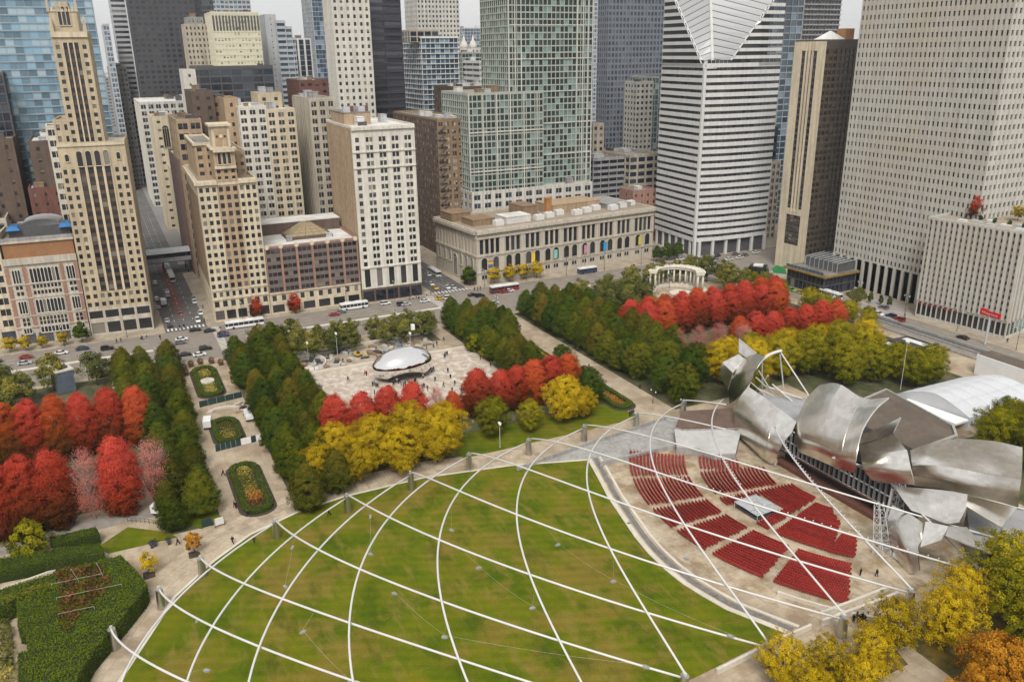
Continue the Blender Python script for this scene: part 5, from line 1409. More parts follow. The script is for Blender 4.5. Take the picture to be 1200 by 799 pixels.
for x in (W*.12, W*.88): link('window', arch_mesh(1.3, 2.6, W_cream2, GL_obj), B.root, (x, -.004, zS-4.5))
B.slab('F', rc, zS-.5, zS+.4, W_cream2, 'cornice', .002, .4)
B.roof(rc, zS, R_white, 1.0, 2, W_cream)
# left shoulder
B.tier((0, W*.24, 2, D-2), zS+.13, ht(Bp, 141), {'*': fc(nx=2, nz=2, wx=.45, wz=.5, wall=W_cream)}, W_cream, R_tan, .8, 0)
# shaft
sr = (W*.20, W*.715, 1.2, D-8)
B.mb('core', W_cream).box(sr[0]+.5, sr[1]-.5, sr[2]+.5, sr[3]-.5, zS, zT-.05)
sw = sr[1]-sr[0]; n2 = 12
for u0, u1 in ((0, sw*.27), (sw*.73, sw)): B.facade('F', sr, zS+.13, zT-3, 1, n2, .42, .5, W_cream, objs=True, u0=u0, u1=u1)
B.facade('F', sr, zS+.13, zT-3, 3, n2, .74, .55, W_cream2, objs=True, u0=sw*.27+.01, u1=sw*.73-.01, sp_mat=M_span, sp=-.42, pp=.12)
B.slab('F', sr, zT-3, zT, W_cream)
for sd in 'LRK': B.facade(sd, sr, zS+.13, zT, 4, n2, .4, .5, W_cream)
B.slab('F', sr, zT-1.2, zT+.4, W_cream2, 'cornice', .002, .6)
B.roof(sr, zT, R_tan, .8, 0, W_cream)
for x in (sr[0], sr[1]-1.2):
    q_ = MB(); q_.frust(x, x+1.4, sr[2], sr[2]+1.4, zT, x+.3, x+1.1, sr[2]+.3, sr[2]+1.1, zT+4.5); q_.frust(x+.3, x+1.1, sr[2]+.3, sr[2]+1.1, zT+4.5, x+.65, x+.75, sr[2]+.65, sr[2]+.75, zT+6); q_.build('finial', W_cream, B.root)
cr = (sr[0]+.4, sr[1]-2.4, 3.0, D-11)
B.mb('crown', W_cream).box(cr[0], cr[1], cr[2], cr[3], zT+.12, zC)
cw = cr[1]-cr[0]
for k in range(3): link('window', arch_mesh(cw*.115, 6.2, W_cream2, GL_obj), B.root, (cr[0]+cw*(.38+.145*k), cr[2]-.004, zT+6))
for k in range(9):
    q_ = MB(); x = cr[0]+cw*k/8; hh = (4.5 if k in (0, 8) else 1.6 if k % 2 else .9); q_.frust(x-.5, x+.5, cr[2]-.3, cr[2]+.7, zC, x-.3, x+.3, cr[2]-.1, cr[2]+.5, zC+hh); q_.build('merlon', W_cream, B.root)
B.mb('penthouse', W_cream).box(cr[0]+cw*.25, cr[0]+cw*.7, cr[2]+2, cr[3]-2, zC, zC+3.4)
B.done()
# ---- 4 stepped tower building with campanile top
A = G(252.5, 378); Bp = G(318, 369.3)
B = Bld('campanile_tower', 'tan brick corner tower with cream wings and a campanile top with three arches', A, Bp)
W = B.W; H1 = ht(A, 216); hc2 = ht(A+Vector((0, W*.4)), 176); hc3 = ht(A+Vector((0, W*.4)), 149)
D = A.x-onY(212.5, 199, A.y).x; D = min(max(D, 40), 62); wl, wr = W*.325, W*.685
rc = (0, W, 0, D)
B.mb('core', W_tan).box(.5, W-.5, .5, D-.5, 0, H1-.05)
B.facade('F', rc, 0, 5.2, 5, 1, .8, .74, W_cream2, GL_navy, objs=True); B.facade('F', rc, 5.2, 9.4, 7, 1, .56, .6, W_cream2, objs=True)
B.facade('F', rc, 9.4, 13.2, 9, 1, .5, .55, W_cream2, objs=True)
n = 13
for u0, u1, wm in ((0, wl, W_cream2), (wr, W, W_cream2)): B.facade('F', rc, 13.2, H1-1.2, 3, n, .58, .56, wm, objs=True, u0=u0, u1=u1, split=None)
B.facade('F', rc, 13.2, H1-1.2, 3, n, .58, .6, W_tan, objs=True, u0=wl+.01, u1=wr-.01, sp=-.3, pp=-.12)
B.slab('F', rc, H1-1.2, H1, W_cream2)
for z in (9.4, 13.2): B.slab('F', rc, z-.2, z+.25, W_cream2, 'string_course', .002, .35)
B.facade('L', rc, 0, 13.2, 10, 3, .5, .55, W_cream2); B.facade('L', rc, 13.2, H1-6, 12, n-1, .42, .5, W_brown, u0=2, u1=D-5); B.slab('L', rc, H1-6, H1, W_cream2); B.slab('L', rc, 13.2, H1-6, W_cream2, 'wall', -.5, 0, D-5, D-.03); B.slab('L', rc, 13.2, H1-6, W_cream2, 'wall', -.5, 0, .03, 2)
for sd in 'RK': B.facade(sd, rc, 0, H1, 9, 16, .42, .5, W_tan)
B.slab('L', rc, H1-.8, H1+.5, W_cream2, 'cornice', .002, 1.0); B.slab('F', rc, H1-.8, H1+.5, W_cream2, 'cornice', .002, .9, 0, wl); B.slab('F', rc, H1-.8, H1+.5, W_cream2, 'cornice', .002, .9, wr, W)
B.roof(rc, H1, R_tan, 1.0, 4, W_cream2)
tr_ = (wl, wr, -.15, 15)
B.mb('core', W_tan).box(wl, wr, .3, 15, H1, hc2)
B.facade('F', tr_, H1+.13, H1+5.5, 3, 2, .5, .55, W_tan, objs=True)
B.slab('F', tr_, H1+5.5, hc2, W_tan)
tw = wr-wl
for k in range(3): link('window', arch_mesh(tw*.15, (hc2-H1)*.36, W_cream2, GL_obj), B.root, (wl+tw*(.27+.23*k), -.16, H1+5.5+(hc2-H1-5.5)*.52))
B.slab('F', tr_, H1+5.2, H1+6.2, W_cream2, 'balcony', .002, .9); B.slab('F', tr_, hc2-.9, hc2+.5, W_cream2, 'cornice', .002, 1.3)
for sd in 'LR': B.facade(sd, tr_, H1+.13, hc2, 3, 4, .45, .5, W_tan)
B.roof(tr_, hc2, R_tan, .6, 0, W_cream2, .8)
tc_ = (wl+tw*.06, wr-tw*.12, .9, 12)
B.mb('campanile', W_cream2).box(*tc_, hc2+.12, hc3)
B.slab('F', tc_, hc2+1.3, hc3-1.3, W_tan, 'inset_panel', .003, .12, tw*.12, tw*.70)
for k in range(3):
    q_ = MB(); q_.tube([(0, 0, 0), (0, -.25, 0)], .75 if k == 1 else .4, 12); q_.build('roundel', W_cream2 if k == 1 else M_stage, B.root, (tc_[0]+tw*(.23+.18*k), .75, (hc2+hc3)/2+.6))
B.mb('cornice', W_cream2).box(tc_[0]-.9, tc_[1]+.9, tc_[2]-.9, tc_[3]+.9, hc3, hc3+.8)
# rear upper block
B.tier((2, W*.42, 16, D-1), H1+.13, H1+13, {'*': fc(bay=3.2, fl=3.4, wx=.5, wz=.5, wall=W_tan)}, W_tan, R_tar, 1.0, 2, W_cream2, .5)
B.tier((W*.45, W-1, 18, D-1), H1+.13, H1+9, {'*': fc(bay=3.2, fl=3.4, wx=.5, wz=.5, wall=W_tan)}, W_tan, R_tar, 1.0, 2)
B.done()
# ---- 5 terracotta block
A = G(318.5, 369.2); Bp = G(424, 354.7)
B = Bld('terracotta_block', 'low wide brown office block with pink stone piers and a white roof', A, Bp)
W = B.W; H = ht(Bp, 281); rc = (0, W, 0, 40)
B.mb('core', W_terra).box(.5, W-.5, .5, 39.5, 0, H-.05)
B.facade('F', rc, 0, 4.6, 6, 1, .76, .72, W_cream2, GL_navy, objs=True); B.facade('F', rc, 4.6, 9.0, 10, 1, .45, .55, W_cream2, objs=True)
M_spg = surf('spandrel_greybrown', (.15, .125, .11), var=.15)
B.facade('F', rc, 9.0, H, 6, 6, .86, .52, W_terra, objs=True, sub=3, mul=.12, sp_mat=M_spg, sp=-.25, pp=.25, split='pier', dep=.6)
for k in range(7): q_ = MB(); q_.tube([(0, -.45, 0), (0, .1, 0)], 1.0, 12); q_.build('roundel', W_cream2, B.root, (min(max(W*k/6, .9), W-.9), 0, H+.6))
for sd in 'LRK': B.facade(sd, rc, 0, H, 8, 8, .5, .5, W_brown)
B.slab('F', rc, 8.8, 9.4, W_cream2, 'string_course', .26, .5); B.roof(rc, H, R_white, .9, 3, W_terra)
q_ = MB(); q_.frust(W*.32, W*.78, 12, 24, H+1.4, W*.5, W*.6, 16, 20, H+6.2); q_.build('skylight', glass('glass_warm', (.45, .36, .2), (.6, .52, .35), lightf=.5), B.root)
for k in range(6):
    f = k/5; q_ = MB(); xa = W*(.32+.46*f); xb = W*(.5+.1*f); q_.tube([(xa, 12, H+1.45), (xb, 16, H+6.25)], .16, 4); q_.build('glazing_bar', W_brown, B.root)
for k in range(1, 4):
    f = k/4; q_ = MB(); q_.tube([(W*(.32+.18*f), 12+4*f, H+1.4+4.8*f), (W*(.78-.18*f), 12+4*f, H+1.4+4.8*f)], .14, 4); q_.build('glazing_bar', W_brown, B.root)
B.mb('skylight_base', W_dkbrown).box(W*.3, W*.8, 11, 25, H+.12, H+1.4)
B.mb('rear_wall', W_dkbrown).box(.5, W-.5, 27, 39, H+.12, H+5); B.mb('rear_roof', R_white).box(.3, W-.3, 26.8, 39.2, H+5.003, H+5.4)
B.done()
# ---- 6 white tower with brown side
A = G(426, 355.3); Bp = G(495, 346)
B = Bld('white_tower', 'tall white glazed office tower with a plain brown brick side wall', A, Bp)
W = B.W; H = ht(Bp, 148); rc = (0, W, 0, 44)
B.mb('core', W_white).box(.5, W-.5, .5, 43.5, 0, H-.05)
B.slab('F', rc, 0, 6.0, W_dkbrown, 'shopfront_wall', -.5, 0)
for k in range(5): B.slab('F', rc, .4, 5.0, GL_navy, 'shop_window', .004, .1, W*(k+.08)/5, W*(k+.92)/5)
B.facade('F', rc, 6.0, 15.5, 5, 1, .46, .84, W_white, objs=True, sub=1)
n = 17; zt = H-3
B.facade('F', rc, 15.5, zt, 1, n, .36, .6, W_white, objs=True, u0=0, u1=W*.17)
B.facade('F', rc, 15.5, zt, 4, n, .54, .6, W_white, objs=True, sub=2, mul=.35, u0=W*.17+.005, u1=W-.3)
B.slab('F', rc, zt, H, W_white); B.slab('F', rc, 15.5, zt, W_white, 'wall', -.5, 0, W-.3, W)
for z in (15.5, zt-2*(zt-15.5)/n, 15.5+(zt-15.5)*13/n): B.slab('F', rc, z-.25, z+.3, W_white, 'string_course', .002, .45)
B.slab('F', rc, H-.7, H+.6, W_white, 'cornice', .002, .8)
B.facade('L', rc, 0, H, 9, 20, .26, .4, W_tan); B.facade('R', rc, 0, H, 10, 20, .5, .55, W_tan); B.facade('K', rc, 0, H, 6, 20, .4, .5, W_brown)
B.roof(rc, H, R_white, 1.0, 3, W_white)
B.mb('penthouse', W_tan).box(2, W*.5, 18, 42, H+.12, H+5); B.mb('penthouse_roof', R_tar).box(1.8, W*.5+.2, 17.8, 42.2, H+5, H+5.4)
for k in range(5): q_ = MB(); q_.box(0, 3, 0, 2.4, 0, 2.2); q_.build('roof_unit', [W_silver, W_red, W_grey][k % 3], B.root, (2.5+k*2.2, 20+3*(k % 3), H+5.41+.01*k))
B.done()
# ---- 8 long stone library building
A = G(559.3, 335); Bp = G(764, 299.8)
B = Bld('stone_library', 'long low limestone building with tall arched windows and hanging banners', A, Bp)
W = B.W; H = ht(A, 273); D = 42; rc = (0, W, 0, D)
B.mb('core', W_lime).box(.5, W-.5, .5, D-.5, 0, H-.05)
B.slab('F', rc, 0, H*.56, W_lime, 'wall'); B.slab('L', rc, 0, H*.56, W_lime, 'wall')
ew = W*.135; bays = [(0, ew, 4)]+[(ew+(W-2*ew)*k/7, ew+(W-2*ew)*(k+1)/7, 3) for k in range(7)]+[(W-ew, W, 4)]
za, zb = H*.56, H*.86
for x0, x1, n in bays:
    m_ = (x1-x0)*.10
    B.facade('F', rc, za, zb, n, 1, .70, .93, W_lime, objs=True, u0=x0+m_, u1=x1-m_, dep=.7, pane=GL_objd)
    for pa, pb in ((x0+.001, x0+m_), (x1-m_, x1-.001)): q_ = MB(); B.fbox(q_, 'F', rc, pa, pb, za, zb, -.7, .25); q_.build('pier', W_lime, B.root)
    for k in range(2):
        xc = x0+(x1-x0)*(.28+.44*k); link('window', arch_mesh(3.2, H*.24, W_lime, GL_objd, False, .3, .4, 0), B.root, (xc, -.004, H*.385))
        for e in (-.75, .75): link('window', pane_mesh(1.1, 1.9, GL_objd), B.root, (xc+e, -.07, H*.135))
        q_ = MB(); q_.box(xc-1.7, xc+1.7, -.12, -.003, H*.135-1.2, H*.135-.9); q_.build('sill', W_lime, B.root)
B.slab('F', rc, zb, H, W_lime); B.slab('F', rc, H*.53, H*.57, W_lime, 'string_course', .003, .5); B.slab('F', rc, H*.22, H*.245, W_lime, 'string_course', .003, .4)
B.slab('F', rc, zb, zb+.9, W_lime, 'string_course', .003, .55); B.slab('F', rc, H-1.1, H+.3, W_lime, 'cornice', .003, 1.3)
for k in range(90): q_ = MB(); x = W*(k+.3)/90; q_.box(x, x+.5, -.9, -.56, H-1.5, H-1.1); q_.build('dentil', W_lime, B.root)
B.facade('L', rc, za, zb, 13, 1, .6, .93, W_lime, dep=.7); B.slab('L', rc, zb, H, W_lime); B.slab('L', rc, H*.53, H*.57, W_lime, 'string_course', .003, .5); B.slab('L', rc, H-1.1, H+.3, W_lime, 'cornice', .003, 1.3)
for k in range(7):
    big_ = k == 3
    link('window', arch_mesh(3.6 if big_ else 2.4, H*.42 if big_ else H*.22, W_lime, GL_objd, False, .3, .35, 2), B.root, (.016, D*(.1+.133*k), H*.24 if big_ else H*.385), (0, 0, -math.pi/2))
B.facade('R', rc, 0, H, 9, 4, .5, .6, W_lime); B.slab('K', rc, 0, H, W_brown)
B.roof(rc, H, R_tan, .9, 0, W_lime, .6)
for k, cc in enumerate(((.75, .5, .03), (.2, .5, .42), (.5, .2, .32), (.02, .28, .55), (.55, .45, .06))):
    bx0 = [.292, .415, .585, .70, .915][k]*W
    q_ = MB(); q_.box(-1.0, 1.0, -.25, -.2, -2.2, 2.2); q_.build('banner', surf('banner_%d' % k, cc, rough=.7), B.root, (bx0, -.25, H*.37))
q_ = MB()
for k, cc in enumerate(((.5, .05, .05), (.7, .35, .03), (.7, .6, .05), (.1, .4, .12), (.05, .12, .45), (.25, .07, .3))):
    q_ = MB(); q_.box(-1.3, 1.3, -.25, -.2, 1.2-.45*k, 1.2-.45*k+.43); q_.build('banner_stripe', surf('rainbow_%d' % k, cc, rough=.7), B.root, (ew*.5, -.25, H*.37))
for x0, x1, y0, y1, h_, mt in ((W*.05, W*.16, 12, 24, 3, W_brown), (W*.2, W*.33, 8, 18, 3.2, R_white), (W*.36, W*.44, 20, 34, 5, W_brown), (W*.5, W*.78, 16, 32, 4.5, W_tan), (W*.8, W*.93, 10, 30, 2.4, W_grey), (W*.02, W*.12, 28, 40, 4, W_brown)):
    q_ = MB(); q_.box(x0, x1, y0, y1, H+.12, H+h_); q_.box(x0-.2, x1+.2, y0-.2, y1+.2, H+h_, H+h_+.3); q_.build('roof_house', mt, B.root)
for k in range(12):
    q_ = MB(); q_.box(0, 4.5, 0, 3.4, 0, 2.4); q_.tube([(1.2, 1.7, 2.4), (1.2, 1.7, 2.8)], .9, 10); q_.tube([(3.3, 1.7, 2.4), (3.3, 1.7, 2.8)], .9, 10)
    q_.build('roof_unit', R_white, B.root, (W*(.14+.072*k), 7+(k % 3)*2.5, H+.14+.01*k))
q_ = MB(); q_.box(-1.5, 1.5, -1.2, 1.2, 0, 9); q_.box(-1.7, 1.7, -1.4, 1.4, 9, 9.6); q_.build('chimney', surf('orange_brick', (.36, .17, .06), var=.15), B.root, (W*.455, 13, H+.12))
B.done()
# ---- 10 striped white tower with the slanted diamond top
A = G(766, 284.5); Bp = G(812.5, 301.7)
B = Bld('striped_tower', 'white and dark striped office tower with a slanted diamond shaped glass top', A, Bp)
W = B.W; D = (onX(889, 292, Bp.x-2)-Vector((Bp.x, Bp.y, 0))).length if False else 46
Hc = ht(Bp, 80); HT = 185; fl = 3.4; nfl = int((Hc-8)/fl); fl = (Hc-8)/nfl
rc = (0, W, 0, D)
B.mb('core', W_dark).box(.9, W-.9, .9, D-.9, 0, Hc-.3)
def band(z, zt, x0, x1, y0, y1):
    """one white floor band on the two seen faces, the east one slightly bowed"""
    q_ = MB(); q_.box(x0, x1, 0, .8, z, zt); 
    if x1 >= W-.01: q_.box(W-.8, W, .8, y1, z, zt)
    return q_
GLs = MB()
for k in range(nfl+1):
    z = 8+k*fl
    q_ = MB(); q_.box(0, W-1.4, 0, .85, z, z+fl*.57); q_.build('spandrel', W_stripe, B.root)
    q_ = MB()
    pts = [(W-.85, 1.6), (W+.0, 1.6), (W+1.6, D*.32), (W+1.6, D*.68), (W, D), (W-.85, D)]
    q_.prism(pts, z, z+fl*.57, bottom=True); q_.build('spandrel', W_stripe, B.root)
    for j in range(14):
        GLs.face([((W-1.4)*(j+.03)/14, .45, z+fl*.52), ((W-1.4)*(j+.97)/14, .45, z+fl*.52), ((W-1.4)*(j+.97)/14, .45, z+fl), ((W-1.4)*(j+.03)/14, .45, z+fl)], B.rs.random()*.8)
    E = [(W-.35, 1.6), (W+1.2, D*.32), (W+1.2, D*.68), (W-.35, D)]
    for a_, b_ in zip(E[:-1], E[1:]):
        for j in range(6):
            p0 = Vector(a_).lerp(Vector(b_), (j+.04)/6); p1 = Vector(a_).lerp(Vector(b_), (j+.96)/6)
            GLs.face([(p0.x, p0.y, z+fl*.52), (p1.x, p1.y, z+fl*.52), (p1.x, p1.y, z+fl), (p0.x, p0.y, z+fl)], B.rs.random()*.8)
# upper floors cut by the slanted top
sx = (W-3)/(ht((A.x, A.y), 0)-Hc+8)*1.0
z = Hc
k = 0
while z < HT:
    xe = W-2-(z-Hc)*sx
    if xe > 1.5:
        q_ = MB(); q_.box(0, xe, 0, .85, z+fl*.1, z+fl*.56); q_.build('spandrel', W_stripe, B.root)
        GLs.face([(0, .45, z+fl*.56), (xe-.5, .45, z+fl*.56), (xe-.5-fl*.5*sx, .45, z+fl*1.1), (0, .45, z+fl*1.1)], B.rs.random()*.8)
    ys = 14+(z-Hc)*sx*.9
    if ys < D-2:
        q_ = MB(); q_.prism([(W-.85, ys), (W+.5, ys), (W+1.6, max(ys+.1, D*.68)), (W, D), (W-.85, D)], z+fl*.1, z+fl*.56, bottom=True); q_.build('spandrel', W_stripe, B.root)
        GLs.face([(W+.2, ys+.5, z+fl*.56), (W+1.0, max(ys+.6, D*.68), z+fl*.56), (W+1.0, max(ys+.6, D*.68), z+fl*1.1), (W+.2, ys+.5+fl*.5*sx, z+fl*1.1)], B.rs.random()*.8)
    z += fl; k += 1
o = GLs.build('glazing', glass('glass_charcoal', (.045, .047, .05), (.12, .12, .12), lightf=.85), B.root); o['kind'] = 'stuff'
dz = HT-Hc; xe = W-2-dz*sx; ys = 14+dz*sx*.9
M_diamond = surf('diamond_glass', (.36, .365, .37), rough=.3, var=.02, scale=.2)
# two slanted sheets meeting on the diagonal seam, each in narrow glazing strips
P0 = Vector((W-2, .9, Hc)); PL = Vector((xe, .9, HT)); PM = Vector(((W+xe)/2-4, D*.5, HT+dz*.25)); P1 = Vector((W-1, 14, Hc)); PR = Vector((W-1, ys, HT))
PC0 = Vector((W-2, 6, Hc+1)); 
ns = 34
for half, (a_, b_, c_, d_) in enumerate(((P0, PL, PC0, PM), (PC0, PM, P1, PR))):
    for k in range(ns):
        f0, f1 = k/ns, (k+.9)/ns
        q_ = MB(); q_.face([a_.lerp(b_, f0), c_.lerp(d_, f0), c_.lerp(d_, f1), a_.lerp(b_, f1)]); o = q_.build('slant_strip', M_diamond, B.root)
    nn = (c_-a_).cross(b_-a_).normalized(); nn = nn if nn.z > 0 else -nn
    q_ = MB()
    for k in range(ns): q_.face([p_-nn*.35 for p_ in (a_.lerp(b_, k/ns), c_.lerp(d_, k/ns), c_.lerp(d_, (k+1)/ns), a_.lerp(b_, (k+1)/ns))])
    q_.build('slant_base', W_dark, B.root)
for a_, b_ in ((P0, PL), (PC0, PM), (P1, PR)):
    q_ = MB(); q_.tube([a_, b_], .7, 6); q_.build('edge_trim', W_stripe, B.root)
q_ = MB(); q_.box(W-2.2, W+.3, 1.0, 14.5, Hc-.5, Hc+1.2); q_.build('ledge', W_stripe, B.root)
q_ = MB(); q_.box(W-1.5, W-.2, .0, 1.5, 0, Hc); q_.build('corner_fin', W_stripe, B.root)
for k in range(6): q_ = MB(); q_.box(-.7, .7, -.6, .7, 0, 8); q_.build('pillar', W_stripe, B.root, (W*(k+.3)/6, .8, 0))
for k in range(6):
    yy = 3+(D-4)*k/5; q_ = MB(); q_.box(-.7, .7, -.6, .7, 0, 8); q_.build('pillar', W_stripe, B.root, (W+.3, yy, 0))
B.mb('lobby_glass', GL_teal).box(1.5, W-1.6, 1.6, D-1, 0, 7.9)
B.mb('core', W_dark).box(.9, W-10, 20, D-.9, Hc-.3, Hc+30)
B.done()
# ---- 11 cream finned slab with bronze side
A = G(908, 310.5); Bp = G(940, 319)
B = Bld('finned_slab', 'slim cream stone slab tower with a dark bronze glass side wall', A, Bp)
W = B.W; H = ht(Bp, 49); D = (onX(1001, 60, Bp.x)-Vector((Bp.x, Bp.y, H))).length
D = max(26, min(D, 60)); rc = (0, W, 0, D)
B.mb('core', W_dark).box(.5, W-.5, .5, D-.5, 0, H-.05)
cf = [0, .22, .36, .395, .49, .525, .62, .655, .78, 1]
zl = ht(Bp, 252)
for i, (u0, u1) in enumerate(((0, .24), (.375, .42), (.58, .625), (.76, 1))):
    q_ = MB(); B.fbox(q_, 'F', rc, W*u0, W*u1, zl if i in (1, 2) else 0, H, -.5, .3); q_.build('fin', W_cream2, B.root)
q_ = MB(); B.fbox(q_, 'F', rc, W*.47, W*.53, zl, H, -.5, .3); q_.build('fin', W_cream2, B.root)
B.facade('F', rc, zl, H-4, 4, 26, .95, .6, W_bronze, GL_navy, u0=W*.24, u1=W*.76, sp=-.34, pp=-.3, blinds=False)
B.slab('F', rc, zl-1.5, zl+1.5, W_cream2, 'wall', -.45, .1, W*.24+.01, W*.76-.01); B.slab('F', rc, H-4, H, W_cream2, 'wall', -.45, .1, W*.24+.01, W*.76-.01)
B.facade('F', rc, 12, zl-1.5, 4, 8, .8, .55, W_bronze, GL_dark, u0=W*.24+.01, u1=W*.76-.01, sp=-.3, pp=-.3)
B.slab('F', rc, 0, 12, W_cream2, 'wall', -.45, .05, W*.24+.01, W*.76-.01)
B.facade('R', rc, 8, H-3, 9, 32, .8, .6, W_bronze, glass('glass_bronze', (.035, .026, .02), (.1, .08, .06), lightf=.85), sp=-.15); B.slab('R', rc, H-3, H, W_bronze); B.slab('R', rc, 0, 8, W_grey)
B.facade('L', rc, 0, H, 9, 32, .8, .6, W_bronze); B.slab('K', rc, 0, H, W_cream2)
B.roof(rc, H, R_white, .8, 0, W_dark)
q_ = MB(); q_.frust(W*.3, W*1.0-1, 4, 16, H+.15, W*.6, W*.65, 9.9, 10.1, H+4.5); q_.build('roof_cap', R_white, B.root)
q_ = MB(); q_.box(W-8, W-3, D-10, D-4, H+.12, H+5.5); q_.build('penthouse', surf('orange_panel', (.4, .2, .09)), B.root)
B.done()
# ---- 12 glass restaurant pavilion
A = G(921, 334); Bp = G(964, 347)
B = Bld('glass_pavilion', 'low glass fronted pavilion with a gold edged roof terrace before the punched window tower', A, Bp)
W = B.W; D = 20; rc = (0, W, 0, D); H = ht(Bp, 326)
B.mb('core', W_dark).box(.5, W-.5, .5, D-.5, 0, H-.05)
B.facade('F', rc, 0, H, 9, 2, .93, .9, W_dark, GL_navy, objs=True); B.facade('R', rc, 0, H, 8, 2, .93, .9, W_dark, GL_navy)
B.slab('L', rc, 0, H, W_dark); B.slab('K', rc, 0, H, W_dark)
M_gold = surf('gold_edge', (.35, .22, .06), rough=.4, metal=.3)
B.mb('roof_edge', M_gold).box(-1.2, W+1.5, -1.5, D+.5, H, H+.9)
B.mb('roof', R_tar).box(-1, W+1.2, -1.2, D+.3, H+.9, H+1.0)
for i in range(10):
    q_ = MB(); q_.box(-.02+W*i/10+.1, W*(i+1)/10-.1, -.9, -.85, H+1.0, H+2.3); q_.build('glass_rail', GL_sky, B.root)
B.mb('terrace_glass', glass('glass_grey', (.16, .17, .165), (.25, .25, .24), lightf=.8)).box(3, W-1, 8, D, H+1.0, H+5)
for i in range(8): q_ = MB(); q_.tube([(3+i*2.6, 7.9, H+1.0), (3+i*2.6, 7.9, H+5.2), (3+i*2.6, D, H+5.9)], .12, 4); q_.build('canopy_rib', W_silver, B.root)
B.done()
# ---- 13 punched window tower
A0 = G(1012, 341); yv = A0.y+1.5
pL = onY(974, 320, yv); pR = onY(1168, 130, yv)
B = Bld('punched_window_tower', 'vast pale stone office tower with a grid of small punched windows', (pL.x, yv), (pR.x, yv))
W = B.W; H = 185; D = 34; rc = (0, W, 0, D)
B.mb('core', W_pru).box(.5, W-.5, .5, D-.5, 0, H-.05)
nz = 46
B.facade('F', rc, 13, H, 33, nz, .5, .5, W_pru, GL_dark, pp=.1, sp=-.05, dep=.6); B.facade('R', rc, 13, H, 13, nz, .5, .5, W_pru, GL_dark, pp=.1, sp=-.05, dep=.6)
B.facade('L', rc, 13, H, 13, nz, .4, .46, W_pru); B.slab('K', rc, 0, H, W_pru)
for k in range(17): q_ = MB(); q_.box(-.65, .65, -.4, .6, 0, 13); q_.build('pillar', W_pru, B.root, (W*(k+.04)/16.2+.4, 0, 0))
B.mb('lobby_glass', GL_navy).box(.8, W-.8, .5, D-.8, 0, 12.9); B.slab('R', rc, 0, 13, W_pru); B.slab('L', rc, 0, 13, W_pru)
B.roof(rc, H, R_tar, 1, 0, W_pru)
B.done()
# ---- 14 finned wing
A = G(1072, 370.5); Bp = G(1177, 398)
B = Bld('finned_wing', 'lower pale stone wing with close vertical fins and a planted roof terrace', A, Bp)
W = B.W; H = ht(A, 257); D = 44; rc = (0, W, 0, D)
B.mb('core', W_pru).box(.5, W-.5, .5, D-.5, 0, H-.05)
nb = 17
B.facade('F', rc, 7, H, nb, 13, .5, .5, W_pru, GL_dark, pp=.6, sp=-.3, dep=.6, split='pier', objs=True); B.facade('R', rc, 7, H, 15, 13, .46, .5, W_pru, GL_dark, pp=.6, sp=-.3, dep=.6)
B.facade('F', rc, 0, 7, nb, 1, .82, .7, W_pru, GL_green, pp=.1, objs=True, pane=GL_obj); B.facade('R', rc, 0, 7, 15, 1, .82, .7, W_pru, GL_green)
B.slab('L', rc, 0, H, W_pru); B.slab('K', rc, 0, H, W_pru)
B.roof(rc, H, R_tan, .9, 0, W_pru, .5)
M_signred = surf('sign_red', (.5, .015, .02), rough=.5)
for k in range(8): q_ = MB(); q_.box(W*k/nb+.9, W*(k+1)/nb-.1, -.12, -.003, 5.4, 6.6); q_.build('red_awning', surf('awning_red', (.19, .03, .03)), B.root)
for k in range(15): q_ = MB(); q_.tube([(0, 0, 0), (0, 0, 1.1)], .06, 4); q_.build('rail_post', W_silver, B.root, (W*(k+.5)/15, .3, H+.9))
q_ = MB(); q_.tube([(0, .3, H+2), (W, .3, H+2)], .06, 4); q_.tube([(0, .3, H+1.5), (W, .3, H+1.5)], .05, 4); q_.build('terrace_rail', W_silver, B.root)
for k in range(7): q_ = MB(); q_.box(-1.6, 1.6, -1.2, 1.2, 0, .8); q_.build('roof_planter', W_silver if k % 2 else R_white, B.root, (W*(.3+.1*k), 4+(k % 3)*4, H+.13))
wing = B; wingH = H
B.done()
tz = H+.12
for fx, fy, key, hh, lb in ((.30, 12, 'streetred', 9, 'red tree growing on the finned wing roof terrace'), (.62, 22, 'streetgold', 6, 'bare golden tree on the finned wing roof terrace'), (.95, 20, 'streetgold', 8, 'yellow tree at the corner of the finned wing roof terrace')):
    p = A+wing.u*(W*fx)+Vector((-wing.u.y, wing.u.x))*fy; tree(key, p.x, p.y, lb, None, hh, 'roof_tree', z=tz+.1)
for k in range(4):
    p = A+wing.u*(W*(.42+.15*k))+Vector((-wing.u.y, wing.u.x))*9; tree('streetgreen', p.x, p.y, 'low green shrub on the finned wing roof terrace', 'roof terrace shrubs', 2.4, 'roof_shrub', z=tz+.1)
# red sign on a pole before the wing
def text_mesh(s_, size, mat, ext=.06):
    cu = bpy.data.curves.new('lettering', 'FONT'); cu.body = s_; cu.size = size; cu.extrude = ext; cu.align_x = 'CENTER'; cu.align_y = 'CENTER'
    o = bpy.data.objects.new('tmp', cu); col.objects.link(o); dg = bpy.context.evaluated_depsgraph_get()
    me = bpy.data.meshes.new_from_object(o.evaluated_get(dg)); bpy.data.objects.remove(o); me.materials.clear(); me.materials.append(mat)
    return me
g = G(1154, 404); t = empty('pole_sign', (g.x, g.y, .16), R(-2), 'red shop sign with white script letters on a grey pole', 'sign')
q_ = MB(); q_.tube([(0, 0, 0), (0, 0, 11)], .35, 8); q_.build('pole', W_silver, t)
q_ = MB(); q_.box(-4.0, 4.0, -.3, .3, 10.7, 12.7); q_.box(-4.0, -1.2, -.25, .25, 12.7, 13.1); q_.build('board', M_signred, t)
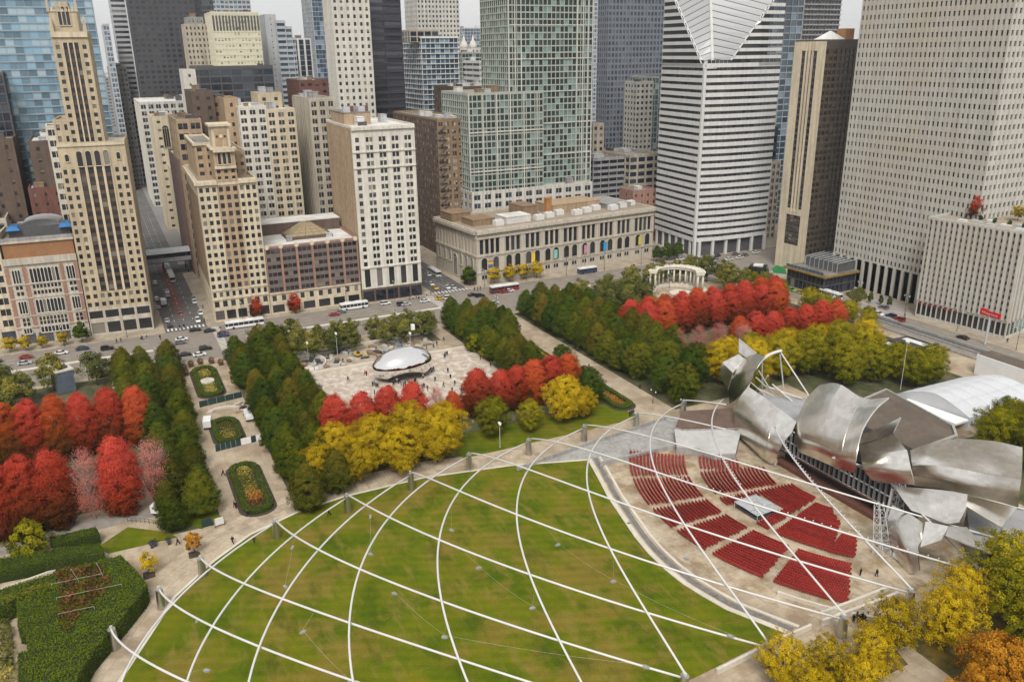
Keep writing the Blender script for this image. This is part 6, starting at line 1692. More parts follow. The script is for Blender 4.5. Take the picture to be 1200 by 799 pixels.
link('lettering', text_mesh('Walgreens', 1.45, surf('sign_pink', (.62, .3, .3))), t, (0, -.36, 11.7), (R(90), 0, 0))
# ================================================================== second row and skyline
def bg(name, label, X, xl, xr, ytop, side, wall, gl, fl=3.8, bay=3.2, wx=.6, wz=.55, sub=1, sp_mat=None, sp=-.1, pp=0.0, roof=R_tar, par=1.0, units=3, lwall=None, lwx=None, lwz=None, core=None, z0=0, zlow=None, yr=None, blinds=True, group=None, dep=.5, lgl=None, maxh=None):
    if isinstance(X, tuple): X = onY(xl, ytop, X[0]).x
    a = onX(xl, ytop, X); b_ = onX(xr, ytop if yr is None else yr, X)
    H = max(8, (a.z if yr is None else (a.z+b_.z)/2) if xl > 300 else a.z)
    if maxh: H = maxh
    if zlow: z0 = H-zlow
    if isinstance(side, tuple): D = side[0]
    else:
        q_ = onY(side, ytop, a.y); D = min(70, max(14, X-q_.x))
    B = Bld(name, label, (X, a.y), (X, b_.y), group=group)
    rc = (0, B.W, 0, D); core = core or wall
    F = fc(bay=bay, fl=fl, wx=wx, wz=wz, wall=wall, gl=gl, sub=sub, sp_mat=sp_mat, sp=sp, pp=pp, blinds=blinds, dep=dep)
    L_ = dict(F); L_['wall'] = lwall or wall; L_['gl'] = lgl or gl
    if lwx: L_['wx'] = lwx
    if lwz: L_['wz'] = lwz
    if lwall: L_['sp_mat'] = None
    B.tier(rc, z0, H, {'F': F, 'L': L_, 'R': L_, 'K': None}, core, roof, par, units, wall)
    B.H = H; B.D = D
    return B
# --- left: glass tower behind the club, brown blocks
bg('glass_tower', 'pale blue glass tower rising behind the gothic club', -86, -60, 98, -60, (30,), surf('wall_ice_frame', (.27, .31, .34), var=.08, rough=.4), GL_sky, 3.0, 3.2, .96, .82, blinds=False, pp=-.2, sp=.05, par=0).done()
bg('glass_tower', 'dark blue glass tower at the edge beside the pale blue one', -76, -70, 4, 90, (30,), W_dark, GL_navy, 3.6, 3, .9, .85, blinds=False).done()
bg('brick_block', 'dark brown brick block with few windows behind the club terrace', -58, 33, 74, 169, (28,), W_dkbrown, GL_dark, 4.5, 6, .22, .35, roof=R_white).done()
bg('brick_block', 'dark brown brick block at the edge behind the cream office block', -58, -40, 16, 168, (28,), W_dkbrown, GL_dark, 4.5, 6, .22, .35, roof=R_tan).done()
bg('brick_block', 'low red brick block below the dark brown brick block', -52, 33, 73, 224, (16,), W_red, GL_dark, 4, 4, .25, .35, roof=R_white, units=8).done()
bg('narrow_block', 'narrow white building with paired dark windows squeezed beside the slender cream tower', -46.5, 53, 67, 150, (16,), W_white, GL_dark, 4.2, 4.6, .7, .55, sub=2, par=.6).done()
bg('roof_block', 'low grey roofed block beside the club terrace', -44, -30, 8, 262, (30,), W_stone, GL_dark, 4, 4, .5, .5, units=5).done()
# --- south side of the side street, beyond the cream tower
bg('office_block', 'tan office block behind the slender cream tower along the side street', -60, 98, 150, 205, (46,), W_tan, GL_dark, 3.8, 3, .5, .5).done()
bg('dark_tower', 'tall black steel tower with pale vertical mullions behind the side street', G(166, 225).x, 143, 222, -40, (20,), surf('wall_black_mullion', (.065, .063, .068), var=.15, rough=.4), glass('glass_smoke', (.028, .03, .038), (.075, .075, .08), lightf=.9, rough=.15), 3.9, 4.2, .66, .5, sp=-.2, pp=.35, lwx=.66, lwz=.5, blinds=False, core=W_black).done()
bg('office_tower', 'grey banded tower with small windows left of the black tower', -440, 127, 148, 80, (40,), W_grey, GL_dark, 3.8, 2.4, .5, .5).done()
bg('banded_tower', 'silver banded tower edge beside the black tower', -470, 122, 140, -40, (30,), W_silver, GL_dark, 4, 8, .97, .5, blinds=False).done()
bg('glass_tower', 'slim blue tower seen in the gap beside the slender cream tower', -420, 120, 128, 30, (40,), W_silver, GL_blue, 3.8, 3, .85, .7).done()
bg('far_block', 'hazy far block at the end of the side street', -900, 104, 132, 92, (60,), W_grey, GL_blue, 4, 5, .6, .5).done()
# --- north side of the side street, second row
bg('ornate_block', 'white terracotta block with big upper windows along the side street', G(180, 243).x, 163, 233, 122, 150, W_offw, GL_dark, 4.6, 5.2, .66, .62, sub=2, roof=R_white, units=6, lwall=W_white).done()
bg('cream_block', 'lower cream block with a heavy cornice beside the elevated station', G(209, 278).x, 201, 214, 200, 189, W_cream2, GL_dark, 4.2, 3.6, .45, .5, roof=R_tan, units=2).done()
B = bg('arched_block', 'cream stone block with a great arched window above the side street', G(209, 278).x-26, 178, 206, 139, (30,), W_cream2, GL_dark, 5, 6, .3, .3, roof=R_tan, units=3)
link('window', arch_mesh(3.6, 13, W_cream2, GL_obj, False, .5, .4, 2), B.root, (B.W*.5, -.02, B.H-11)); B.done()
bg('brick_block', 'brown block with dark grouped windows beside the arched cream block', -97, 206, 236, 143, (40,), W_tan, GL_navy, 4.6, 5, .75, .6, sub=2).done()
bg('brick_block', 'dark brown rooftop block among the mid rise roofs', -104, 224, 250, 110, (30,), W_dkbrown, GL_dark, 4.5, 5, .3, .4, units=2).done()
bg('brick_block', 'plain brown block behind the campanile tower', -106, 246, 272, 118, (30,), W_brown, GL_dark, 4.5, 5, .35, .4, units=3).done()
bg('brick_block', 'tan brick block with a blank wall beside the white office pair', -90, 262, 279, 118, (24,), W_tan, GL_dark, 4.5, 5, .2, .4, units=1).done()
bg('purple_block', 'reddish block with a white roof beside the campanile tower', (13.2,), 209, 232, 190, 199, surf('wall_purple', (.19, .12, .10), var=.15, streak=.2), GL_dark, 4.2, 4, .3, .4, roof=R_white, units=3).done()
bg('white_office', 'white glazed office block with round attic windows behind the brown office block', -84, 279, 312, 128, (36,), W_white, GL_dark, 3.6, 4.4, .62, .58, sub=2, roof=R_white, units=3).done()
bg('white_office', 'cream office block with tall dark bays behind the brown office block', -83, 312, 346, 131, (36,), W_cream2, GL_dark, 3.6, 4.2, .6, .58, sub=2, roof=R_white, units=3).done()
bg('ornate_block', 'grey tan ornate block with projecting bays beside the white tower', -86, 362, 392, 118, 343, W_stone, GL_dark, 3.9, 3.6, .6, .6, sub=2, pp=.35, roof=R_tan, units=6).done()
bg('roof_house', 'yellow brick roof house above the white office pair', -104, 302, 330, 112, (20,), W_cream, GL_dark, 4, 5, .3, .4).done()
# --- centre skyline
bg('grey_tower', 'blue black tower top far behind the black tower', -420, 205, 247, -20, (50,), W_dark, GL_navy, 4, 3, .9, .6, blinds=False).done()
bg('stone_tower', 'pinkish stone tower with a stepped top in the skyline', -330, 216, 244, 30, 212, W_stone, GL_dark, 3.9, 2.6, .45, .5).done()
bg('stone_tower', 'narrow upper step of the pinkish stone tower', -333, 219, 238, 22, (20,), W_grey, GL_dark, 3.9, 2.6, .3, .3).done()
B = bg('cream_slab', 'bright cream office slab with dark top louvres in the skyline', -300, 247, 303, 16, 239, surf('wall_bright_cream', (.60, .56, .42), var=.06), glass('glass_khaki', (.2, .2, .15), (.6, .55, .42), lightf=.45), 3.7, 2.3, .6, .5)
for k in range(15): q_ = MB(); q_.box(B.W*k/15+.5, B.W*(k+1)/15-.4, -.2, -.003, B.H-11, B.H-1.5); q_.build('louvre', W_dark, B.root)
B.done()
bg('dark_block', 'wide low charcoal block below the cream slab', -270, 232, 320, 82, (50,), W_dark, GL_navy, 4.5, 7, .9, .75, blinds=False, par=2).done()
bg('white_house', 'small white roof house beside the charcoal block', -200, 214, 229, 84, (20,), W_white, GL_dark, 5, 6, .2, .3, units=0).done()
bg('steam_block', 'pale blue tower top behind the cream slab', -520, 247, 293, 0, (40,), W_silver, GL_blue, 4, 4, .8, .6).done()
B = bg('curved_tower', 'silver tower with a curved banded front in the skyline', -330, 310, 323, 19, (40,), W_silver, GL_dark, 3.9, 8, .1, .2, units=0); B.done()
q_ = None
a = onX(323, 26, -325); e = onX(345, 40, -325)
t = empty('banded_front', (0, 0, 0)); bpy.data.objects.remove(t)
for nm, X, xl, xr, yt, wl, gl_, lb in (('banded_tower', -328, 323, 334, 26, W_silver, GL_blue, 'banded glass half of the curved silver tower'), ('banded_tower', -329, 334, 342, 33, W_silver, GL_blue, 'lower banded step of the curved silver tower'), ('banded_tower', -330, 342, 346, 46, W_silver, GL_blue, 'lowest banded step of the curved silver tower')):
    bg(nm, lb, X, xl, xr, yt, (38,), wl, gl_, 4, 20, .98, .5, blinds=False, sp=.1, pp=-.1, units=0).done()
bg('ribbed_tower', 'dark tower with white vertical ribs in the skyline', -380, 341, 364, 47, (40,), W_stripe, GL_navy, 4, 5.5, .72, .95, pp=.3, blinds=False).done()
bg('far_tower', 'slim grey blue tower with a pointed top far behind', -600, 300, 309, 25, (30,), W_silver, GL_blue, 4, 4, .7, .6).done()
bg('ribbed_tower', 'small dark ribbed block beside the curved silver tower', -420, 302, 312, 52, (30,), W_stripe, GL_navy, 4, 5, .72, .9).done()
bg('glass_tower', 'deep blue glass tower with a pale edge in the skyline', -460, 363, 386, -20, 351, W_silver, GL_blue, 4, 3, .97, .9, blinds=False).done()
bg('brick_block', 'low dark red block below the blue glass tower', -260, 350, 384, 96, (40,), W_red, GL_dark, 4.5, 5, .5, .4, roof=R_white, units=4).done()
bg('pale_tower', 'tall cream tower with regular square windows behind the white tower', -150, 385, 430, -40, 374, W_white, GL_dark, 3.9, 3.4, .42, .5, sub=1, lwx=.3, roof=R_white).done()
bg('black_tower', 'purple black steel tower beside the tall cream tower', -170, 425, 467, -40, (40,), surf('wall_plum', (.05, .048, .06), var=.15, rough=.4), glass('glass_plum', (.03, .03, .04), (.08, .08, .1), lightf=.8, rough=.12), 4.1, 9, .96, .6, blinds=False, sp=.1, core=W_black).done()
bg('white_grid_tower', 'white grid tower behind the blue apartment tower', -330, 487, 537, -30, 472, W_offw, GL_dark, 3.6, 3, .5, .5).done()
B = bg('apartment_tower', 'blue glass apartment tower with white balcony lines', -230, 493, 537, 45, 466, W_stripe, GL_blue, 3.3, 3.6, .9, .82, sp=.35, pp=-.1, blinds=False, lgl=GL_blue); B.done()
bg('penthouse_block', 'overhanging roof storey of the blue apartment tower', -232, 480, 514, 37, (16,), W_stone, GL_navy, 4, 5, .85, .8, units=0, zlow=7).done()
bg('far_tower', 'flat topped blue glass block far behind the twin spires', -760, 541, 568, 34, (50,), W_silver, GL_blue, 4, 4, .92, .85, blinds=False).done()
B = bg('spire_block', 'pale stone block with twin white domed spires', -520, 540, 582, 58, (30,), W_offw, GL_dark, 4, 4, .4, .5, units=0)
for fx in (.15, .4):
    q_ = MB(); q_.smooth = True; q_.tube([(0, 0, 0), (0, 0, 3), (0, 0, 6), (0, 0, 9), (0, 0, 14)], [4, 4, 3.2, 1.2, .15], 10); q_.build('spire', W_white, B.root, (B.W*fx, 6, B.H+.1))
B.done()
bg('green_office', 'green glass office block with fine white lines', -300, 541, 582, 63, (40,), W_green, GL_green, 3.4, 3, .93, .75, blinds=False, units=2).done()
bg('striped_block', 'white and dark striped low office block', -270, 562, 594, 73, (40,), W_stripe, GL_dark, 4, 12, .98, .45, blinds=False, sp=.2).done()
bg('far_tower', 'pale lilac tower far behind the green apartment tower', -640, 581, 594, -20, (40,), surf('wall_lilac', (.42, .42, .46)), GL_blue, 4, 4, .6, .5).done()
bg('mid_block', 'brown low block behind the brown brick hotel', -160, 536, 600, 104, (40,), W_dkbrown, GL_dark, 4, 4, .5, .5, units=8).done()
# --- brown hotel behind the stone library
bg('brown_hotel', 'brown brick office block with a dark fire escape behind the stone library', -80, 512, 551, 142, 461, W_brown, GL_blind, 3.7, 4.0, .62, .56, sub=2, roof=R_tar, units=5, lwall=W_dkbrown).done()
a = onX(511, 150, -79.2)
t = empty('fire_escape', (-79.0, a.y+1.0, .12), R(90), 'black iron fire escape zigzagging down the brown block', 'fire escape')
for k in range(18):
    z = 6+k*3.7
    if z > a.z: break
    q_ = MB(); q_.box(0, 5, .2, 1.4, z, z+.12); q_.build('landing', M_metal_d, t)
    q_ = MB(); q_.tube([(.4, .5, z), (4.6, .5, z+3.7)], .2, 4); q_.build('flight', M_metal_d, t)
    q_ = MB(); q_.box(0, 5, .2, .26, z+.9, z+1.0); q_.build('rail', M_metal_d, t)
# --- green apartment tower
B = bg('green_apartments', 'green glass apartment tower with pale grid lines behind the stone library', -72, 594, 697, -60, (34,), W_green, GL_green, 3.25, 2.5, .86, .8, pp=.05, sp=.0, blinds=False, units=0)
for k in range(0, 60, 5): B.slab('F', (0, B.W, 0, B.D), k*3.27+2, k*3.27+2.5, W_offw, 'floor_band', .06, .3)
for k in (.0, .07, .14, .80, .87, .93, .985): B.slab('F', (0, B.W, 0, B.D), 2, B.H, W_offw, 'mullion_pier', .08, .35, B.W*k, B.W*k+.55)
B.done()
B = bg('green_apartments', 'lower green glass wing of the apartment tower with a planted roof', -70, 548, 637, 112, (36,), W_green, GL_green, 3.3, 2.6, .84, .78, pp=.05, sp=.0, blinds=False, roof=R_tan, units=5)
for k in range(1, 24, 6): B.slab('F', (0, B.W, 0, B.D), k*3.3+2, k*3.3+2.7, W_offw, 'floor_band', .06, .4)
for k in range(6): B.slab('F', (0, B.W, 0, B.D), 2, B.H, W_offw, 'mullion_pier', .08, .45, B.W*(.0+.18*k)+.1, B.W*(.0+.18*k)+.6)
B.done()
bg('podium', 'pale stone podium with large windows below the green apartment tower', -66, 553, 694, 228, (40,), W_offw, GL_navy, 4.5, 6, .6, .6, sub=2, units=4).done()
# --- between green tower and striped tower
bg('dark_grid_tower', 'blue grey gridded office tower behind the small white tower', -200, 715, 782, -60, 703, surf('wall_bluegrey', (.17, .185, .21), var=.1, rough=.4), glass('glass_slate', (.04, .055, .075), (.12, .14, .17), lightf=.8, rough=.1), 3.9, 3.0, .68, .62, blinds=False, pp=.1).done()
bg('slim_tower', 'thin pale blue tower beside the green apartment tower', -420, 698, 708, -60, (40,), W_silver, GL_blue, 4, 3, .8, .7).done()
bg('beige_tower', 'pale stone tower with dark windows below the gridded tower', -150, 746, 766, 98, 735, W_offw, GL_dark, 3.6, 3.2, .55, .5, units=2).done()
bg('glass_edge', 'teal glass edge block beside the pale stone tower', -155, 764, 773, 92, (26,), W_green, GL_teal, 3.6, 3, .9, .85, blinds=False, units=0).done()
bg('brick_block', 'slim cream brick block between the green tower and the gridded tower', -110, 695, 708, 147, (30,), W_stone, GL_dark, 4, 4, .5, .5).done()
bg('parking_block', 'grey open deck parking block behind the stone library', -86, 695, 733, 188, (36,), W_grey, GL_navy, 3.4, 5, .93, .55, blinds=False, units=4, sp=.1).done()
bg('grey_block', 'grey framed block with wide windows behind the stone library', -80, 738, 776, 184, (34,), W_stone, GL_navy, 4.2, 5.2, .8, .62, units=4).done()
bg('brick_block', 'orange brown brick block with a green cornice behind the stone library', -58, 742, 770, 226, 733, W_terra, GL_dark, 4.2, 4.5, .3, .4, units=1).done()
# --- right of the striped tower
bg('glass_tower', 'blue glass tower with white mullions behind the striped tower', -60, 905, 948, -50, (30,), W_silver, GL_blue, 3.6, 4.4, .93, .85, blinds=False).done()
bg('balcony_tower', 'dark tower with close balcony slabs behind the cream finned slab', -120, 948, 992, -50, (40,), W_grey, GL_navy, 3.2, 3.0, .93, .72, sp=.8, blinds=False).done()
bg('brick_block', 'narrow orange brick block between the striped tower and the finned slab', -40, 893, 909, 144, (20,), W_terra, GL_navy, 4, 4, .5, .5).done()
bg('dark_grid_block', 'dark glass block below the orange brick block', -36, 893, 912, 152, (16,), W_black, GL_navy, 4, 3, .8, .8, blinds=False).done()
bg('stone_block', 'pale stone corner block with tall ground floor windows beside the striped tower', -30, 889, 915, 193, (26,), W_lime, GL_dark, 3.8, 3.4, .6, .6, sub=2, sp=-.2).done()
bg('dark_glass_block', 'dark blue glass block at the edge behind the finned wing', 60, 1196, 1300, 165, (60,), W_black, GL_navy, 4, 4, .9, .8).done()
# --- far filler blocks down the streets and beyond
fr = random.Random(5)
for i in range(34):
    X = fr.uniform(-1500, -560); px = fr.uniform(90, 960); y_ = fr.uniform(72, 100)
    p = onX(px, y_, X)
    if p.z < 6: continue
    B = Bld('far_block', 'low hazy far block on the city horizon', (X, p.y), (X, p.y+fr.uniform(25, 60)), group='far blocks on the horizon')
    B.tier((0, B.W, 0, 40), 0, min(max(p.z, 10), 90), {'F': fc(bay=5, fl=4.2, wx=.6, wz=.5, wall=fr.choice([W_grey, W_stone, W_tan, W_silver]), gl=GL_dark)}, W_grey, R_tar, 1, 0); B.done()
# filler rows along Wabash so that streets are lined from other viewpoints too
for i, (y0, y1, h_, wl) in enumerate(((20, 44, 40, W_tan), (46, 70, 52, W_brown), (72, 98, 46, W_stone), (130, 168, 44, W_brown), (-60, -34, 50, W_stone), (-96, -62, 60, W_brown), (170, 230, 40, W_grey))):
    B = Bld('street_block', ['tan', 'brown', 'grey stone', 'brick', 'pale', 'dark brick', 'grey'][i]+' mid rise block lining the elevated railway street', (-140, y0), (-140, y1))
    B.tier((0, B.W, 0, 40), 0, h_, {'*': fc(bay=4, fl=4, wx=.55, wz=.55, wall=wl)}, wl, R_tar, 1, 3); B.done()
# --- elevated railway station over the side street
st = empty('elevated_station', (-118, 0, .12), R(90), 'elevated railway station with a pale roof bridging the side street', 'station')
M_gir = surf('girder_dark', (.06, .062, .06), var=.2)
q_ = MB(); q_.box(-60, 60, -6, 6, 6.2, 7.4); q_.build('deck', M_gir, st)
q_ = MB(); q_.box(-60, 60, -6.5, -6.003, 6.6, 8.6); q_.build('side_panel', W_silver, st); q_ = MB(); q_.box(-60, 60, 6.003, 6.5, 6.6, 8.6); q_.build('side_panel', W_silver, st)
q_ = MB(); q_.frust(-60, 60, -7, 0, 11.0, -60, 60, -1, 0, 12.2); q_.build('roof', W_silver, st); q_ = MB(); q_.frust(-60, 60, 0.003, 7, 11.0, -60, 60, 0.003, 1, 12.2); q_.build('roof', W_silver, st)
q_ = MB(); q_.box(-.25, .25, -.25, .25, 0, 6.2); pst = q_.mesh('post', M_gir)
q_ = MB(); q_.box(-.12, .12, -.12, .12, 7.4, 11.1); ps2 = q_.mesh('roof_post', W_silver)
for k in range(-5, 6):
    for y in (-5.5, 5.5): link('post', pst, st, (k*11, y, 0)); link('roof_post', ps2, st, (k*11, y, 0))
# ================================================================== vehicles
def paint(name, c): 
    m_ = surf(name, c, rough=.3, var=.05, spec=.6); m_.node_tree.nodes['Principled BSDF'].inputs['Coat Weight'].default_value = .4; return m_
PAINT = {'black': paint('paint_black', (.015, .015, .017)), 'white': paint('paint_white', (.7, .7, .69)), 'grey': paint('paint_grey', (.14, .145, .15)), 'silver': paint('paint_silver', (.42, .43, .44)),
         'blue': paint('paint_blue', (.03, .05, .11)), 'red': paint('paint_red', (.3, .02, .02)), 'yellow': paint('paint_yellow', (.6, .36, .02)), 'green': paint('paint_green', (.1, .4, .06)), 'maroon': paint('paint_maroon', (.1, .02, .03))}
M_carglass = surf('car_glass', (.012, .014, .016), rough=.08, var=.1, spec=.8)
M_tyre = surf('tyre', (.02, .02, .02), var=.2)
M_lamp = surf('lamp_lens', (.6, .6, .55), rough=.2)
M_tail = surf('tail_lens', (.35, .02, .02), rough=.2)
def extrude_profile(b, prof, w0, w1=None):
    n = len(prof); k = len(b.v)
    for s_ in (-1, 1):
        for i, (x, z) in enumerate(prof): b.v.append((x, s_*(w0 if z < .95 else (w1 or w0)), z))
    for i in range(n):
        j = (i+1) % n; b.f.append((k+i, k+j, k+n+j, k+n+i)); b.r.append(0)
    b.f.append(tuple(k+n-1-i for i in range(n))); b.f.append(tuple(k+n+i for i in range(n))); b.r += [0, 0]
def make_car(kind_):
    b = MB()
    if kind_ == 'sedan':
        body = [(-2.3, .35), (-2.35, .75), (-2.2, .95), (-1.5, .98), (1.05, .95), (2.1, .82), (2.35, .65), (2.35, .35)]
        cab = [(-1.75, .96), (-1.05, 1.42), (.35, 1.45), (1.2, .94)]; L_ = 1.35
    else:
        body = [(-2.3, .4), (-2.38, .8), (-2.3, 1.08), (1.0, 1.08), (2.1, .98), (2.35, .75), (2.35, .4)]
        cab = [(-2.28, 1.07), (-2.0, 1.72), (.3, 1.76), (1.15, 1.07)]; L_ = 1.4
    extrude_profile(b, body, .92); body_me = b
    g = MB(); n = len(cab); k = 0
    for s_ in (-1, 1):
        for x, z in cab: g.v.append((x, s_*(.86 if z < 1.2 else .70), z))
    for i in range(n): g.f.append((i, (i+1) % n, n+(i+1) % n, n+i)); g.r.append(0)
    g.f.append(tuple(n-1-i for i in range(n))); g.f.append(tuple(n+i for i in range(n))); g.r += [0, 0]
    r_ = MB(); x0, x1, z = cab[1][0]+.08, cab[2][0]-.06, cab[1][1]
    r_.box(x0, x1, -.68, .68, z-.01, z+.06)
    w_ = MB(); w_.tube([(0, -.11, 0), (0, .11, 0)], .33, 12)
    return body_me, g.mesh('car_glass', M_carglass), r_, w_.mesh('wheel', M_tyre), L_
CARS = {}
for kd in ('sedan', 'suv'):
    body, gme, roofb, wme, L_ = make_car(kd)
    lamp = MB(); lamp.box(-.06, .06, -.2, .2, -.08, .08); lme = lamp.mesh('headlight', M_lamp); tme = lamp.mesh('tail_light', M_tail)
    for cn, pm in PAINT.items(): CARS[(kd, cn)] = (body.mesh('car_body', pm), roofb.mesh('car_roof', pm), gme, wme, L_, lme, tme)
def car(kd, cn, x, y, rz, where, grp=True, z=.05):
    bm, rm, gm, wm, L_, lme, tme = CARS[(kd, cn)]
    t = empty('car', (x, y, z), rz, '%s %s %s' % (cn, {'sedan': 'saloon car', 'suv': 'sport utility car'}[kd], where), 'car', ('%s %s cars %s' % (cn, kd, where))[:60] if grp else None)
    link('body', bm, t); link('roof', rm, t); link('window_band', gm, t)
    for sx_ in (-L_, L_):
        for sy_ in (-.82, .82): link('wheel', wm, t, (sx_, sy_, .33))
    for sy_ in (-.62, .62): link('headlight', lme, t, (2.34, sy_, .68)); link('tail_light', tme, t, (-2.33, sy_, .8))
    return t
MICH = R(90)
def cp(kd, cn, px, py, rz, where): g = G(px, py); car(kd, cn, g.x, g.y, rz, where)
w1 = 'at the crossing before the flower beds'
for kd, cn, px, py, rz in (('sedan', 'grey', 211, 403, 90), ('sedan', 'white', 213, 399, 90), ('sedan', 'black', 229, 388, 88), ('sedan', 'black', 246, 389, 92), ('suv', 'black', 241, 410, 90), ('sedan', 'black', 217, 417, 88), ('sedan', 'white', 234, 417, 91), ('sedan', 'maroon', 262, 392, 90), ('sedan', 'blue', 262, 394.5, 91)): cp(kd, cn, px, py, R(rz), w1)
w2 = 'driving on the avenue before the gothic club'
for kd, cn, px, py, rz in (('sedan', 'white', 72, 415, 90), ('sedan', 'blue', 97, 410, 90), ('suv', 'black', 126, 410, 90), ('sedan', 'grey', 105, 416, 90), ('sedan', 'black', 129, 428, 90), ('sedan', 'red', 31, 420, 90), ('sedan', 'silver', 29, 427, 90), ('sedan', 'black', -5, 425, 90), ('sedan', 'white', 2, 440, 90)): cp(kd, cn, px, py, R(rz), w2)
w3 = 'in traffic on the side street'
for kd, cn, px, py, rz in (('sedan', 'black', 211, 366, 0), ('suv', 'white', 184, 352, 180), ('sedan', 'grey', 186, 362, 180), ('sedan', 'silver', 196, 377, 180), ('suv', 'black', 199, 383, 180), ('sedan', 'white', 196, 343, 0), ('sedan', 'maroon', 197, 348, 0), ('suv', 'white', 232, 377, 0), ('sedan', 'silver', 227, 351, 0), ('sedan', 'white', 228, 355, 0), ('sedan', 'white', 235, 368, 0), ('suv', 'white', 182, 333, 180), ('sedan', 'black', 184, 306, 90)): cp(kd, cn, px, py, R(rz), w3)
w4 = 'at the crossing beside the stone library'
for kd, cn, px, py, rz in (('sedan', 'yellow', 516, 351, 90), ('suv', 'white', 526, 350.5, 90), ('suv', 'black', 562, 348, 92), ('sedan', 'black', 554, 347, 92), ('sedan', 'silver', 579, 356.5, 90), ('sedan', 'white', 574, 363, 90), ('sedan', 'maroon', 580, 343.5, 90), ('sedan', 'red', 591, 343, 90), ('sedan', 'white', 597, 342, 90), ('sedan', 'yellow', 510, 338.5, 0), ('sedan', 'white', 505, 334, 0), ('sedan', 'white', 524, 338, 0), ('sedan', 'silver', 531, 338, 0), ('sedan', 'white', 502, 323, 0), ('sedan', 'silver', 516, 308, 0), ('suv', 'white', 452, 357, 90), ('suv', 'blue', 471, 358, 90), ('sedan', 'silver', 476, 358, 92), ('sedan', 'white', 498, 354, 90), ('sedan', 'black', 340, 378, 90), ('sedan', 'grey', 400, 367, 90), ('sedan', 'red', 392, 370, 90)): cp(kd, cn, px, py, R(rz), w4)
w5 = 'at the crossing below the striped tower'
for kd, cn, px, py, rz in (('suv', 'black', 833, 306, 120), ('suv', 'black', 841, 301, 120), ('sedan', 'silver', 840, 306, 120), ('sedan', 'white', 854, 305, 100), ('sedan', 'white', 867, 303, 100), ('sedan', 'grey', 862, 299, 95), ('sedan', 'grey', 873, 300, 95), ('sedan', 'white', 886, 297, 95), ('sedan', 'black', 785, 299, 0), ('sedan', 'white', 797, 305, 90), ('sedan', 'grey', 816, 304, 90), ('sedan', 'white', 871, 325, 0), ('sedan', 'white', 883, 328, 0), ('sedan', 'silver', 772, 302, 0)): cp(kd, cn, px, py, R(rz), w5)
w6 = 'driving on the wide street beside the ribbed stone wing'
for kd, cn, px, py, rz in (('sedan', 'maroon', 899, 335, 0), ('sedan', 'maroon', 917, 338, 0), ('sedan', 'green', 927, 341, 0), ('sedan', 'yellow', 938, 344, 0), ('sedan', 'white', 946, 349, 0), ('sedan', 'silver', 951, 346, 0), ('sedan', 'blue', 993, 362, 0), ('suv', 'black', 1019, 364, 180), ('sedan', 'white', 1021, 371, 0), ('sedan', 'white', 1029, 369, 0), ('suv', 'blue', 1044, 372, 180), ('suv', 'red', 1054, 376, 180), ('sedan', 'black', 1128, 397, 180), ('sedan', 'grey', 1035, 362, 180)): cp(kd, cn, px, py, R(rz), w6)
def bus(px, py, rz, label, L_=12.0, cn='white', H_=3.1, W_=2.55):
    g = G(px, py); t = empty('bus', (g.x, g.y, .06), rz, label, 'bus')
    h = L_/2; b = MB(); b.box(-h, h, -W_/2, W_/2, .4, 1.35); b.build('body', PAINT[cn], t)
    b = MB(); b.box(-h+.02, h-.02, -W_/2+.02, W_/2-.02, 1.35, 2.55); b.build('window_band', M_carglass, t)
    b = MB(); b.box(-h, h, -W_/2, W_/2, 2.55, H_); b.box(-h*.7, -h*.2, -.8, .8, H_, H_+.3); b.box(h*.1, h*.5, -.8, .8, H_, H_+.25); b.build('roof', PAINT['white'], t)
    w_ = MB(); w_.tube([(0, -.15, 0), (0, .15, 0)], .5, 12); wm = w_.mesh('wheel', M_tyre)
    for x in (-h*.6, h*.62):
        for s_ in (-1, 1): link('wheel', wm, t, (x, s_*(W_/2-.12), .5))
    for k in range(7): b = MB(); x = -h+L_*(k+.5)/7.5; b.box(x, x+.12, -W_/2-.01, W_/2+.01, 1.35, 2.55); b.build('pillar', PAINT[cn], t)
    for s_ in (-.8, .8): b = MB(); b.box(h, h+.06, s_-.18, s_+.18, .7, .95); b.build('headlight', M_lamp, t)
bus(201, 327, 0, 'white bus with a long roof on the red lane of the side street', 17)
bus(196, 318, 0, 'second white bus queuing behind the first on the side street', 12)
bus(509, 322, 0, 'white bus coming down the street beside the stone library')
bus(591, 341, R(90), 'white roofed city bus with red cars beside it before the stone library', 14, 'red')
bus(287, 383, R(90), 'long white bus half hidden by the lindens at the crossing', 15)
bus(415, 362, R(90), 'white bus half hidden by olive trees before the brown office block', 12)
bus(688, 320, R(90), 'grey blue bus on the avenue before the stone library', 10, 'blue')
bus(979, 357, 0, 'white minibus with a dark window band on the wide street', 8.5)
bus(973, 349, R(180), 'long white coach parked before the pillared lobby', 11)
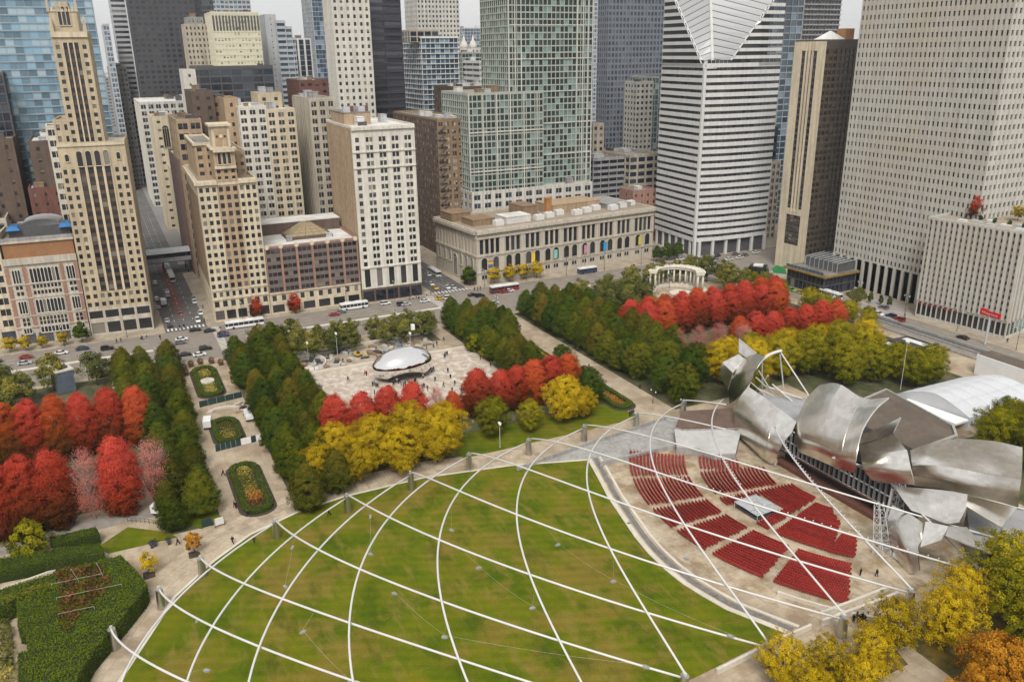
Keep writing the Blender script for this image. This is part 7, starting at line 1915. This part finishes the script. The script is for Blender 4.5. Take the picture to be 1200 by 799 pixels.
def truck(px, py, rz, label, bodyc, boxm, box_=True):
    g = G(px, py); t = empty('truck', (g.x, g.y, .13), rz, label, 'truck')
    b = MB(); extrude_profile(b, [(1.2, .5), (1.2, 2.2), (2.3, 2.2), (2.75, 1.35), (3.2, 1.25), (3.25, .5)], 1.0, .95); b.build('cab', PAINT[bodyc], t)
    b = MB(); b.box(1.9, 2.62, -.97, .97, 1.45, 2.05); b.build('window_band', M_carglass, t)
    b = MB(); b.box(-3.4, 1.2, -.9, .9, .5, .8); b.build('chassis', M_metal_d, t)
    b = MB()
    if box_: b.box(-3.4, 1.1, -1.1, 1.1, .8, 2.8)
    else:
        b.box(-3.4, 1.0, -1.1, 1.1, .8, .95); b.box(-3.4, 1.0, -1.1, -1.0, .95, 1.6); b.box(-3.4, 1.0, 1.0, 1.1, .95, 1.6); b.box(-3.4, -3.3, -1.0, 1.0, .95, 1.6)
    b.build('load_box' if box_ else 'flat_bed', boxm, t)
    w_ = MB(); w_.tube([(0, -.15, 0), (0, .15, 0)], .45, 12); wm = w_.mesh('wheel', M_tyre)
    for x in (-2.4, 2.3):
        for s_ in (-.9, .9): link('wheel', wm, t, (x, s_, .45))
truck(126, 441, R(90), 'white cab truck with a rusty open bed among the olive trees', 'white', M_wood, False)
truck(192, 357, R(180), 'white box truck with a dark cab on the side street', 'black', PAINT['white'])
truck(291, 490, R(180), 'white pickup parked on the fenced work site beside the lindens', 'white', PAINT['white'], False)
truck(244, 499, R(170), 'white van parked on the fenced work site beside the oval bed', 'white', PAINT['white'])
truck(196, 603, R(60), 'white utility truck half hidden behind the red maples', 'white', PAINT['white'])

# ================================================================== people
def person_mesh(pose, top, bottom, skin):
    """one continuous skinned figure"""
    me = bpy.data.meshes.new('person_rig')
    V = {'pel': (0, 0, .95), 'chest': (0, 0, 1.28), 'neck': (0, .01, 1.48), 'head': (0, .04, 1.62), 'crown': (0, .03, 1.74)}
    for s_, n in ((-1, 'l'), (1, 'r')):
        st_ = pose*s_
        V[n+'hip'] = (s_*.1, 0, .9); V[n+'knee'] = (s_*.11, st_*.28+.03, .5); V[n+'ank'] = (s_*.11, st_*.42-.04*abs(pose), .09); V[n+'toe'] = (s_*.12, st_*.42+.16, .04)
        V[n+'sho'] = (s_*.19, 0, 1.42); V[n+'elb'] = (s_*.27, -st_*.18-.03, 1.14); V[n+'wri'] = (s_*.26, -st_*.25+.1, .92); V[n+'fin'] = (s_*.25, -st_*.25+.15, .82)
    names = list(V); idx = {n: i for i, n in enumerate(names)}
    E = [('pel', 'chest'), ('chest', 'neck'), ('neck', 'head'), ('head', 'crown')]
    for n in 'lr': E += [('pel', n+'hip'), (n+'hip', n+'knee'), (n+'knee', n+'ank'), (n+'ank', n+'toe'), ('chest', n+'sho'), (n+'sho', n+'elb'), (n+'elb', n+'wri'), (n+'wri', n+'fin')]
    me.from_pydata([V[n] for n in names], [(idx[a], idx[c]) for a, c in E], [])
    o = bpy.data.objects.new('rig', me); col.objects.link(o)
    m_ = o.modifiers.new('skin', 'SKIN')
    rad = {'pel': .15, 'chest': .17, 'neck': .065, 'head': .1, 'crown': .08, 'hip': .11, 'knee': .075, 'ank': .055, 'toe': .045, 'sho': .085, 'elb': .06, 'wri': .045, 'fin': .035}
    for n in names:
        r_ = rad.get(n, rad.get(n[1:], .06)); me.skin_vertices[0].data[idx[n]].radius = (r_, r_)
    me.skin_vertices[0].data[idx['pel']].use_root = True
    dg = bpy.context.evaluated_depsgraph_get(); out = bpy.data.meshes.new_from_object(o.evaluated_get(dg)); bpy.data.objects.remove(o)
    out.materials.clear()
    for x in (bottom, top, skin): out.materials.append(x)
    for p in out.polygons:
        z = p.center.z; p.material_index = 2 if (z > 1.5 or (z < .9 and abs(p.center.x) > .2)) else (1 if z > .93 else 0)
    out.update(); return out
cl = {'black': (.012, .012, .014), 'navy': (.02, .03, .06), 'grey': (.12, .12, .12), 'red': (.4, .02, .03), 'white': (.55, .53, .5), 'brown': (.1, .06, .04), 'blue': (.04, .1, .25)}
CM = {k: surf('cloth_'+k, v, var=.15) for k, v in cl.items()}; M_skin = surf('skin', (.42, .26, .19), rough=.6, var=.08); M_hair = surf('hair_dark', (.02, .015, .012))
PM = {}
for pi, ps in enumerate((0.0, 1.0, .5)):
    for tc_, bc_ in (('black', 'black'), ('navy', 'black'), ('grey', 'navy'), ('red', 'black'), ('white', 'navy'), ('brown', 'grey'), ('blue', 'black')): PM[(pi, tc_)] = person_mesh(ps, CM[tc_], CM[bc_], M_skin)
hb = MB(); hb.smooth = True
for j in range(5):
    for i in range(8):
        th = (j/4)*1.7; ph = 2*math.pi*i/8; hb.v.append((.115*math.sin(th)*math.cos(ph), .01+.13*math.sin(th)*math.sin(ph), 1.66+.13*math.cos(th)))
for j in range(4):
    for i in range(8): hb.f.append((j*8+i, (j+1)*8+i, (j+1)*8+(i+1) % 8, j*8+(i+1) % 8)); hb.r.append(0)
hair_me = hb.mesh('hair', M_hair)
pr = random.Random(21)
def person(px, py, top, where, pose=None, world=None, z=.2):
    g = Vector(world) if world else G(px, py)
    pi = pr.randrange(3) if pose is None else pose
    t = link('person', PM[(pi, top)], None, (g.x, g.y, z), (0, 0, pr.uniform(0, 6.28)), (1.05, 1.05, pr.uniform(.98, 1.08)))
    tag(t, 'person in %s %s %s' % ('a' if top != 'black' else 'dark', {'black': 'clothes', 'navy': 'navy coat', 'grey': 'grey coat', 'red': 'bright red coat', 'white': 'white top', 'brown': 'brown coat', 'blue': 'blue jacket'}[top], where), 'person', ('people in %s %s' % (top, where))[:70])
    link('hair', hair_me, t)
DK = ['black', 'black', 'navy', 'grey', 'black', 'brown', 'white', 'blue']
wb_ = 'standing around the mirrored bean'
for px, py in [(437, 453), (439, 452), (441, 454), (443, 455), (439, 463), (442, 466), (456, 449), (458, 449), (460, 448), (463, 450), (465, 449), (468, 448), (475, 452), (478, 453), (480, 454), (483, 451), (486, 450), (490, 454), (495, 456), (497, 455), (501, 458), (503, 436), (505, 436), (507, 437), (508, 435), (493, 443), (496, 444), (510, 447), (501, 434), (487, 448), (473, 454), (470, 452), (478, 449), (464, 464), (467, 450), (461, 452)]: person(px, py, pr.choice(DK), wb_)
for px, py in [(408, 447), (522, 418), (524, 417), (525, 437), (528, 444), (520, 454), (530, 460), (527, 465), (509, 461), (563, 422), (575, 430), (521, 420), (533, 452)]: person(px, py, pr.choice(['black', 'navy', 'grey']), 'walking across the pale plaza')
person(428, 440, 'red', 'beside the bean on the pale plaza', 1); person(429.5, 440.5, 'red', 'beside the bean on the pale plaza', 0)
for px, py in [(221, 641), (209, 639), (273, 637), (298, 636), (153, 730), (386, 605), (290, 605)]: person(px, py, 'black', 'walking on the paved walk beside the great lawn', 1)
for px, py in [(275, 595), (277, 596), (262, 558)]: person(px, py, 'black', 'beside the long oval flower bed')
for px, py in [(677, 411), (679, 410), (750, 456), (740, 487), (742, 486), (738, 488), (690, 432)]: person(px, py, pr.choice(['black', 'navy', 'brown']), 'walking on the north promenade')
for px, py in [(588, 367), (592, 367), (560, 341), (563, 340), (556, 341), (500, 347), (491, 352), (488, 350), (484, 351), (480, 352), (505, 346), (544, 334), (546, 333)]: person(px, py, pr.choice(DK), 'at the corner beside the stone library')
for px, py in [(211, 386), (216, 385), (188, 398), (195, 404), (165, 398), (167, 399), (142, 401), (137, 402), (172, 396), (258, 385), (272, 384), (261, 416), (240, 378), (238, 362)]: person(px, py, pr.choice(DK), 'on the pavement by the slender cream tower')
for px, py in [(1008, 675), (1005, 728), (1010, 727), (1000, 729), (1013, 730), (1027, 676), (1050, 640), (1004, 726), (1007, 729)]: person(px, py, 'black', 'near the seating terrace')
for px, py in [(848, 318), (851, 319), (858, 317), (897, 328), (900, 329), (963, 340), (968, 341), (1003, 356), (1085, 372), (1092, 375), (1180, 402), (1060, 372), (845, 322)]: person(px, py, pr.choice(DK), 'on the pavement along the wide street')
for px, py in [(495, 412), (500, 410), (508, 408), (512, 405), (520, 400), (470, 405), (385, 420), (402, 425), (372, 428)]: person(px, py, pr.choice(['grey', 'black', 'blue']), 'working on the ice rink terrace')

# ================================================================== street lamps, posts, benches
def lamp_post(x, y, h, label, grp, head='twin', z=.15):
    t = empty('street_lamp', (x, y, z), 0, label, 'street lamp', grp)
    b = MB(); b.tube([(0, 0, 0), (0, 0, .8), (0, 0, h)], [.16, .11, .07], 7); b.build('pole', M_metal_d if head != 'white' else M_metal_l, t)
    b = MB()
    if head == 'twin':
        b.tube([(-1.2, 0, h-.5), (0, 0, h), (1.2, 0, h-.5)], .05, 5); b.build('arm', M_metal_d, t)
        for s_ in (-1.2, 1.2): b = MB(); b.tube([(s_, 0, h-1.0), (s_, 0, h-.5)], [.22, .12], 8); b.build('lantern', M_lamp, t)
    else: b.box(-.5, .5, -.2, .2, h, h+.3); b.box(-.5, -.2, -.3, .3, h+.3, h+.7); b.box(.2, .5, -.3, .3, h+.3, h+.7); b.build('floodlight', M_white, t)
for y in list(range(-66, 230, 22)):
    if abs(y) > 10: lamp_post(-14.2, y, 9, 'twin lantern street lamp on the pavement of the avenue', 'lamps along the avenue'); lamp_post(29, y+8, 9, 'twin lantern street lamp on the park side of the avenue', 'lamps along the park side')
for x in range(60, 240, 24): lamp_post(x, 266, 9, 'twin lantern street lamp on the pavement of the wide street', 'lamps along the wide street')
for px, py in ((669, 460), (721, 428), (660, 421), (800, 485), (240, 592), (765, 473)): g = G(px, py); lamp_post(g.x, g.y, 5, 'short park lamp beside the paved promenade', 'park lamps')
for px, py, h in ((1055, 457, 16), (586, 525, 7), (482, 420, 9), (396, 420, 9), (362, 425, 7)): g = G(px, py); lamp_post(g.x, g.y, h, 'pale floodlight mast standing over the park', 'floodlight masts', 'white')
# white banner box on a mast behind the bean
g = G(485, 408); t = empty('banner_mast', (g.x, g.y, .15), 0, 'white box banner on a slim mast behind the bean', 'mast')
b = MB(); b.tube([(0, 0, 0), (0, 0, 9)], .08, 6); b.build('pole', M_metal_d, t); b = MB(); b.box(-.6, .6, -.6, .6, 7.2, 9.2); b.build('banner_box', M_white, t)
def bench(px, py, rz, z=.14):
    g = G(px, py); t = empty('bench', (g.x, g.y, z), rz, 'dark slatted bench beside the tall clipped hedge', 'bench', 'benches by the hedge walk')
    for k in range(4): b = MB(); b.box(-1.4, 1.4, -.3+k*.16, -.3+k*.16+.12, .42, .48); b.build('seat_slat', M_metal_d, t)
    for k in range(3): b = MB(); b.box(-1.4, 1.4, .34+.02*k, .38+.02*k, .58+k*.15, .70+k*.15); b.build('back_slat', M_metal_d, t)
    for x in (-1.2, 1.2):
        b = MB(); b.box(x-.05, x+.05, -.28, .36, 0, .42); b.build('leg', M_metal_d, t)
for px, py, a in ((97, 786, 60), (101, 779, 60), (92, 799, 62), (177, 640, 10), (197, 636, 10), (181, 638, 10)): bench(px, py, R(a))
# notice boards near the lindens
for px, py, c, lb in ((243, 618, M_screen, 'dark green notice board beside the lindens'), (258, 617, M_roof_p, 'pale notice board beside the lindens')):
    g = G(px, py); t = empty('notice_board', (g.x, g.y, .14), R(100), lb, 'notice board')
    b = MB(); b.box(-1.2, 1.2, -.08, .08, .5, 2.3); b.build('board', c, t)
    for x in (-1.1, 1.1): b = MB(); b.box(x-.06, x+.06, -.1, .1, 0, 2.4); b.build('post', M_metal_d, t)
g = G(108, 765); t = empty('litter_bin', (g.x, g.y, .14), 0, 'small blue bin against the tall clipped hedge', 'bin')
b = MB(); b.frust(-.35, .35, -.35, .35, 0, -.42, .42, -.42, .42, 1.1); b.build('body', surf('bin_blue', (.03, .16, .4)), t); b = MB(); b.box(-.45, .45, -.45, .45, 1.1, 1.25); b.build('lid', M_metal_d, t)
# white event roofs among the trees
flatroof([(757, 411), (766, 404), (797, 399), (800, 409), (770, 416)], 5.0, R_white, 'small white roofed hall among the dark green trees')
# corner entrance kiosk at the wide street
g = G(888, 322); t = empty('entrance_kiosk', (g.x, g.y, .15), R(40), 'dark glazed entrance kiosk with a pale square roof light at the street corner', 'kiosk')
b = MB(); b.frust(-5, 5, -4, 4, 0, -4, 4, -3, 3, 4.5); b.build('body', M_carglass, t); b = MB(); b.box(-2.2, 2.2, -2.2, 2.2, 4.5, 5.0); b.build('roof_light', M_roof_p, t)
b = MB(); b.box(-7, -5, -4, 4, 0, 2.2); b.build('wall', M_metal_d, t)
sheet('green_mat', [G(905, 315), G(918, 306), G(922, 322), G(906, 320)], .2, surf('green_felt', (.015, .16, .05), var=.2), .1)
sheet('forecourt', [G(1003, 360), G(1035, 345), G(1068, 366), G(1050, 378)], .22, surf('forecourt_stone', (.3, .27, .25), var=.2), .1)
shrub_patch([G(990, 345), G(1010, 338), G(1018, 350), G(1003, 356)], .2, 1.6, M_shrub, 'green planting before the pillared lobby', 15)
# railings along the deck walk
t = empty('railing', (0, 0, .15), 0, 'dark metal railing along the boardwalk by the red maples', 'railing')
P = [G(150, 612), G(170, 613), G(190, 616), G(207, 622)]
t.location = (P[0].x, P[0].y, .15)
for i in range(len(P)-1):
    a, c = P[i]-P[0], P[i+1]-P[0]
    for z in (.5, 1.1): b = MB(); b.tube([(a.x, a.y, z), (c.x, c.y, z)], .05, 4); b.build('rail', M_metal_d, t)
    for k in range(4): q_ = a.lerp(c, k/4); b = MB(); b.tube([(q_.x, q_.y, 0), (q_.x, q_.y, 1.1)], .05, 4); b.build('post', M_metal_d, t)

# ================================================================== air
hb_ = MB(); hb_.box(-6200, 3200, -5200, 6200, -1.5, 262)
hz = bpy.data.materials.new('haze_air'); hz.use_nodes = True; hz.node_tree.nodes.clear()
ho = hz.node_tree.nodes.new('ShaderNodeOutputMaterial'); pvn = hz.node_tree.nodes.new('ShaderNodeVolumePrincipled')
pvn.inputs['Color'].default_value = (.9, .92, .95, 1); pvn.inputs['Density'].default_value = .00008; pvn.inputs['Anisotropy'].default_value = .2
hz.node_tree.links.new(pvn.outputs[0], ho.inputs['Volume'])
tag(hb_.build('haze', hz), kind='stuff')
cy.volume_bounces = 0
